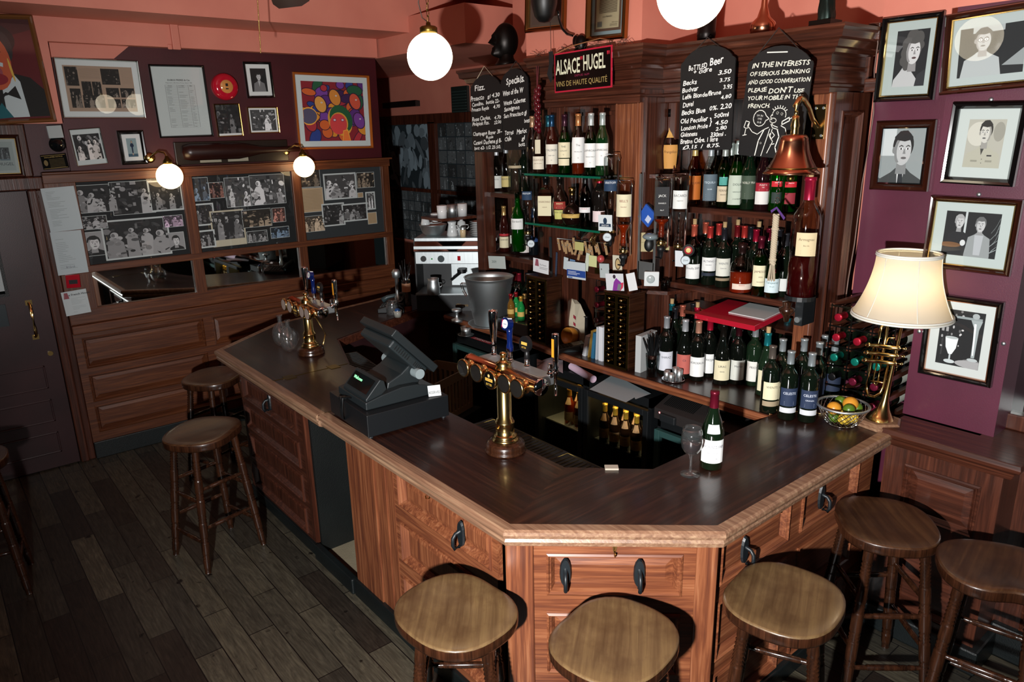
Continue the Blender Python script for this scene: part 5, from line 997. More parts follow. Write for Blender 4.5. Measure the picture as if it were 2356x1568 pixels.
# ---- red box and papers above the wines
M = basis((3.12, P(1600, 700, 0, 3.12).y, 1.325), (0, -1, 0), (.3, 0, .03)); t = thing('flat_box', 'flat red lidded box with white top lying on a stack above the wine bottles', 'box', M); W_ = .36
MB('gloss', '#a81a2c').box(0, W_, 0, .30, 0, .028).build('box', t, bevel=.002); MB('gloss', '#c2c8c8').box(.14, W_ - .01, .10, .29, .029, .034).build('top_sheet', t, label='pale plastic sheet')
t = thing('shelf', 'dark shelf board under the red box', 'shelf', T(3.12, 1.79, 1.30)); del t['label']; del t['category']; t.parent = KB; t.matrix_local = T(3.12 - 3.4, 1.79 - 2.9, .30); MB('dark_y').box(.20, .47, 0, .8, -.02, .0).build('shelf_board', t)
# ================================================================ TRUMPET LAMP, BASKET, RACK
BZ = P(2022, 968, 2, 1.0); BZ = BZ - Vector((BZ.x, BZ.y, 0)).normalized() * .04; S_ = (BZ - CAM).dot(FV) / FPX
rh = Vector((RV.x, RV.y, 0)).normalized(); TL = thing('trumpet_lamp', 'table lamp made from a brass trumpet with a flared cream shade on a hexagonal base', 'table lamp', basis((BZ.x, BZ.y, 1.0), rh, (-rh.y, rh.x, 0)))
MB('lip').lathe([(0, 0), (.105, 0), (.105, .012), (.098, .014), (.098, .022), (.088, .028), (0, .028)], 6, sm=False).build('base', TL)
q = lambda u, v, d=0: ((u - 2022) * S_, d, (968 - v) * S_ * 1.03 + .02)
BRS = 'brass'
def tb(pts, r, d=0): return MB(BRS).tube([q(a, c, d + (e[0] if e else 0)) for a, c, *e in pts], r, 10)
b = MB(BRS); ax_ = [(2024, 968), (2026, 955), (2028, 940), (2030, 920), (2033, 890), (2037, 850), (2041, 800), (2047, 735)]; rr = [.062, .045, .027, .016, .0115, .009, .0075, .0065]; b.tube([q(*a) for a in ax_], rr, 24); b.build('bell_tube', TL)
b = MB(BRS); b.tube([q(1989, 800, .0), q(1986, 850), q(1983, 893), q(1990, 908), q(2004, 912), q(2017, 904), q(2022, 888), q(2026, 840)], .0058, 10); b.tube([q(1998, 825), q(1999, 765), q(2002, 752), (q(2008, 748)), q(2014, 754), q(2014, 770), q(2011, 830)], .0062, 10); b.tube([q(2003, 830, .01), q(2000, 880, .01), q(2008, 888, .01), q(2012, 880, .01), q(2013, 830, .01)], .0045, 8)
b.tube([q(2030, 832), q(2040, 832), q(2048, 845), q(2046, 852)], .003, 6); b.tube([q(2016, 790), q(2020, 778), q(2034, 778)], .003, 6); b.tube([q(1992, 875), q(2020, 880)], .003, 6); b.build('tubing', TL)
for i, (v0, v1) in enumerate(((791, 800), (808, 817), (825, 834))):
    b = MB(BRS).rod(q(1974 - i * 2, v0, -.01), q(2040 - i * 2, v1, -.01), .0088, 14).rod(q(1971 - i * 2, v0 - 1, -.01), q(1975 - i * 2, v0, -.01), .0105, 12).rod(q(2038 - i * 2, v1, -.01), q(2044 - i * 2, v1, -.01), .0105, 12).rod(q(2044 - i * 2, v1, -.01), q(2056 - i * 2, v1 + 2, -.01), .0028, 6).rod(q(2056 - i * 2, v1 + 2, -.01), q(2058 - i * 2, v1 + 2, -.01), .008, 10); b.build('valve', TL)
zb_, zt2 = P(2043, 725, 0, BZ.x).z, P(2055, 592, 0, BZ.x).z
b = MB('lampshade'); xo = 20 * S_; b.M = T(xo, 0, 0); Hs = zt2 - zb_ + .02
prf = [(  .198 - .074 * (1 - (1 - i / 14) ** 1.9), zb_ - 1.0 + Hs * i / 14) for i in range(15)]; b.lathe(prf, 60); b.build('shade', TL)
b = MB('cloth', '#d5d6cc', M=T(xo, 0, 0)); [b.tube([(r * math.cos(a * .1309), r * math.sin(a * .1309), z) for a in range(48)], .0045, 6, closed=True) for r, z in ((prf[0][0], prf[0][1]), (prf[-1][0], prf[-1][1]), (prf[-1][0] + .001, prf[-1][1] - .008), (prf[0][0] - .002, prf[0][1] + .01))]
for k_ in range(6): a = k_ * 1.0472 + .35; b.tube([((r + .001) * math.cos(a), (r + .001) * math.sin(a), z) for r, z in prf], .0018, 5)
b.build('trim', TL); L = bpy.data.lights.new('bulb', 'POINT'); L.energy = 1.8; L.color = (1, .78, .5); L.shadow_soft_size = .035; lo = bpy.data.objects.new('bulb', L); COL.objects.link(lo); lo.parent = TL; lo.location = (xo, 0, (zb_ + zt2) / 2 - 1.0)
MB('brass').tube([q(2047, 740), (xo, 0, zt2 - 1.02)], .004, 6).build('stem', TL)
# basket
pB = P(1940, 980, 2, 1.0); t = thing('wire_basket', 'silver wire mesh fruit bowl at the foot of the trumpet lamp', 'basket', T(pB.x + .02, pB.y + .02, 1.0))
R_ = lambda z: .052 + .056 * (z / .088) ** .55
b = MB('chrome')
for s_ in (-1, 1):
    for k_ in range(22): b.tube([(R_(z) * math.cos(a), R_(z) * math.sin(a), z + .003) for z, a in ((.088 * i / 8, 2 * math.pi * k_ / 22 + s_ * .9 * i / 8) for i in range(9))], .0013, 5)
b.tube([(R_(.001) * math.cos(a * .2618), R_(.001) * math.sin(a * .2618), .003) for a in range(24)], .002, 6, closed=True); b.build('mesh', t)
MB('steel').tube([(R_(.09) * math.cos(a * .1745), R_(.09) * math.sin(a * .1745), .092) for a in range(36)], .0058, 8, closed=True).build('rim', t)
for (dx, dy, z, r, k_, lb) in ((.045, -.02, .088, .034, 'o', 'orange on the right at the top of the fruit bowl'), (-.058, .022, .080, .031, 'o', 'orange on the left side of the fruit bowl'), (-.022, -.045, .082, .026, 'l', 'green lime at the front of the fruit bowl'), (.058, .045, .085, .025, 'l', 'green lime at the back right of the fruit bowl'), (.07, -.045, .070, .026, 'l', 'green lime at the right rim of the fruit bowl'),
  (-.03, -.03, .034, .027, 'y', 'yellow lemon seen through the wire at the front'), (.02, -.05, .036, .027, 'y', 'second yellow lemon seen through the wire'), (.05, .0, .034, .027, 'y', 'yellow lemon low at the right inside the bowl'), (-.05, .02, .034, .024, 'l', 'lime low at the left inside the bowl'), (.0, .045, .034, .026, 'l', 'lime at the back inside the bowl')):
    o = MB('gloss' if 0 else 'paint', {'o': '#c98a2a', 'l': '#4a6a1a', 'y': '#c8a83a'}[k_]).sphere((0, 0, 0), r, 18, sq=(1.18 if k_ == 'y' else 1, 1, .95)).build({'o': 'orange', 'l': 'lime', 'y': 'lemon'}[k_], place=T(pB.x + .02 + dx * .8, pB.y + .02 + dy * .8, 1.003 + z) @ RZ(dx * 900)); tag(o, lb, {'o': 'orange', 'l': 'lime', 'y': 'lemon'}[k_])
# wine rack
def rack(label, x, y, z, nc, nr, px_, depth=.29, caps=(), group=None):
    t = thing('wine_rack', label, 'wine rack', T(x, y, z)); w_ = MB('dark_x')
    for c in range(nc + 1):
        for r in range(nr + 1): MB('dark_x', M=T(0, c * px_, r * px_ * .98)).box(0, depth, -.011, .011, .0, .022).build('rail', t)
    b = MB('metal', '#4a4f50')
    for xx in (.0, depth):
        for c in range(nc + 1): b.box(xx - .001, xx + .001, c * px_ - .003, c * px_ + .003, 0, nr * px_ * .98 + .02)
        for r in range(nr + 1): b.box(xx - .0015, xx + .0015, -.005, nc * px_ + .005, r * px_ * .98 + .008, r * px_ * .98 + .015)
    b.build('metal_strip', t)
    for (c, r), col, lb in caps:
        M_ = T(x + depth + .0, y + (c + .5) * px_, z + r * px_ * .98 + .022 + .041) @ RY(-90)
        bottle('bordeaux', None, lb, cap=col, M=M_, labs=((.04, .12, '#b8bcb0', 50, '', BK),), face=0 if c else -90)
RC = [((0, 4), '#b01834', 0)]
COLN = {'#a81830': 'red', '#0f7a6a': 'teal', '#6a1430': 'dark red', '#1a1a1c': 'black'}
caps = []
for c in range(3):
    for r in range(5):
        col = {(2, 3): '#a81830', (2, 4): '#a81830', (1, 3): '#a81830', (2, 2): '#0f7a6a', (1, 2): '#0f7a6a', (0, 2): '#0f7a6a', (1, 1): '#6a1430', (0, 1): '#6a1430', (0, 0): '#6a1430'}.get((c, r), '#1a1a1c')
        if (c, r) in ((2, 0), (1, 4)): continue
        caps.append(((c, r), col, '%s-capped bottle in the big wine rack, %s column, %s' % (COLN[col], ('right', 'middle', 'left')[c], ('lowest row', 'second row up', 'middle row', 'second row from top', 'top row')[r])))
rack('dark wooden and metal wine rack behind the trumpet lamp', 3.235, 1.305, 1.002, 3, 5, .098, caps=caps)
rack('small wine rack inside the niche behind the brass-fronted drawers', 3.22, 2.90, 1.10, 2, 3, .10, depth=.27, caps=[((c, r), '#6a1424' if r else '#3a1a1a', 'bottle with dull red capsule in the small niche rack, %s of the %s row' % (('right', 'left')[c], ('bottom', 'middle', 'top')[r])) for c in (0, 1) for r in (0, 1, 2)])
# cable down the purple wall
o = MB('rubber', '#6a5248').tube([P(u, v, 0, RX_ - .008) for u, v in ((2018, 60), (2020, 100), (2012, 160), (2010, 260), (1996, 350), (1984, 420), (1976, 480), (1966, 560), (1952, 640), (1944, 700))], .0035, 6).build('cable'); tag(o, 'thin brown cable running down the purple wall beside the bottles', 'cable')
o = MB('rubber', '#a89468').tube([P(u, v, 2, 1.003) for u, v in ((1771, 952), (1782, 945), (1800, 944), (1850, 948), (1900, 952))], .003, 6).build('lamp_cord'); tag(o, 'beige lamp flex lying on the counter between the bottles', 'cable')
# ================================================================ PICTURES ON THE PURPLE WALL
WL = 3.345
def art_lady(A): A.r('#15171a', 0, 0, 1, 1); shoulders(A, .38, .34, .26, '#b8bcbc', .8, 2.0); A.p('#26282c', [(.7, 0), (.75, .2), (1, .3), (1, 0)]); head(A, .56, .62, .21, skin='#c8caca', hair='#4a4a48', shade='#8a8a8a', turn=1, long_=1, asp=1.25)
picture(0, RX_ - .005, q4(2031, 42, 2168, 27, 2160, 228, 2019, 236), 'framed portrait of a woman with wavy hair, top left of the purple wall', art_lady, BLK, .022, .03, (.045, .03, .04, .04), '#aab8b4', inner='brass')
def art_specs(A): A.r('#14181a', 0, 0, 1, 1); A.r('#9fa8a8', .2, .88, .68, 1); A.p('#8a9292', [(.68, .18), (1, .50), (1, .15)]); shoulders(A, .36, .5, .19, '#a8b0b0', .75, 2.2); head(A, .37, .72, .19, skin='#a8acac', hair='#3a3c3c', shade='#888', glasses=1, asp=.75)
picture(0, WL - .0, q4(2178, 38, 2400, -4, 2400, 200, 2169, 217), 'large framed photo of a man in glasses and striped shirt, cut by the right edge', art_specs, WD, .024, .03, (.03, .03, .035, .04), '#a8b4b2', inner='brass')
def art_suit(A): A.r('#8f9898', 0, 0, 1, 1); A.r('#c8d0d0', 0, .5, .3, 1); shoulders(A, .48, .28, .26, '#3a3e3e', .95, 2.3); A.p('#c8cccc', [(.38, .36), (.58, .36), (.52, 0), (.42, 0)]); A.p('#22262a', [(.44, .30), (.52, .30), (.55, 0), (.43, 0)]); head(A, .48, .60, .25, skin='#b8bcbc', hair='#1a1a1a', shade='#808484', turn=1, asp=.95)
picture(0, RX_ - .005, q4(2017, 279, 2151, 276, 2143, 440, 2010, 435), 'brown framed portrait of a dark-haired man in suit and tie, below the woman', art_suit, WD, .03, .03, 0, inner='chrome')
def art_uni(A): A.r('#a8a89c', 0, 0, 1, 1); A.e('#c0c0b4', .3, .7, .3, .25); A.e('#8f8f84', .85, .75, .15, .2); shoulders(A, .5, .46, .21, '#a8a898', .95, 2.6); A.p('#3a3a36', [(.40, .46), (.54, .46), (.46, .26)]); A.r('#2a2a2a', .62, .24, .75, .27); A.r('#8a8a7c', .60, .12, .78, .16); A.r('#8a8a7c', .2, .12, .38, .16); [A.e('#4a4a44', .5, y, .012, .009) for y in (.1, .18)]; head(A, .5, .72, .19, skin='#c0c0b8', hair='#24221f', shade='#90908a', turn=-1, asp=.95)
picture(0, WL, q4(2193, 236, 2362, 232, 2346, 430, 2173, 419), 'thick black framed pale portrait of a young man in uniform shirt', art_uni, BLK, .026, .035, .04, '#b8c2be', inner=None)
def art_two(A):
    A.r('#101214', 0, 0, 1, 1); A.r('#b8c0c0', .36, .45, .40, 1); [A.p('#9aa4a4', [(.86 + (i % 3) * .04, .1 + i * .05), (.99, .2 + i * .07), (1, .22 + i * .07), (.87 + (i % 3) * .04, .13 + i * .05)]) for i in range(11)]
    for x, y, s_, cl, hr in ((.27, .76, .13, '#15171a', '#9a9c9c'), (.66, .72, .14, '#8a9090', '#5a5c5c')): shoulders(A, x, y - .17, s_, cl, .72, 2.3); head(A, x, y, s_, skin='#b4b6b6', hair=hr, shade='#8a8c8c', asp=.72)
    A.e('#6a4a2c', .15, .24, .2, .06); A.e('#c8cccc', .38, .30, .05, .07); A.p('#a8adb0', [(.58, .5), (.74, .5), (.72, .05), (.6, .05)])
picture(0, WL, q4(2144, 448, 2353, 459, 2330, 636, 2127, 610), 'wide framed photo of two grey-haired men side by side', art_two, WD, .02, .03, (.045, .045, .04, .04), '#b0bcb8', inner='brass')
def art_glass(A):
    A.r('#0c0e10', 0, 0, 1, 1); rg = random.Random(3)
    for i in range(22): v = rg.uniform(.1, .6); A.e(tint(v), rg.uniform(0, .55), rg.uniform(.3, 1), rg.uniform(.01, .03), rg.uniform(.01, .03), n=10)
    for i in range(4): A.r(tint(.3), .06 + .1 * (i % 2), .6 + .1 * (i // 2), .12 + .1 * (i % 2), .68 + .1 * (i // 2))
    A.p('#dde2e2', [(.17, .50), (.47, .50), (.44, .32), (.36, .20), (.28, .20), (.20, .32)]); A.e('#a8b0b0', .32, .50, .15, .025); A.r('#b8c0c0', .30, .09, .34, .20); A.e('#c0c8c8', .32, .07, .13, .035); A.p('#9aa4a4', [(.70, .86), (.96, .86), (.90, .70), (.88, .2), (.80, .2), (.80, .70)]); A.p('#e8eeee', [(.78, .80), (.83, .80), (.85, .24), (.82, .24)])
    for i in range(4): A.e(tint(.35 if i % 2 else .08), .84, .13 - i * .02, .18 + .07 * i, .035 + .012 * i, n=18)
    A.e('#b0b8b8', .84, .16, .12, .03); [A.r('#8a9494', a, .86, b, .90) for a, b in ((.3, .95),)]; A.e('#a0a8a8', .80, .93, .08, .05); A.p('#a0a8a8', [(.32, .89), (.24, .80), (.27, .79), (.34, .86)])
picture(0, WL, q4(2147, 672, 2314, 694, 2283, 890, 2108, 853), 'framed photo of a cloudy drink in a stemmed glass by a bar tap', art_glass, BLK, .02, .03, .04, '#c6ccc8', inner='copper')
for u, v in ((2280, 229), (2252, 447), (2115, 762), (2309, 790)): p = P(u, v, 0, WL + .003); o = MB('steel', M=T(*p) @ RY(-90)).lathe([(.009, 0), (.008, .004), (0, .005)], 12).build('screw_head'); tag(o, 'small pale round screw head in the purple wall', 'screw', 'screw heads in the purple wall')
# pictures on the chimney breast
picture(0, 3.115, q4(1213, -34, 1303, -48, 1307, 66, 1217.6, 77), 'gold framed pale picture behind the hanging black gourd', lambda A: (A.r('#b8bcc0', 0, 0, 1, 1), A.r('#6a5040', .6, .2, .95, .9)), ('metal', '#8a5a30'), .022, .03, .02, '#c8c8c4', inner='brass')
def art_france(A):
    A.r('#5a4434', 0, 0, 1, 1); A.r('#b8ac88', .06, .06, .92, .97)
    for j in range(30): y = .93 - j * .018; A.r('#4a3a2a', .18, y - .009, .85, y)
    A.t('A LA FRANCE !', .5, .30, .05, '#2a1a14', 'c', fit=.07, bold=.03); A.r('#6a6a60', .12, .10, .30, .22); A.t('GENERAL DE GAULLE', .9, .17, .028, '#3a2a20', 'r', fit=.045)
    for j in range(3): A.r('#5a4a3a', .6, .14 - j * .02, .88, .146 - j * .02)
picture(0, 3.115, q4(1355, -50, 1446, -64, 1449, 86.6, 1356.8, 98), 'gold framed old French printed notice above the cornice', art_france, ('metal', '#9a6a3a'), .028, .035, .02, '#8aa0a4')
# ================================================================ ON THE BAR TOP
def font(label, x, y, hb=.355, rz=0, lit=True, sc=1.0, tall=True):
    t = thing('beer_font', label, 'beer tap', T(x, y, 1.0) @ RZ(rz) @ Matrix.Scale(sc, 4), 'brass beer fonts')
    MB('turned').lathe([(0, 0), (.086, 0), (.088, .008), (.082, .014), (.084, .02), (.083, .036), (.072, .046), (.055, .05), (0, .05)], 40).build('base', t)
    MB('brass').lathe([(0, .05), (.056, .05), (.058, .055), (.05, .06), (.048, .066), (.05, .07), (.042, .076), (.039, .078), (.039, .125), (.042, .128), (.041, .134), (.036, .138), (.035, .146), (.030, .15), (.030, hb)], 40).build('column', t)
    MB('brass', M=T(-.030, 0, .11) @ RY(-90)).cyl(.005, .006, .014, 10).build('screw', t)
    y0, y1 = -.235, .235
    MB('copper', M=T(0, 0, hb + .01) @ RX(-90)).lathe([(0, y0 - .004), (.030, y0), (.034, y0), (.034, y0 + .012), (.031, y0 + .014), (.031, y1 - .014), (.034, y1 - .012), (.034, y1), (.030, y1), (0, y1 + .004)], 32).build('cross_tube', t, label='copper cross tube')
    MB('chrome', M=T(0, 0, hb + .01) @ RX(-90)).lathe([(0, y0 - .005), (.033, y0 - .004), (.036, y0 - .001), (.036, y0 + .006)], 32).build('end_cap', t)
    MB('brass').lathe([(.034, hb + .03), (.036, hb + .036), (.030, hb + .045), (.034, hb + .055), (.016, hb + .064), (.010, hb + .078), (.012, hb + .085), (.016, hb + .092), (.012, hb + .10), (0, hb + .103)], 24).build('finial', t)
    MB('steel').box(.02, .10, -.20, .20, hb - .012, hb + .035).build('tap_housing', t, bevel=.006)
    for i, yy in enumerate((.185, .092, 0, -.092, -.17)):
        if i == 4 and 0: continue
        M_ = T(-.030, yy, hb + (.004 if i != 2 else -.004)) @ RY(-90)
        MB('brass', M=M_).lathe([(.030, 0), (.026, .008), (.026, .022), (.038, .03), (.040, .04), (.038, .046), (.034, .046)], 28).build('badge_ring', t)
        b = MB('gloss', '#0b0a0a' if i == 2 else ('#9a8a80' if not lit else '#1c1a18'), M=M_).lathe([(.035, .0455), (0, .0465)], 28, sm=False)
        if i == 2:
            b.M = M_ @ RZ(90)if 0 else M_; pl = lambda a, c: Vector((c, -a, .0475)); pl2 = lambda yy_: (lambda a, c: (c + yy_, -a, .0478))
            b.add([pl2(0)(a, c) for a, c in ((-.024, -.004), (.024, -.004), (.024, .009), (-.024, .009))], [(0, 1, 2, 3)], col='#c9a24a'); write(b, "YOUNG'S", .007, lambda a, c: (c + .0005, -a, .0481), '#7a1a1a', 'gloss', 'c', fit=.036); write(b, 'BITTER', .014, pl2(-.022), '#c9a24a', 'gloss', 'c', fit=.038); b.add([pl2(0)(.007 * math.cos(a * .6), .020 + .007 * math.sin(a * .6)) for a in range(10)], [tuple(range(10))], col='#c9b070')
        b.build('badge', t, label='round black badge with gold lettering' if i == 2 else None)
    xh = .085
    for yy, kind in ((.17, 'chrome'), (.06, 'blue'), (-.05, 'round'), (-.19, 'slim')):
        b = MB('chrome').rod((xh, yy, hb + .03), (xh, yy, hb + .075), .011, 12).sphere((xh, yy, hb + .03), .016, 12); b.build('tap_body', t)
        z = hb + .075
        if kind == 'chrome': b = MB('chrome', M=T(xh, yy, z)).lathe([(0, 0), (.010, 0), (.012, .02), (.017, .06), (.021, .11), (.022, .15), (.0205, .158), (0, .163)], 20, sy=.8)
        elif kind == 'blue':
            b = MB('gloss', '#08184a', M=T(xh, yy, z)).lathe([(0, 0), (.015, 0), (.016, .02), (.012, .035), (.013, .08), (.016, .10), (0, .105)], 18); b.M = T(xh - .012, yy, z + .12) @ RY(-80); b.cyl(.027, -.012, .012, 24).lathe([(.019, .0125), (0, .0127)], 20, sm=False, col='#d8dcd8'); b.cbox((.022, 0, .0), (.008, .03, .02), col='#e0e0e0')
            b.add([(.024 * math.cos(a * 1.57 + s_), .024 * math.sin(a * 1.57 + s_), .0128) for a in range(4) for s_ in (.6, 1.0)] , [(0, 1, 3, 2)], col='#b01830'); write(b, '1664', .012, lambda a, c: (c - .004, -a, .0132), '#2a3a7a', 'gloss', 'c')
        elif kind == 'round':
            b = MB('rubber', '#0d0e10', M=T(xh, yy, z - .01)).lathe([(0, 0), (.012, 0), (.010, .03), (0, .04)], 14); b.M = T(xh - .006, yy, z + .055) @ RY(-84); b.cyl(.033, -.008, .008, 28).add([(-.004 + .0, -.018, .0085), (-.004, .018, .0085), (.008, .018, .0085), (.008, -.018, .0085)], [(0, 1, 2, 3)], col='#c9a24a'); write(b, 'BITTER', .010, lambda a, c: (c - .018, -a, .0086), '#c9a24a', 'gloss', 'c', fit=.028)
        else:
            b = MB('chrome', M=T(xh + .03, yy, z - .02)).lathe([(0, -.03), (.010, -.03), (.014, -.02), (.014, .0), (.010, .01), (.0125, .03), (.0145, .13), (.013, .14), (0, .143)], 18).rod((0, 0, -.03), (0, 0, -.12), .006, 10); b.rod((-.04, 0, -.02), (0, 0, -.02), .008, 8)
            b.box(-.0155, -.013, -.006, .006, .045, .12, mat='gloss', col='#d8902a')
        b.build('tap_handle', t, label={'chrome': 'tall chrome handle', 'blue': 'blue handle with a round emblem', 'round': 'round black handle', 'slim': 'slim silver handle with orange strip'}[kind])
        if kind != 'slim': MB('steel').rod((xh, yy, hb), (xh, yy, hb - .06), .006, 8).build('spout', t)
    return t
font('nearer brass and copper beer font beside the till, with BITTER badge', 1.767, 2.223, .335)
f2 = font('further brass beer font beside the glass decanters', 1.772, 4.151, .30, 0, False, .96)
MB('brass').tube([(.03, -.05, .25), (.05, -.08, .19), (.07, -.09, .13), (.06, -.06, .06)], .0045, 6).build('drain_pipe', f2)
# decanters
def decanter(x, y, lb, s_=1):
    t = thing('decanter', lb, 'decanter', T(x, y, 1.0) @ RZ(40) @ Matrix.Scale(s_, 4), 'round glass decanters')
    MB('glass').lathe([(0, .004), (.03, 0), (.036, .003), (.062, .03), (.075, .07), (.070, .105), (.045, .138), (.020, .15), (.017, .165), (.020, .168), (.017, .185), (.026, .198), (.022, .198), (.013, .185), (.013, .15), (.03, .135), (.06, .10), (.066, .07), (.055, .034), (.03, .008), (0, .008)], 10, sy=.72).build('body', t)
    MB('glass').tube([(.074 * math.cos(a * .449), -.03 + .0 * a, .075 + .05 * math.sin(a * .449)) for a in range(14)], .003, 5, closed=True).build('ribbing', t)
decanter(1.700, 4.30, 'nearer of the two round clear glass decanters', 1.0); decanter(1.715, 4.46, 'further of the two round clear glass decanters, half hidden')
# till on its drawer
TD = T(1.605, 2.91, 1.0) @ RZ(-3)
t = thing('cash_box', 'black metal cash drawer box under the till', 'cash drawer', TD)
MB('rubber', '#0a0e11').box(-.21, .21, -.205, .205, .008, .112).build('case', t, bevel=.003); [MB('rubber', '#22282c', M=T(a, c, 0)).cyl(.012, 0, .008, 10).build('foot', t) for a in (-.19, .19) for c in (-.185, .185)]
MB('rubber', '#171c20').box(.21, .213, -.19, .19, .02, .10).build('drawer_front', t)
t = thing('cash_register', 'grey-black electronic till with tilted screen and green Welcome display', 'till', TD @ T(0, 0, .114))
def xz(b, pts, y0, y1, **k): n = len(pts); b.add([(x, y0, z) for x, z in pts] + [(x, y1, z) for x, z in pts], [tuple(range(n)), tuple(reversed(range(n, 2 * n)))] + [((i + 1) % n, i, n + i, n + (i + 1) % n) for i in range(n)], **k); return b
GR = '#181e20'
xz(MB('rubber', GR), [(-.185, 0), (.195, 0), (.195, .022), (.15, .045), (.08, .066), (0, .07), (-.10, .055), (-.185, .035)], -.15, .15).build('housing', t, bevel=.004)
xz(MB('rubber', GR), [(-.18, .036), (-.10, .056), (-.075, .075), (-.085, .118), (-.105, .128), (-.18, .05)], -.145, .10).build('display_hood', t, bevel=.004)
n_ = Vector((-.078, 0, .075)).normalized()
b = MB('gloss', '#060808'); o_ = Vector((-.1795, 0, .052)); d_ = Vector((.0725, 0, .0755)); off = Vector((-.0008, 0, .0008)) * 1.2
b.add([o_ + d_ * .16 + Vector((0, -.125, 0)) + off * 2, o_ + d_ * .16 + Vector((0, .08, 0)) + off * 2, o_ + d_ * .86 + Vector((0, .08, 0)) + off * 2, o_ + d_ * .86 + Vector((0, -.125, 0)) + off * 2], [(0, 1, 2, 3)])
write(b, 'Welcome', .022, lambda a, c: tuple(o_ + d_ * (.55 + c / .105) + Vector((0, .06 - a, 0)) + off * 3), '#fff', 'display_glow'); b.build('display', t, label='black display window with green lettering')
xz(MB('rubber', '#1a2022'), [(-.06, .06), (.11, .058), (.13, .10), (.10, .145), (.06, .15), (.02, .12), (-.05, .09)], -.11, .11).build('neck', t, bevel=.006)
D2 = Vector((.235, 0, -.245)).normalized(); N2 = Vector((-D2.z, 0, D2.x)) * 1
B2 = Matrix(((D2.x, 0, N2.x, -.045), (0, 1, 0, 0), (D2.z, 0, N2.z, .325), (0, 0, 0, 1)))
MB('rubber', GR, M=B2).box(0, .30, -.165, .165, -.0, .038).build('screen_frame', t, bevel=.005); MB('rubber', '#1c2325', M=B2).box(.03, .27, -.15, .15, -.045, 0).build('screen_back', t, bevel=.01); MB('gloss', '#101618', M=B2).box(.03, .27, -.14, .14, .038, .039).build('screen', t)
b = MB('rubber', '#0e1214', M=B2); [b.box(.06 + i * .014, .066 + i * .014, -.1505, -.150, -.035, -.012) for i in range(7)]; [b.box(.19 + i * .010, .195 + i * .010, -.1505, -.150, -.035, -.012) for i in range(6)]; b.build('vent', t)
for s_ in (-1, 1): MB('rubber', '#7e8a8c', M=T(.085, s_ * .15, .12) @ RX(90 * -s_)).cyl(.024, -.03, .022, 24).build('hinge_knob', t)
b = MB('rubber', '#080a0c'); [b.tube([(-.186, .02 - .01 * i, .02), (-.215 - .003 * i, .03, .02), (-.222, .035 + .008 * i, -.03), (-.222, .03 + .01 * i, -.085), (-.20, .06 + .01 * i, -.105)], .004, 6) for i in range(3)]; b.build('cable', t)
b = MB('rubber', '#080a0c', M=T(-.19, .06, .005) @ RY(-90)).cyl(.012, 0, .03, 12); b.build('plug', t)
t = MB('paper', '#cdd4d4', M=TD @ T(.16, -.16, .114) @ RZ(-20)); c_ = t; c_.add([(-.03, -.025, 0), (.03, -.025, 0), (.03, 0, .045), (-.03, 0, .045), (-.03, .025, 0), (.03, .025, 0)], [(0, 1, 2, 3), (3, 2, 5, 4)])
write(c_, 'RESERVED', .018, lambda a, c: (-.028 + a, -.0262 + (c + .012) * .48, (c + .012) * .88), '#222', 'paper', fit=.056); tag(c_.build('table_card'), 'small white folded card reading RESERVED on the cash drawer', 'card')
# small things on the counter
p = P(1407, 1077, 2, 1.0); tag(MB('paper', '#a8a090').box(-.027, .027, -.018, .018, 0, .008).build('matchbox', place=T(p.x, p.y, 1.0) @ RZ(-42), bevel=.001), 'small pale matchbox lying on the inner edge of the corner counter', 'matchbox')
# drip trays below the inner edge
t = thing('drip_tray', 'black slatted drip trays set inside the counter below the nearer beer font', 'drip tray', T(1.90, 2.22, .955) @ RZ(0)); MB('rubber', '#0a0c0e').box(-.055, .12, -.38, .42, -.03, .0).build('tray', t, bevel=.004)
for i in range(3):
    b = MB('old_brass'); y0 = -.36 + i * .26; b.tube([(-.04, y0, .003), (.105, y0, .003), (.105, y0 + .23, .003), (-.04, y0 + .23, .003)], .0015, 4, closed=True); [b.box(-.03, .095, y0 + .03 + j * .024, y0 + .032 + j * .024, .001, .003) for j in range(8)]; b.build('grille', t)
t = thing('bar_towel', 'crumpled pinkish-brown bar towel hanging inside the counter behind the till', 'towel', T(1.95, 3.52, .88)); b = MB('cloth', '#6e4a40'); rg = random.Random(2); n = 14
vs = [(.16 * (i / n - .5) + .02 * math.sin(j * .9), .30 * (j / n - .5) + .02 * math.sin(i * 1.3), .05 * math.sin(i * .9 + j * .5) * math.cos(j * .8) + .02 * rg.random() - .10 * (i / n)) for i in range(n + 1) for j in range(n + 1)]
b.add(vs, [(i * (n + 1) + j, (i + 1) * (n + 1) + j, (i + 1) * (n + 1) + j + 1, i * (n + 1) + j + 1) for i in range(n) for j in range(n)], sm=True); b.build('cloth', t)
t = thing('rubber_mat', 'black ribbed rubber drip mat inside the far counter beside the further font', 'bar mat', T(1.93, 3.86, .955) @ RZ(-8)); b = MB('rubber', '#0b0d10').box(-.08, .10, -.28, .28, -.01, 0); b.build('mat', t); b = MB('rubber', '#1a2022'); [b.box(-.07, .09, -.26 + i * .03, -.25 + i * .03, 0, .004) for i in range(18)]; b.build('ribs', t)
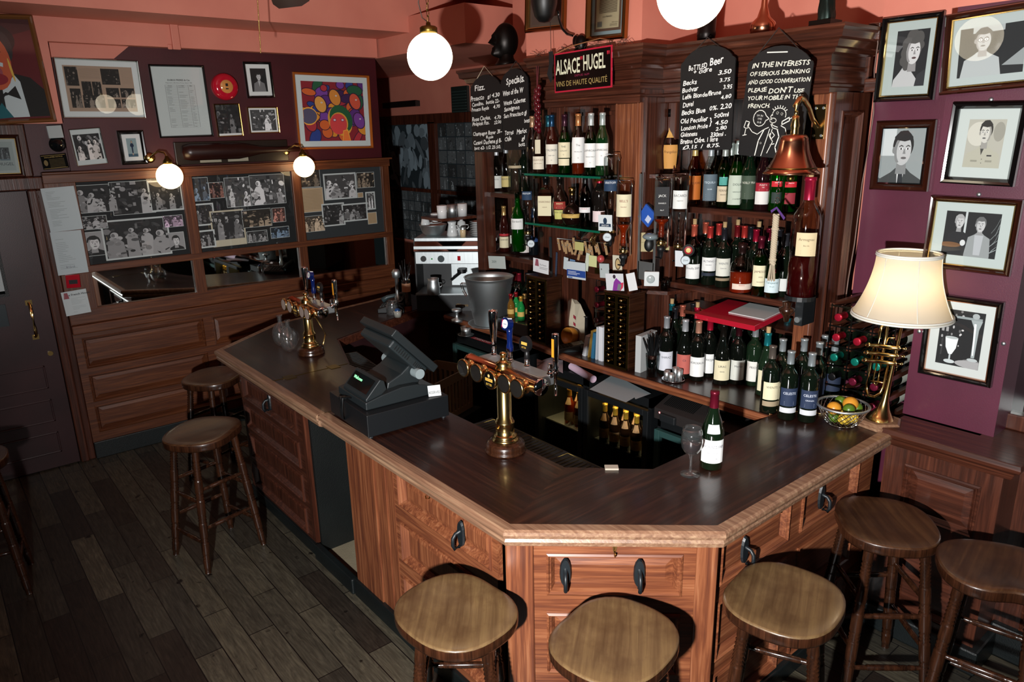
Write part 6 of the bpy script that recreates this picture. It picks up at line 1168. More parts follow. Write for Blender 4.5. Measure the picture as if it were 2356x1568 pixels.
# plastic crate inside the servery
t = thing('crate', 'beige slotted plastic crate standing low in the dark servery', 'crate', T(2.55, 3.95, .45) @ RZ(20)); b = MB('rubber', '#6a5f48')
for (x0, y0, x1, y1) in ((-.22, -.15, .22, -.14), (-.22, .14, .22, .15), (-.22, -.15, -.21, .15), (.21, -.15, .22, .15)):
    b.box(x0, x1, y0, y1, .24, .30).box(x0, x1, y0, y1, 0, .04); L_n = max(x1 - x0, y1 - y0); k_ = int(L_n / .04)
    for i in range(k_):
        a = i / k_ * L_n
        if x1 - x0 > .1: b.box(x0 + a, x0 + a + .018, y0, y1, .04, .24)
        else: b.box(x0, x1, y0 + a, y0 + a + .018, .04, .24)
b.build('basket', t); MB('black_scuffed').box(-.25, .25, -.2, .2, -.45, -.005).build('stand', t)
# phone
p = P(905, 712, 2, 1.0); t = thing('telephone', 'dark desk telephone with silver display and side handset on the far counter', 'telephone', T(p.x, p.y, 1.0) @ RZ(-40))
xz(MB('rubber', '#15191b'), [(-.10, 0), (.10, 0), (.10, .07), (.06, .075), (-.10, .03)], -.11, .11).build('body', t, bevel=.004)
b = MB('rubber', '#3a3f40'); b.M = T(-.10, 0, .031) @ RY(-15.5); b.box(.10, .19, -.09, .07, 0, .004).box(.14, .165, -.06, .04, .004, .006, col='#0c0f10'); [b.box(.108, .116, -.07 + i * .025, -.055 + i * .025, .004, .007, col='#8a9090') for i in range(5)]; b.build('console', t, label='silver console with display')
b = MB('rubber', '#2a2e2e'); b.M = T(-.10, 0, .031) @ RY(-15.5); [b.box(.01 + i * .022, .024 + i * .022, -.06 + j * .03, -.04 + j * .03, 0, .005) for i in range(4) for j in range(4)]; b.build('keys', t)
MB('rubber', '#2c3c40').tube([(-.10, .11, .05), (-.06, .115, .075), (.06, .115, .10), (.10, .11, .09)], [.024, .016, .016, .024], 10).build('handset', t)
# ================================================================ COFFEE MACHINE CORNER
CO = P(960, 714, 2, 1.0); d45 = Vector((.70, -.71, 0)).normalized(); CM = basis((CO.x, CO.y, 1.0), d45, (-d45.y, d45.x, 0))
t = thing('coffee_machine', 'stainless steel espresso machine with a bright front panel behind the ice bucket', 'coffee machine', CM)
W_ = .62; s1 = (P(960, 610, 0, CO.x).z - 1.0); hz = lambda v: (CO - CAM).dot(FV) / FPX * (714 - v) * 1.04
MB('rubber', '#14181a').box(0, W_, .0, .45, .0, hz(678)).box(.0, W_, .28, .45, hz(678), hz(610)).box(-.01, 0, .05, .45, 0, hz(560)).build('body', t); MB('steel').box(-.005, W_, .0, .30, hz(680), hz(676)).build('drip_shelf', t)
MB('steel').box(0, W_, .03, .45, hz(612), hz(585)).build('control_panel', t, bevel=.004); MB('steel').box(0, W_, -.0, .02, hz(600) if 0 else hz(578), hz(572)).add([(0, -.01, hz(582)), (W_, -.01, hz(582)), (W_, .05, hz(560)), (0, .05, hz(560))], [(0, 1, 2, 3)], mat='chrome').build('front_lip', t)
MB('steel').box(0, W_, .04, .45, hz(562), hz(556)).build('cup_tray', t); MB('steel').box(.23, .55, .26, .28, hz(672), hz(618)).build('splash_plate', t)
for i, (u, r, c, m_) in enumerate(((.065, .022, '#0e1010', 'rubber'), (.20, .026, '#4a5254', 'gloss'), (.335, 0, 0, 0), (.13, .006, '#1f8a3a', 'gloss'))):
    if r: MB(m_, c, M=T(u, .03, hz(600)) @ RX(90)).cyl(r, 0, .012, 20).build('dial' if r > .01 else 'lamp', t)
MB('gloss', '#a01820').box(.325, .348, .02, .03, hz(604), hz(594)).build('switch', t, label='red rocker switch')
b = MB('rubber', '#0e1011', M=T(.33, .15, hz(635))).cyl(.035, -.01, .02, 18).tube([(0, 0, 0), (-.02, -.10, -.01), (-.05, -.17, -.03)], .011, 8); b.build('portafilter', t); b = MB('brass'); write(b, 'Olimpia', .03, lambda a, c: (.30 + a, -.0005, hz(704) + c), '#8a6a34', 'gloss', slant=.3); b.build('badge_lettering', t)
zt3 = 1.0 + hz(556); CW = lambda x, y, z=0: CM @ T(x, y, hz(556) + z)
def lathe_thing(name, lb, cat, M, prof, mat='chrome', col='#fff', n=28, group=None, extra=None, **k):
    b = MB(mat, col).lathe(prof, n, **k)
    if extra: extra(b)
    return tag(b.build(name, place=M), lb, cat, group)
CUP = [(0, .002), (.022, 0), (.024, .004), (.034, .05), (.036, .062), (.033, .062), (.031, .05), (.02, .008), (0, .008)]
hnd = lambda r=.034, z=.03: (lambda b: b.tube([(r, 0, z + .018), (r + .018, 0, z + .016), (r + .022, 0, z), (r + .012, 0, z - .012), (r - .006, 0, z - .014)], .004, 6))
lathe_thing('mixing_bowl', 'steel bowl on top of the coffee machine', 'bowl', CW(.12, .17), [(0, .004), (.05, 0), (.085, .03), (.105, .085), (.108, .088), (.102, .088), (.08, .033), (.04, .008), (0, .008)], 'steel')
lathe_thing('saucer', 'white saucer resting on the steel bowl', 'saucer', CW(.12, .17, .091), [(0, 0), (.03, 0), (.07, .012), (.072, .015), (.03, .004), (0, .004)], 'gloss', '#c8cccc'); lathe_thing('coffee_cup', 'white cup on the saucer, topmost on the coffee machine', 'cup', CW(.14, .17, .108), CUP, 'gloss', '#d4d8d8', extra=hnd())
lathe_thing('coffee_cup', 'upturned white cup beside the topmost cup on the bowl', 'cup', CW(.07, .13, .09) @ T(0, 0, .062) @ RX(180), CUP, 'gloss', '#c8cccc', extra=hnd())
lathe_thing('milk_jug', 'white china milk jug on the coffee machine, left of the sugar shaker', 'jug', CW(.27, .15), [(0, .002), (.04, 0), (.043, .01), (.034, .06), (.028, .09), (.035, .11), (.032, .11), (.025, .09), (.03, .06), (0, .01)], 'gloss', '#d0d4d4', extra=hnd(.03, .06)); lathe_thing('milk_jug', 'white china pot with a lid behind the sugar shaker', 'jug', CW(.33, .22), [(0, .002), (.035, 0), (.036, .06), (.03, .10), (.012, .11), (.012, .125), (0, .13)], 'gloss', '#c8cccc', extra=hnd(.034, .06))
lathe_thing('sugar_shaker', 'small glass sugar shaker with steel lid on the coffee machine', 'shaker', CW(.36, .10), [(0, .001), (.022, 0), (.023, .05), (.02, .055)], 'gloss', '#c8b08a', extra=lambda b: b.lathe([(.022, .055), (.022, .072), (.015, .08), (0, .08)], 20, mat='steel'))
for i in range(8): lathe_thing('saucer', 'white saucer in the tall stack on the coffee machine', 'saucer', CW(.47, .14, i * .0135), [(0, 0), (.035, 0), (.062, .016), (.064, .018), (.034, .004), (0, .004)], 'gloss', '#cdd1d1', group='stack of saucers on the coffee machine')
lathe_thing('steaming_jug', 'tall brushed steel milk jug standing in front of the coffee machine', 'jug', CM @ T(.14, -.02, hz(676)), [(0, .002), (.046, 0), (.05, .004), (.046, .07), (.04, .10), (.043, .125), (.040, .125), (.037, .10), (.043, .07), (0, .01)], 'steel', extra=hnd(.045, .07))
lathe_thing('tall_canister', 'tall clear tube of spoons and straws left of the coffee machine', 'canister', CM @ T(-.075, -.0, .0), [(0, .002), (.032, 0), (.033, .16), (.034, .16), (.034, .24), (.031, .24), (.031, .005), (0, .005)], 'tinted', '#c8ccca', extra=lambda b: b.lathe([(.0345, .15), (.0345, .215)], 24, mat='paint', col='#b98a6a').lathe([(.0345, .0), (.0345, .04)], 24, mat='paint', col='#6a3a20'))
t = thing('spoon_bunch', 'bunch of metal tongs and spoons standing in the tall tube', 'utensils', CM @ T(-.075, 0, .05))
for i in range(7): a = i * .9; MB('chrome').tube([(.01 * math.cos(a), .01 * math.sin(a), 0), (.02 * math.cos(a), .02 * math.sin(a), .20), (.045 * math.cos(a), .045 * math.sin(a), .30 + .02 * (i % 3))], .0035, 6).build('spoon', t)
lathe_thing('glass_jar', 'clear glass jar beside the telephone', 'jar', CM @ T(-.16, -.12, 0), [(0, .004), (.045, 0), (.048, .01), (.048, .07), (.04, .085), (.042, .10), (.038, .10), (.036, .086), (.044, .07), (.044, .012), (0, .008)], 'glass'); lathe_thing('paper_cup', 'small white cup with blue paper in it beside the telephone', 'cup', CM @ T(-.10, -.20, 0), [(0, .001), (.025, 0), (.033, .05), (.031, .05), (.024, .004), (0, .004)], 'gloss', '#8f8f88', extra=lambda b: b.sphere((0, 0, .045), .024, 10, col='#1a4a7a'))
lathe_thing('soda_siphon', 'tall thin steel and glass utensil holder left of the coffee machine', 'utensil holder', CM @ T(-.16, .05, 0), [(0, 0), (.02, 0), (.022, .10), (.014, .11), (.013, .24), (.03, .25), (.034, .29), (.02, .31), (0, .31)], 'steel')
# shelf with mugs above
b = MB('dark_y').box(-.17, .15, -.05, .22, -.02, 0); p = P(1055, 498, 1, 4.40); sh = tag(b.build('wall_shelf', place=T(p.x, 4.42, p.z)), 'dark bracket shelf holding mugs beside the left upright', 'shelf')
for i, (dx, lb, m_, c) in enumerate(((-.13, 'white cup at the left end of the bracket shelf', 'gloss', '#d4d6d6'), (-.04, 'steel beaker in the middle of the bracket shelf', 'steel', '#fff'), (.05, 'white cup at the right end of the bracket shelf', 'gloss', '#c8caca'))): lathe_thing('mug', lb, 'mug', T(p.x + dx, 4.42, p.z), [(0, .002), (.034, 0), (.038, .09), (.035, .09), (.03, .006), (0, .006)], m_, c)
# ice bucket on a tray
p = P(1128, 742, 2, 1.012); Zb = (p - CAM).dot(FV) / FPX; lathe_thing('serving_tray', 'round steel tray under the ice bucket', 'tray', T(p.x, p.y, 1.001), [(0, 0), (.14, 0), (.155, .012), (.158, .014), (.152, .014), (.138, .003), (0, .003)], 'steel')
H_ = .335; t = thing('ice_bucket', 'large steel ice bucket with side handles on the back counter', 'ice bucket', T(p.x, p.y, 1.005)); MB('steel').lathe([(0, .003), (.105, 0), (.110, .004), (.118, .05), (.121, .052), (.165, H_ - .02), (.172, H_), (.176, H_ + .003), (.17, H_ + .004), (.160, H_ - .02), (.115, .055), (.1, .01), (0, .008)], 56).build('body', t)
for s_ in (-1, 1):
    b = MB('chrome', M=RZ(-50)); b.tube([(s_ * .160, -.02, H_ - .05), (s_ * .20, -.02, H_ - .05), (s_ * .19, -.02, H_ - .09), (s_ * .165, -.015, H_ - .14)], .004, 6).tube([(s_ * .160, .02, H_ - .05), (s_ * .20, .02, H_ - .05), (s_ * .19, .02, H_ - .09), (s_ * .165, .015, H_ - .14)], .004, 6).rod((s_ * .2, -.02, H_ - .05), (s_ * .2, .02, H_ - .05), .004, 6); b.build('handle', t)
lathe_thing('coffee_tamper', 'dark metal tamper with round knob between the coffee machine and ice bucket', 'tamper', T(p.x - .13, p.y + .22, 1.0), [(0, 0), (.04, 0), (.04, .02), (.012, .03), (.012, .07), (.035, .08), (.035, .095), (0, .10)], 'steel')
# low fridge tops with mats
FB = MB
def fridge(x, y0, y1, zt_, label, tint_, bottles, group='under-counter drinks fridges', depth=.5, shelf=.5, glow=None):
    t = thing('drinks_fridge', label, 'fridge', T(x, y0, 0), group); w_ = y1 - y0; b = MB('rubber', '#0b0e10')
    b.box(0, depth, 0, .02, 0, zt_).box(0, depth, w_ - .02, w_, 0, zt_).box(0, depth, 0, w_, zt_ - .05, zt_).box(0, depth, 0, w_, 0, .10).box(depth - .02, depth, 0, w_, 0, zt_); b.build('casing', t)
    for z in (.10, shelf): MB('steel' if z > .2 else 'rubber', '#333').box(.05, depth - .03, .02, w_ - .02, z, z + .008).build('rack', t)
    b = MB('rubber', tint_); fw_ = .035
    b.box(-.03, 0, 0, fw_, .10, zt_ - .06).box(-.03, 0, w_ - fw_, w_, .10, zt_ - .06).box(-.03, 0, fw_, w_ - fw_, .10, .10 + fw_).box(-.03, 0, fw_, w_ - fw_, zt_ - .06 - fw_, zt_ - .06); b.build('door_frame', t, bevel=.003)
    MB('pane').add([(-.015, fw_, .135), (-.015, w_ - fw_, .135), (-.015, w_ - fw_, zt_ - .095), (-.015, fw_, zt_ - .095)], [(0, 3, 2, 1)]).build('door_glass', t)
    if glow:
        MB(glow).box(.05, .06, .05, w_ - .05, zt_ - .06, zt_ - .052).build('light_strip', t, label='warm light strip under the fridge top'); L = bpy.data.lights.new('strip', 'AREA'); L.energy = 1.1; L.color = (1, .72, .3); L.shape = 'RECTANGLE'; L.size = .1; L.size_y = w_ * .8; lo = bpy.data.objects.new('strip', L); COL.objects.link(lo); lo.parent = t; lo.location = (.10, w_ / 2, zt_ - .066)
    for i, (dx, dy, kd, gl, cp, lc, tx, lb, gp, *ex) in enumerate(bottles): bottle(kd, (x + dx, y0 + dy, (shelf + .008)), lb, glass=gl, cap=cp, labs=((.03, .10 if kd != 'beer' else .085, lc, 60, tx, '#333'),) + (((.13, .17, lc, 40, '', BK),) if kd == 'beer' else ()), face=-150, group=gp, liquid=(('#b8701a', .85) if gl == '#d89a3a' else None))
BG = 'beer bottles lit inside the middle fridge'
beers = []
for i in range(10): beers.append((.06 + .09 * (i // 5), .07 + .082 * (i % 5), 'beer', '#1c0f06', '#c8a03a', '#a8845a', ('Leffe',), 'brown beer bottle with gold cap in the warm-lit middle fridge', BG))
fridge(2.90, 2.37, 2.86, .895, 'black fridge with warm-lit beer bottles behind glass, below the nearer font taps', '#0d1012', beers, glow='fridge_glow')
fridge(2.90, 2.87, 3.30, .895, 'black glass-fronted fridge holding orange juice bottles, left of the beer fridge', '#0d1012', [(.09 + .08 * (i % 2), .06 + .085 * (i // 2), 'beer', '#d89a3a', '#b8903a', '#b8a080', ('J2O',), 'small orange juice bottle in the left-middle fridge', 'juice bottles in the fridge') for i in range(6)], glow='fridge_glow')
fridge(2.90, 3.56, 4.20, .895, 'dark green-tinted fridge at far left of the servery with two wine bottles', '#24403e', [(.09, .44, 'bordeaux', '#0c140c', '#2a2a2a', '#b0b4ac', ('', ), 'left of two wine bottles inside the far left fridge', None), (.09, .54, 'bordeaux', '#0c140c', '#2a2a2a', '#b0b4ac', ('',), 'right of two wine bottles inside the far left fridge', None)])
fridge(2.92, 1.78, 2.34, .80, 'fridge below the grey vented panel with burgundy bottles, nearest the open bottle', '#24403e', [(.09, .40, 'burgundy', '#0c140c', '#2a2a2a', '#b8b4a8', ('Bourgogne',), 'burgundy bottle with two white labels inside the right-hand fridge', None), (.09, .28, 'burgundy', '#0c140c', '#2a2a2a', '#b8b4a8', ('Bourgogne',), 'second burgundy bottle inside the right-hand fridge, partly hidden', None)])
t = thing('fridge_hood', 'sloping dark grey vented control panel above the right-hand fridge', 'fridge panel', T(2.90, 1.78, .80)); b = MB('rubber', '#24201f'); b.add([(0, 0, 0), (0, .57, 0), (.0, .57, .06), (0, 0, .06), (.16, 0, .12), (.16, .57, .12), (.16, 0, 0), (.16, .57, 0)], [(0, 3, 2, 1), (3, 4, 5, 2), (0, 6, 4, 3), (1, 2, 5, 7), (4, 6, 7, 5)]); b.build('panel', t)
sl = Matrix(((0, .936, -.351, 0), (-1, 0, 0, .57), (0, .351, .936, .06), (0, 0, 0, 1)))
b = MB('rubber', '#090a0a', M=sl); [b.box(.03 + i * .011, .036 + i * .011, .04, .14, .0005, .002) for i in range(18)]; b.build('vent', t); MB('paper', '#c8cccc', M=sl).box(.33, .40, .03, .06, .001, .002).build('sticker', t, label='small white sticker'); MB('led', M=T(-.001, .53, .035)).box(-.001, 0, 0, .008, 0, .008).build('indicator', t); MB('rubber', '#15181a').box(-.02, 0, .42, .52, .0, .045).build('handle', t, bevel=.006)
# mats and clutter on the lower fridge tops
tag(MB('rubber', '#0c0f11').box(-.0, .12, 0, .62, 0, .008).build('bar_mat', place=T(2.83 + .07, 3.57, .896)), 'black rubber mat with red lettering on the far fridge top', 'bar mat')
b = MB('paper', '#9a1c2a', M=T(2.905, 4.02, .9045) @ RZ(-90)).box(0, .22, .0, .035, 0, .0006); write(b, 'SMIRNOFF', .04, lambda a, c: (.02 + a, .004 + c, .001), '#c8ccc8', 'paper', fit=.18); tag(b.build('mat_strip'), 'red and white lettered strip on the black fridge mat', 'strip')
b = MB('paper', '#8f9a9e'); b.add([P(u, v, 2, .902) for u, v in ((1356, 895), (1420, 855), (1475, 905), (1440, 925))], [(0, 3, 2, 1)]); b.add([P(u, v, 2, .906) for u, v in ((1440, 875), (1498, 905), (1462, 918))], [(0, 2, 1)]); tag(b.build('paper_sheets'), 'loose white papers lying on the fridge top below the counter', 'papers')
a_, c_ = P(1315, 842, 2, .92), P(1365, 872, 2, .92); b = MB('paper', '#a58fa0').rod(a_, c_, .022, 16); b.add([a_ + Vector((0, 0, .0)), a_], [(0, 1)]) if 0 else None; tag(b.build('rolled_paper'), 'pinkish rolled paper tube lying on the fridge top', 'paper roll')
b = MB('cloth', '#8f8388'); vs = [P(1235 + 12 * i, 825 + 6 * j + 4 * math.sin(i * 1.7 + j), 2, .91 + .012 * math.sin(i * 2.1 + j * 1.3)) for i in range(6) for j in range(6)]; b.add(vs, [(i * 6 + j, (i + 1) * 6 + j, (i + 1) * 6 + j + 1, i * 6 + j + 1) for i in range(5) for j in range(5)], sm=True); tag(b.build('bar_cloth'), 'crumpled grey bar cloth on the fridge top behind the taps', 'cloth')
# ================================================================ OPTICS AND CLUTTER OF THE BACK BAR
def optic(u, vt, x, kind, label, glass, liquid, labs, scale=1.0, cap='#101214', **k):
    p = P(u, vt, 0, x); M = T(x, p.y, p.z) @ RX(180)
    o = bottle(kind, None, label, glass=glass, cap=None, liquid=None, labs=labs, M=M, scale=scale, face=142, flip=True, **k)
    H = PR[kind][-1][1]
    if liquid and max(lin(liquid[0])) < .5:
        lb_ = MB('liquid', liquid[0]); q = [(max(0, r - .003), z) for r, z in PR[kind] if z > H * (1 - liquid[1])]; rr = radius(kind, H * (1 - liquid[1])) - .003
        lb_.lathe([(0, H * (1 - liquid[1])), (rr, H * (1 - liquid[1]))] + q, 20); lb_.build('liquid', o)
    t = thing('optic_measure', 'clear and black spirit optic under the ' + label.split(',')[0].replace('upturned ', ''), 'optic', T(x, p.y, p.z - H * scale - .0))
    if len(t['label'].split()) > 16: t['label'] = ' '.join(t['label'].split()[:16])
    MB('tinted', '#e8ecec').lathe([(.012, .02), (.022, .01), (.024, -.02), (.02, -.045), (.012, -.05)], 20).build('chamber', t); MB('rubber', '#0c0e10').lathe([(0, -.048), (.021, -.05), (.021, -.068), (.014, -.075), (.012, -.10), (.006, -.115), (0, -.115)], 16).tube([(-.04, 0, -.10), (0, 0, -.108), (.0, .03, -.11)], .004, 6).build('valve', t); MB('brass').lathe([(.0225, -.02), (.0235, -.022), (.0235, -.036), (.0225, -.038)], 20).build('collar', t)
    MB('chrome').tube([(.03, -.03, H * scale - .02), (0, -.045, H * scale + .012), (0, .045, H * scale + .012), (.03, .03, H * scale - .02)], .003, 6).rod((.055, 0, -.06), (.055, 0, H * scale - .02), .006, 8).build('wire_clip', t)
    return o
optic(1407, 360, 2.99, 'tall', 'upturned clear vodka bottle with blue label and round shoulders', '#e8eeee', ('#d8e0e0', .6), ((.10, .15, '#16324e', 55, ('ERISTOFF',), '#dfe6ea'),), 1.12)
optic(1213, 403, 3.05, 'tall', 'upturned clear vodka bottle at the left end of the glass shelves', '#e8eeee', ('#d8e0e0', .6), ((.09, .14, '#16324e', 55, ('ERISTOFF',), '#dfe6ea'),), 1.0)
optic(1437, 420, 2.99, 'whisky', 'upturned whisky bottle with big cream label and amber spirit', '#e4d8cc', ('#8a2c08', .34), ((.05, .15, '#d4cfae', 62, ("BELL'S", 'blended', ''), '#7a1c1c'),), 1.10)
optic(1526, 413, 3.02, 'square', 'upturned square whiskey bottle with black and white label', '#e0d8d0', ('#7a2408', .32), ((.03, .16, '#15171a', 50, ("JACK", "DANIEL'S", 'No.7'), '#d8dcd8'),), 1.05)
optic(1567, 405, 3.10, 'whisky', 'upturned clear rum bottle with white label and bat mark', '#e8eeee', ('#d8dcd4', .4), ((.06, .14, '#d8dcd8', 55, ('BACARDI', 'superior'), '#333'),), 1.08)
def card(name, label, cat, x, q, col, draw=None, th=.0012, **k): return plate(name, label, cat, 0, x, q, 'paper', col, th, draw, **k)
card('card', 'white card with dark blue printed logo under the upturned vodka bottle', 'card', 2.93, q4(1376, 494, 1408, 494, 1409, 532, 1378, 529), '#ccd6d8', lambda A: (A.e('#173048', .5, .62, .14, .2), A.p('#173048', [(.1, .45), (.9, .45), (.92, .25), (.08, .25)]), A.t('ERISTOFF', .5, .28, .15, '#dfe6e6', 'c')))
card('card', 'white card with a pink tower and The French House lettering, on the left drawer cabinet', 'card', 2.92, q4(1226, 592, 1262, 600, 1263, 632, 1228, 623), '#cfd2d4', lambda A: (A.p('#8a4a58', [(.12, .45), (.17, .95), (.33, .95), (.38, .45)]), A.t('The French', .42, .55, .16, '#222'), A.r('#777', .42, .4, .95, .43), A.r('#777', .42, .3, .9, .33)))
card('card', 'pale handwritten card pinned below the lower left shelf', 'card', 3.2, q4(1123, 588, 1163, 590, 1163, 618, 1126, 617), '#bcc8c4', lambda A: A.t('2009', .2, .45, .3, '#5a6a66', hand=.6))
card('leaflet', 'white and blue printed leaflet hanging from the pegs', 'leaflet', 3.06, q4(1304, 600, 1347, 605, 1348, 645, 1305, 638), '#bcc6cc', lambda A: (A.r('#1a3f8a', 0, .12, 1, .52), A.r('#c8d0e0', .06, .40, .5, .43), A.r('#c8d0e0', .06, .32, .7, .35), A.r('#c8d0e0', .06, .24, .55, .27), A.r('#2a4f9a', .06, .03, .3, .09)))
card('leaflet', 'white leaflet with purple and red drawing on top of the right drawer cabinet', 'leaflet', 2.92, q4(1392, 628, 1434, 630, 1436, 668, 1397, 668), '#c8ccd0', lambda A: (A.p('#7a2a8a', [(.35, 0), (.45, .5), (.6, .75), (.85, .5), (.95, .2), (.8, 0)]), A.p('#c02a4a', [(.8, 0), (.95, .2), (1, .5), (.85, .45), (.7, 0)]), A.p('#6a7074', [(.6, .05), (.7, .42), (.88, .35), (.78, 0)]), A.e('#2a1a2a', .5, .82, .08, .12)))
card('price_card', 'plain white angled card on the right drawer cabinet beside the leaflet', 'card', 2.94, q4(1440, 632, 1460, 624, 1467, 668, 1448, 668), '#d4d8da')
card('card', 'white card behind the red ball under the pegs', 'card', 3.08, q4(1378, 606, 1402, 606, 1402, 640, 1382, 638), '#aeb8b8', lambda A: A.e('#444', .2, .6, .05, .06))
card('card', 'cream beer mat with a portrait emblem by the whisky optic', 'beer mat', 3.08, q4(1409, 586, 1431, 588, 1432, 624, 1411, 622), '#c9c4ae', lambda A: (A.e('#4a3a20', .55, .45, .3, .38), A.e('#b8a070', .55, .45, .22, .3)))
card('card', 'white jagged price card beside the rum optic', 'card', 3.0, q4(1551, 576, 1572, 577, 1572, 614, 1556, 612), '#c8d0d4'); card('card', 'yellowed paper card pinned high in the niche', 'card', 3.15, q4(1303, 640, 1316, 642, 1315, 660, 1303, 658), '#a89868')
card('packet', 'blue packet with a bar code hanging between the optics', 'packet', 3.1, q4(1476, 492, 1499, 462, 1502, 500, 1488, 527), '#1c4fa8', lambda A: A.r('#b8c4dc', .2, .1, .6, .45), th=.012)
card('envelope', 'cream envelopes stacked behind the black bottle stopper', 'envelopes', 3.12, q4(1453, 535, 1500, 534, 1502, 578, 1455, 578), '#b8ac84', lambda A: A.r('#8a7f5a', .0, .48, 1, .5), th=.01)
card('envelope', 'small cream paper sticking out right of the optics', 'paper', 3.14, q4(1512, 552, 1545, 560, 1535, 572, 1514, 575), '#b0a878')
# round measure discs
for u, v, x, lb in ((1222, 560, 2.96, 'round white measure disc on the left optic'), (1397, 545, 2.93, 'round white 25ml measure disc below the vodka card'), (1577, 598, 2.98, 'round grey measure disc beside the rum optic')):
    p = P(u, v, 0, x); b = MB('chrome', M=T(*p) @ RZ(-48) @ RX(90) @ RY(0)); b.M = T(*p) @ RY(-90) @ RX(25) if 0 else T(*p) @ RZ(40) @ RY(-90); b.cyl(.024, 0, .008, 28, mat='rubber', col='#14181a').lathe([(.021, .0085), (0, .0088)], 28, sm=False, mat='paper', col='#b8c4c8'); write(b, '25ml', .013, lambda a, c: (c - .004, -a, .0092), '#333', 'paper', 'c'); tag(b.build('measure_disc'), lb, 'measure disc')
p = P(1584, 575, 0, 2.97); b = MB('gloss', '#14100e', M=T(*p) @ RZ(35) @ RY(-90)).cyl(.030, 0, .008, 28, mat='gloss').lathe([(.020, .0085), (0, .009)], 24, sm=False, col='#8a1a20').lathe([(.012, .0092), (0, .0096)], 18, sm=False, col='#c8b878'); tag(b.build('round_badge'), 'black oval badge with red centre hanging beside the rum optic', 'badge')
p = P(1382, 595, 0, 3.04); tag(MB('paint', '#a03a3a', M=T(*p)).sphere((0, 0, 0), .023, 16).build('red_ball'), 'dull red ball hanging on the header below the pegs', 'ball')
p = P(1493, 563, 0, 3.03); t = thing('bottle_stopper', 'black rubber stopper under a grey plastic cap among the optics', 'stopper', T(*p)); MB('rubber', '#0d1011', M=RZ(40)).sphere((0, 0, 0), .032, 16, sq=(.6, .8, 1.15)).build('stopper', t); MB('gloss', '#6e7c80').sphere((0, -.01, .045), .036, 16, sq=(1.2, 1.2, .55)).build('cap', t)
p = P(1497, 640, 0, 3.05); t = thing('kitchen_timer', 'white square kitchen timer hanging near the corner shelf', 'timer', T(*p) @ RZ(40) @ RY(-90) @ RZ(90)); MB('gloss', '#c8cece').box(-.045, .035, -.04, .04, 0, .02).build('case', t, bevel=.004); MB('gloss', '#9aa4a4').lathe([(.022, .0205), (.022, .026), (.018, .028), (0, .028)], 24).build('dial', t)
p = P(1488, 655, 2, 1.422)
for i, (dx, dy, lb) in enumerate(((0, 0, 'small shot glass on the little plank shelf'), (.06, .03, 'patterned tumbler on the little plank shelf'))): lathe_thing('shot_glass', lb, 'glass', T(3.22 + dx, 2.57 + dy, 1.421), [(0, .006), (.02, 0), (.026, .06), (.023, .06), (.018, .01), (0, .01)], 'tinted', '#b8c4c8')
# steel strip and wires of the optic stand
t = thing('optic_stand', 'grey steel optic stand between the upturned whisky bottles', 'stand', T(3.06, P(1487, 560, 0, 3.06).y, 1.50)); hh = P(1487, 400, 0, 3.06).z - 1.5
for dy in (-.055, .055): MB('steel').box(0, .006, dy - .006, dy + .006, 0, hh).build('post', t)
MB('steel').box(0, .006, -.055, .055, .0, .10).build('plate', t)
# pegs
def peg():
    b = MB('cloth', '#a8865e'); b.box(-.004, .004, .001, .006, -.036, .036).box(-.004, .004, -.006, -.001, -.036, .036); b.rod((-.0055, 0, .008), (.0055, 0, .008), .004, 8, mat='steel'); return b.build('clothes_peg')
pg0 = None; rg = random.Random(4); PG = [(1286, 562), (1296, 566), (1302, 570), (1308, 566), (1314, 572), (1320, 560), (1326, 574), (1333, 585), (1340, 572), (1348, 568), (1356, 576), (1362, 580), (1370, 566), (1376, 572), (1394, 572)]
for i, (u, v) in enumerate(PG):
    o = pg0.copy() if pg0 else peg(); 
    if pg0: COL.objects.link(o)
    else: pg0 = o
    p = P(u, v, 0, 3.09); o.matrix_world = T(p.x, p.y, p.z) @ RX(rg.uniform(-28, 28)); tag(o, 'wooden clothes peg in the row clipped along the wire above the niche', 'clothes peg', 'clothes pegs on the back bar wire')
tag(MB('steel').rod(P(1282, 548, 0, 3.09), P(1400, 560, 0, 3.09), .002, 6).build('wire'), 'thin wire holding the row of clothes pegs', 'wire')
for i, (u0, v0, u1, v1, c, lb) in enumerate(((1296, 590, 1306, 618, '#b8c4c8', 'small pale slip pegged at the left of the wire'), (1310, 595, 1322, 615, '#5a7aa0', 'small blue slip pegged beside the pale one'), (1346, 580, 1354, 622, '#c0c8b8', 'long pale slip pegged in the middle of the wire'), (1354, 586, 1372, 612, '#c4c890', 'yellowish slip pegged right of the middle'), (1322, 555, 1342, 574, '#b8b070', 'yellow card pegged at an angle'))): card('paper_slip', lb, 'paper slip', 3.075, q4(u0, v0, u1, v0 + 3, u1 + 2, v1 + 3, u0 + 2, v1), c)
p = P(1334, 545, 0, 3.0); o = lathe_thing('shot_glass', 'tilted shot glass hanging under the lower glass shelf', 'glass', T(*p) @ RX(30) @ RY(20), [(0, .006), (.018, 0), (.026, .055), (.023, .055), (.016, .01), (0, .01)], 'tinted', '#c8d4d4')
p = P(1366, 545, 0, 3.02); b = MB('brass'); [b.tube([p + Vector((0, .018 * math.cos(a * .52) + .006 * k_, .018 * math.sin(a * .52) - .008 * k_)) for a in range(12)], .0018, 5, closed=True) for k_ in range(3)]; [b.cbox(p + Vector((0, .01 * k_ - .01, -.035)), (.002, .008, .03)) for k_ in range(3)]; tag(b.build('key_ring'), 'brass key ring with keys hanging under the lower glass shelf', 'keys')
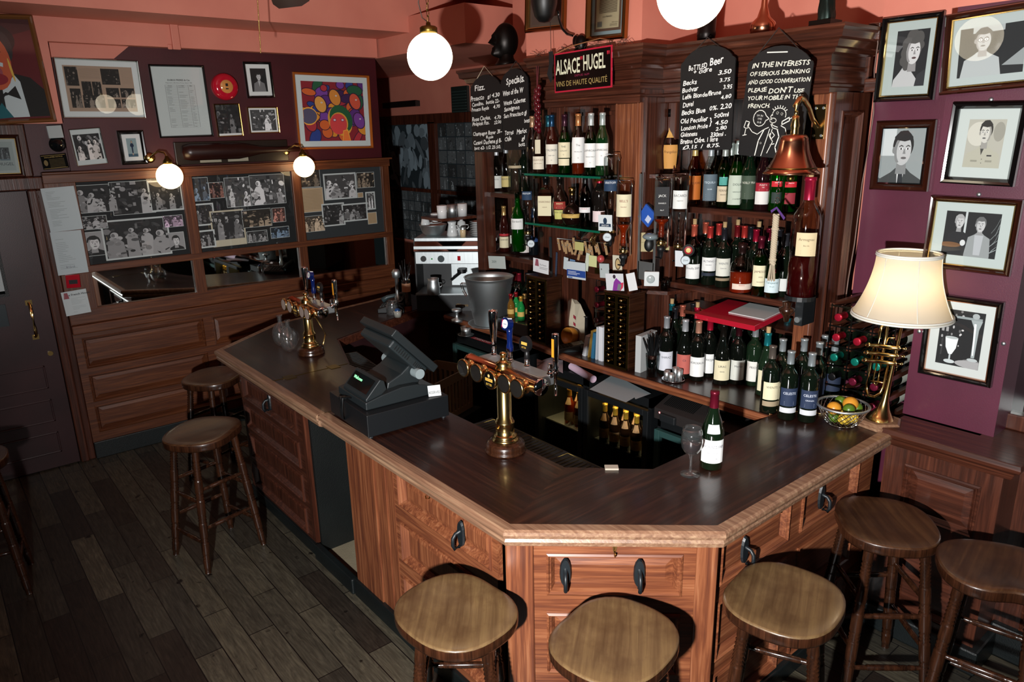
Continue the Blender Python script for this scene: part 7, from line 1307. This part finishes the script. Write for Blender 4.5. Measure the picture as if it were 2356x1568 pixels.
# lanyards hanging on the left pilaster
for (u0, v0, u1, v1, w_, c, tc, lb) in ((1266, 545, 1272, 760, .022, '#10161a', '#b8783a', 'long black lanyard with orange lettering on the left pilaster'), (1281, 580, 1277, 675, .014, '#26344a', '#8a98a8', 'blue and white chequered ribbon hanging beside the black lanyard')):
    a_, c_ = P(u0, v0, 0, 3.08), P(u1, v1, 0, 3.08); L_n = (a_ - c_).length; M = basis((c_.x, c_.y, c_.z), (a_ - c_).normalized(), (0, 1, 0)); b = MB('cloth', c, M=M).box(0, L_n, -w_ / 2, w_ / 2, -.001, .001)
    if w_ > .02:
        for k_ in range(4): write(b, 'KRONEN', .014, lambda x, y: (.03 + k_ * L_n / 4.2 + x, -.005 + y, .0012 if 0 else -.0013), tc, 'cloth', fit=.06)
    else:
        for k_ in range(int(L_n / .008)): b.box(k_ * .008, k_ * .008 + .004, (-.5 if k_ % 2 else 0) * w_, (0 if k_ % 2 else .5) * w_, -.0014, -.001, col=tc)
    tag(b.build('lanyard'), lb, 'lanyard')
p = P(1272, 775, 0, 3.05); b = MB('chrome'); b.tube([p + Vector((0, 0, .05)), p + Vector((0, .006, 0)), p + Vector((0, -.004, -.06)), p + Vector((0, .006, -.10))], .004, 6).tube([p + Vector((0, 0, -.02)), p + Vector((0, -.02, -.07))], .003, 6).sphere(p + Vector((0, 0, .055)), .014, 10, sq=(.4, 1, .8)); tag(b.build('corkscrew'), 'steel corkscrew hanging on the left pilaster', 'corkscrew')
# brass fronted drawer cabinets
def drawers(label, x, y, w_, h, n, group=None):
    t = thing('drawer_cabinet', label, 'drawer cabinet', basis((x, y, 1.0), (0, -1, 0), (0, 0, 1)))
    MB('turned').box(-.004, w_ + .004, 0, h, -.13, -.004).box(-.008, w_ + .008, h, h + .012, -.135, .004).build('case', t, bevel=.002); b = MB('old_brass')
    for x0, x1 in ((0, .010), (w_ / 2 - .010, w_ / 2 + .010), (w_ - .010, w_)): b.box(x0, x1, 0, h, -.004, .002)
    b.box(0, w_, 0, .012, -.004, .0015).box(0, w_, h - .01, h, -.004, .0015); b.build('front_frame', t)
    for c in range(2):
        for r in range(n):
            x0 = .011 + c * (w_ / 2); dh = (h - .024) / n; z0 = .013 + r * dh; cw = w_ / 2 - .022
            d_ = MB('metal', '#3c3210').box(x0, x0 + cw, z0, z0 + dh - .003, -.004, .001).build('drawer', t); MB('brass', M=T(x0 + cw / 2, z0 + dh / 2, .001)).lathe([(.003, 0), (.003, .006), (.008, .009), (.009, .013), (.006, .017), (0, .018)], 10).build('knob', d_)
ya, yb = P(1388, 848, 0, 2.93).y, P(1441, 860, 0, 2.93).y; drawers('tall brass-fronted cabinet of tiny drawers, right one of the pair, beside the books', 2.935, ya, ya - yb, P(1415, 676, 0, 2.93).z - 1.0, 11)
ya, yb = P(1213, 794, 0, 2.95).y, P(1256, 809, 0, 2.95).y; drawers('tall brass-fronted cabinet of tiny drawers, left one of the pair, behind the blue tap handle', 2.955, ya, ya - yb, P(1235, 640, 0, 2.95).z - 1.0, 10)
# books, terminal, bag, straws, jiggers
BKX = 2.96
for i, (u, wd, hh, c, cat, lb) in enumerate(((1381, .03, .205, '#c8ccd2', 'book', 'thick white-paged book upright against the right drawer cabinet'), (1371, .012, .20, '#a8aeb4', 'folder', 'thin white folder second from the drawer cabinet'), (1362, .02, .16, '#1c5a7a', 'book', 'blue-green covered book leaning in the row of books'), (1353, .010, .17, '#a8863a', 'book', 'thin tan book leaning in the row of books'), (1343, .025, .13, '#bcc2c6', 'notepad', 'short white notepad at the left end of the row of books'))):
    y = P(u, 845, 0, BKX).y; o = MB('paper', c).box(0, .15, -wd / 2, wd / 2, 0, hh).build('book' if cat == 'book' else cat, place=T(BKX, y, 1.0) @ RX((0, 2, 6, 9, 12)[i]) @ RZ((0, 0, 6, 6, 10)[i])); tag(o, lb, cat)
t = thing('card_terminal', 'grey card payment terminal lying on the back counter behind the slim tap handle', 'card terminal', T(2.98, P(1310, 820, 0, 2.98).y, 1.0) @ RZ(-30)); xz(MB('rubber', '#3a4648'), [(-.09, 0), (.09, 0), (.09, .045), (-.09, .02)], -.045, .045).build('body', t, bevel=.003); b = MB('rubber', '#15191a', M=T(-.09, 0, .0205) @ RY(-8)); [b.box(.02 + i * .022, .036 + i * .022, -.034 + j * .024, -.018 + j * .024, 0, .005) for i in range(4) for j in range(3)]; b.box(.11, .16, -.035, .035, 0, .002, col='#7a8a80'); b.build('keys', t)
t = thing('paper_bag', 'crumpled cream paper bag with red stripes standing in the niche', 'paper bag', T(3.16, P(1325, 765, 0, 3.16).y, 1.0)); b = MB('paper', '#b8b09a'); b.add([(-.04, -.06, 0), (.06, -.06, 0), (.06, .06, 0), (-.04, .06, 0), (-.05, -.045, .12), (.05, -.05, .14), (.05, .06, .13), (-.045, .055, .14), (-.03, -.02, .25), (.02, -.02, .24), (.02, .03, .27), (-.02, .02, .28)], [(0, 1, 5, 4), (1, 2, 6, 5), (2, 3, 7, 6), (3, 0, 4, 7), (4, 5, 9, 8), (5, 6, 10, 9), (6, 7, 11, 10), (7, 4, 8, 11), (8, 9, 10, 11)]); [b.add([(-.052, -.05 + .0, .02 + i * .045), (-.052, -.03, .03 + i * .045), (-.053, -.03, .05 + i * .045), (-.053, -.05, .04 + i * .045)], [(0, 1, 2, 3)], col='#8a1a30') for i in range(4)]; b.build('bag', t)
lathe_thing('round_tin', 'orange-rimmed round tin lying on its side in the niche', 'tin', T(3.08, P(1320, 782, 0, 3.08).y, 1.058) @ RY(-80), [(0, 0), (.05, 0), (.055, .02), (.055, .06), (.048, .062), (.045, .03), (0, .028)], 'paint', '#a8702a')
lathe_thing('pepper_mill', 'tall black spirit measure stand at the front of the niche', 'stand', T(3.02, P(1349, 790, 0, 3.02).y, 1.0), [(0, 0), (.035, 0), (.035, .05), (.012, .055), (.010, .22), (.018, .225), (0, .23)], 'rubber', '#0c0f10')
p = P(1500, 864, 2, 1.0); t = lathe_thing('straw_glass', 'straight glass tumbler holding black straws on the back counter', 'glass', T(p.x, p.y, 1.0), [(0, .006), (.030, 0), (.038, .125), (.0355, .125), (.028, .008), (0, .010)], 'tinted', '#b8c4c4')
sw = None; rg = random.Random(9)
for i in range(30):
    a, r0, r1 = rg.uniform(0, 6.28), rg.uniform(0, .02), rg.uniform(.012, .065); h_ = rg.uniform(.20, .235)
    o = MB('rubber', '#0a0c0e').rod((r0 * math.cos(a + 2.8), r0 * math.sin(a + 2.8), .012), (r1 * math.cos(a), r1 * math.sin(a), h_), .0028, 6).build('straw', place=T(p.x, p.y, 1.0)); tag(o, 'thin black drinking straw in the tumbler on the back counter', 'straw', 'black straws in the tumbler')
p = P(1467, 856, 2, 1.0); tag(MB('paper', '#a8acac').box(0, .16, -.018, .018, 0, .21).build('ledger', place=T(p.x, p.y, 1.0) @ RZ(8)), 'tall pale ledger book standing right of the drawer cabinet', 'book')
p = P(1549, 874, 2, 1.0); lathe_thing('saucer', 'small steel saucer holding four measures on the back counter', 'saucer', T(p.x, p.y, 1.001), [(0, 0), (.05, 0), (.064, .008), (.060, .009), (.048, .003), (0, .003)], 'chrome')
for dx, dy, h_, lb in ((-.02, .028, .045, 'short steel spirit measure, left on the saucer'), (-.03, -.008, .042, 'short steel spirit measure at the front of the saucer'), (.008, -.032, .062, 'tall steel spirit measure at the right of the saucer'), (.026, .006, .06, 'tall steel spirit measure at the back of the saucer')): lathe_thing('spirit_measure', lb, 'measure', T(p.x + dx, p.y + dy, 1.005), [(0, .002), (.016, 0), (.0175, h_), (.0155, h_), (.014, .004), (0, .004)], 'steel')
# left end: grey box, sauce bottles
p = P(1180, 790, 2, 1.0); tag(MB('gloss', '#59636a').box(-.06, .14, -.16, .13, 0, .085).build('plastic_box', place=T(3.02, P(1185, 780, 0, 3.0).y, 1.0) @ RZ(4), bevel=.006), 'translucent grey plastic box right of the ice bucket tray', 'box')
for i, (u, x, g, c, lb) in enumerate(((1176, 3.02, '#6a4a1a', '#8a1a20', 'small sauce bottle with red cap, leftmost on the grey box'), (1188, 3.08, '#1a7a3a', '#8a1a20', 'small green sauce bottle with red cap on the grey box'), (1199, 3.02, '#1a7a3a', '#c0903a', 'small green sauce bottle with orange cap on the grey box'), (1208, 3.09, '#3a1a10', '#c8a060', 'small brown sauce bottle at the right of the grey box'))): bottle('mini', (x, P(u, 720, 0, x).y, 1.087), lb, glass=g, cap=c, mat='darkglass', labs=((.03, .06, '#b89a50', 60, '', BK),))
for i, u in enumerate((1186, 1203, 1196)): bottle('bordeaux', (3.3 + .05 * (i % 2), P(u, 740, 0, 3.3).y, 1.0), 'dark wine bottle in the shadows under the left shelves', cap=('#7a1a22', '#20242a', '#8a2030')[i], group='dark bottles under the left shelves')
lathe_thing('milk_pan', 'small steel sugar pot on a saucer at the front of the back counter', 'pot', T(2.925, P(1072, 765, 0, 2.925).y, .905), [(0, .002), (.035, 0), (.038, .06), (.035, .06), (.03, .006), (0, .006)], 'steel', extra=lambda b: b.lathe([(.0, .0), (.055, .001), (.06, .006), (.05, .004)], 28))
# ================================================================ ON TOP OF THE CORNICE
def carved_head(): 
    b = MB('bronze', '#15100d'); N, Mn = 28, 22; vs = []
    for j in range(Mn + 1):
        ph = math.pi * j / Mn
        for i in range(N):
            th = 2 * math.pi * i / N; x, y, z = math.sin(ph) * math.cos(th), math.sin(ph) * math.sin(th), -math.cos(ph)
            r = 1 + .0; fx = max(0, x); g = lambda cy, cz, s_: math.exp(-((y - cy) ** 2 + (z - cz) ** 2) / s_)
            d = fx * (.60 * g(0, -.10, .014) + .26 * g(0, .24, .05) + .24 * g(0, -.42, .03) + .50 * g(0, -.80, .05) - .26 * g(.3, .06, .02) - .26 * g(-.3, .06, .02) - .2 * g(0, -.27, .01)) + .14 * (math.exp(-((x) ** 2 + z ** 2) / .05) if abs(y) > .85 else 0)
            d += .32 * (x > -.1) * math.exp(-(y * y + (z + .85) ** 2) / .09)
            if x > 0 and -.6 < z < -.3: d += .06 * math.sin(y * 30)
            vs.append(((x * .95 + d * (x > -.1)) * .088, (y * .82 + (.10 if y > 0 else -.10) * (d if abs(y) > .85 else 0)) * .088, z * 1.25 * .088 + .155))
    b.add(vs, [(j * N + i, j * N + (i + 1) % N, (j + 1) * N + (i + 1) % N, (j + 1) * N + i) for j in range(Mn) for i in range(N)], sm=True)
    b.lathe([(0, 0), (.07, 0), (.075, .012), (.062, .03), (.05, .05), (.045, .09)], 20); return b
p = P(1165, 148, 0, 3.22); tag(carved_head().build('bust', place=T(3.22, p.y, 2.713) @ RZ(165)), 'dark bronze bust of a bearded bald head on the left of the cornice', 'bust')
t = thing('figurine', 'dark carved elephant-like figurine with a long curved trunk on the middle cornice', 'figurine', T(3.06, P(1333, 110, 0, 3.06).y, 2.713)); b = MB('bronze', '#120e0c').sphere((0, -.01, .045), .045, 14, sq=(.7, .8, 1.1)).sphere((0, .03, .065), .022, 10, sq=(.6, 1, 1.4)).lathe([(0, 0), (.04, 0), (.03, .02), (0, .02)], 14); b.build('body', t)
q0 = T(-3.06, -P(1333, 110, 0, 3.06).y, -2.713); MB('gloss', '#0c0b0b', M=q0).tube([P(u, v, 0, 3.05) for u, v in ((1318, 82), (1305, 78), (1294, 66), (1287, 45), (1284, 25))], [.007, .008, .008, .0075, .006], 10).build('trunk', t)
a_ = P(1252, -8, 0, 2.95); tag(MB('rubber', '#060606').lathe([(0, -.155), (.03, -.15), (.055, -.12), (.072, -.06), (.078, .0), (.07, .07), (.04, .13), (0, .16)], 24, sy=1.0).build('hanging_gourd', place=T(a_.x, a_.y, a_.z + .02)), 'big matt black drop-shaped gourd hanging in front of the framed picture', 'gourd')
tag(MB('cloth', '#1a1210').tube([P(u, v, 0, 2.99) for u, v in ((1266, 50), (1267, 80), (1268, 120))], .0015, 5).build('string'), 'thin dark string hanging down from the black gourd', 'string')
M = T(*P(1268, 118, 0, 2.985)); b = MB('cloth', '#0c0c0e', M=M); b.add([(0, .02, 0), (0, -.015, .0), (-.01, -.03, -.06), (-.004, -.012, -.10), (-.008, -.02, -.15), (0, .005, -.17), (-.006, .03, -.12), (0, .018, -.07), (.008, 0, -.05)], [(0, 7, 2, 1), (7, 6, 3, 2), (6, 5, 4, 3)]); tag(b.build('cloth_bow', bevel=0), 'black limp cloth bow hanging left of the black enamel sign', 'bow')
t = thing('chilli_string', 'string of glossy dark red dried chillies hanging from the cornice between board and sign', 'chillies', T(2.985, P(1236, 195, 0, 2.985).y, 2.55)); z_a, z_b = P(1236, 202, 0, 2.985).z - 2.55, P(1242, 300, 0, 2.985).z - 2.55; rg = random.Random(6)
MB('cloth', '#5a1a20').tube([(0, .004, z_a + .12), (0, .002, z_a), (0, 0, z_b)], .0025, 6).tube([(0, -.012, z_a + .12), (0, 0, z_a)], .0025, 6).build('string', t)
for i in range(15): MB('gloss', '#4a0b14').sphere((rg.uniform(-.006, .006), (.013 if i % 2 else -.011), z_a + (z_b - z_a) * i / 14), .017, 10, sq=(.9, .9, 1.15)).build('chilli', t)
p = P(1755, 68, 0, 3.32); lathe_thing('copper_flask', 'copper conical flask standing on the right of the cornice', 'flask', T(3.32, p.y, 2.713), [(0, 0), (.058, 0), (.06, .045), (.056, .06), (.03, .085), (.016, .13), (.012, .19), (.012, .30), (0, .30)], 'copper')
p = P(1625, 78, 0, 3.3); lathe_thing('glass_tankard', 'dark tankard with a silver band behind the bright near globe lamp', 'tankard', T(3.3, p.y, 2.713), [(0, 0), (.045, 0), (.045, .03), (.047, .035), (.047, .05), (.045, .055), (.05, .16), (0, .16)], 'bronze', '#1a1412')
p = P(1900, 40, 0, 3.26); t = thing('statuette', 'green bronze draped statuette at the right end of the cornice', 'statuette', T(3.26, p.y, 2.713)); b = MB('bronze', '#1c2a26'); b.box(-.05, .05, -.05, .05, 0, .025, col='#1a120e')
N = 18; vs = []
for j in range(14):
    z = .025 + j * .022
    for i in range(N): a = 2 * math.pi * i / N; r = (.034 - .0008 * j) * (1 + .16 * math.sin(a * 5 + j * .7) + .06 * math.sin(j * 1.3)); vs.append((r * math.cos(a), r * math.sin(a), z))
b.add(vs, [(j * N + i, j * N + (i + 1) % N, (j + 1) * N + (i + 1) % N, (j + 1) * N + i) for j in range(13) for i in range(N)], sm=True); b.build('figure', t)
b = MB('cloth', '#3a2a1c'); rg = random.Random(8)
for i in range(40): y = rg.uniform(2.68, 3.45); b.tube([(3.02 + rg.uniform(0, .05), y, 2.716), (3.03, y + rg.uniform(-.02, .02), 2.725 + rg.uniform(0, .02)), (3.03 + rg.uniform(-.02, .02), y + rg.uniform(-.05, .05), 2.73 + rg.uniform(0, .03))], .0012, 4)
o = b.build('dried_stems'); tag(o, 'wispy dried stems lying along the top edge of the middle cornice', 'dried stems'); o['kind'] = 'stuff'
# ================================================================ PENDANTS, FAN
for (x, y, z, r), lb in zip(((2.085, 3.132, 2.655, .109), (2.10, 1.612, 2.722, .111)), ('glowing white globe pendant on a chain, left of the bust', 'glowing white globe pendant cut by the top edge, above the beer board')):
    t = thing('globe_pendant', lb, 'pendant light', T(x, y, z), 'globe pendants'); MB('globe_glow').sphere((0, 0, 0), r, 40).build('globe', t)
    MB('old_brass').lathe([(.035, r * .93), (.042, r * .95), (.042, r * 1.18), (.034, r * 1.24), (.012, r * 1.28), (.010, r * 1.40), (0, r * 1.42)], 24).build('gallery', t); b = MB('old_brass')
    for k_ in range(int((3.34 - z - r * 1.4) / .027)):
        zz = r * 1.42 + .012 + k_ * .027; b.M = T(0, 0, zz) @ RZ(90 * (k_ % 2) + 20); b.tube([(.007 * math.cos(a * .785), 0, .017 * math.sin(a * .785)) for a in range(8)], .0018, 5, closed=True)
    b.build('chain', t); MB('rubber', '#3a2a20').tube([(.0, 0, r * 1.40), (-.02, .02, r * 1.6), (-.03, .03, r * 2.2), (-.02, .02, r * 3.0), (0, .0, 3.34 - z)], .003, 6).build('flex', t)
o0 = P(655, -60, 2, 3.05); t = thing('ceiling_fan', 'dark ceiling fan blade poking in at the top edge', 'ceiling fan', T(*o0))
MB('paint', '#1a1a1c', M=T(*(-o0))).prism([tuple(P(u, v, 2, 3.05)[:2]) for u, v in ((620, -12), (628, 10), (642, 20), (694, 14), (712, 2), (716, -160), (610, -160))], 3.05, 3.062).build('blade', t); MB('old_brass').lathe([(.012, .012), (.012, .29)], 10).build('drop_rod', t)
b = MB('brass'); 
p0, p1 = P(592, -8, 1, 4.6), P(600, 124, 1, 4.6); n = 46
for i in range(n): b.sphere(p0.lerp(p1, i / n), .0042, 6)
tag(b.build('pull_chain'), 'thin beaded pull chain hanging in front of the left wall', 'pull chain')
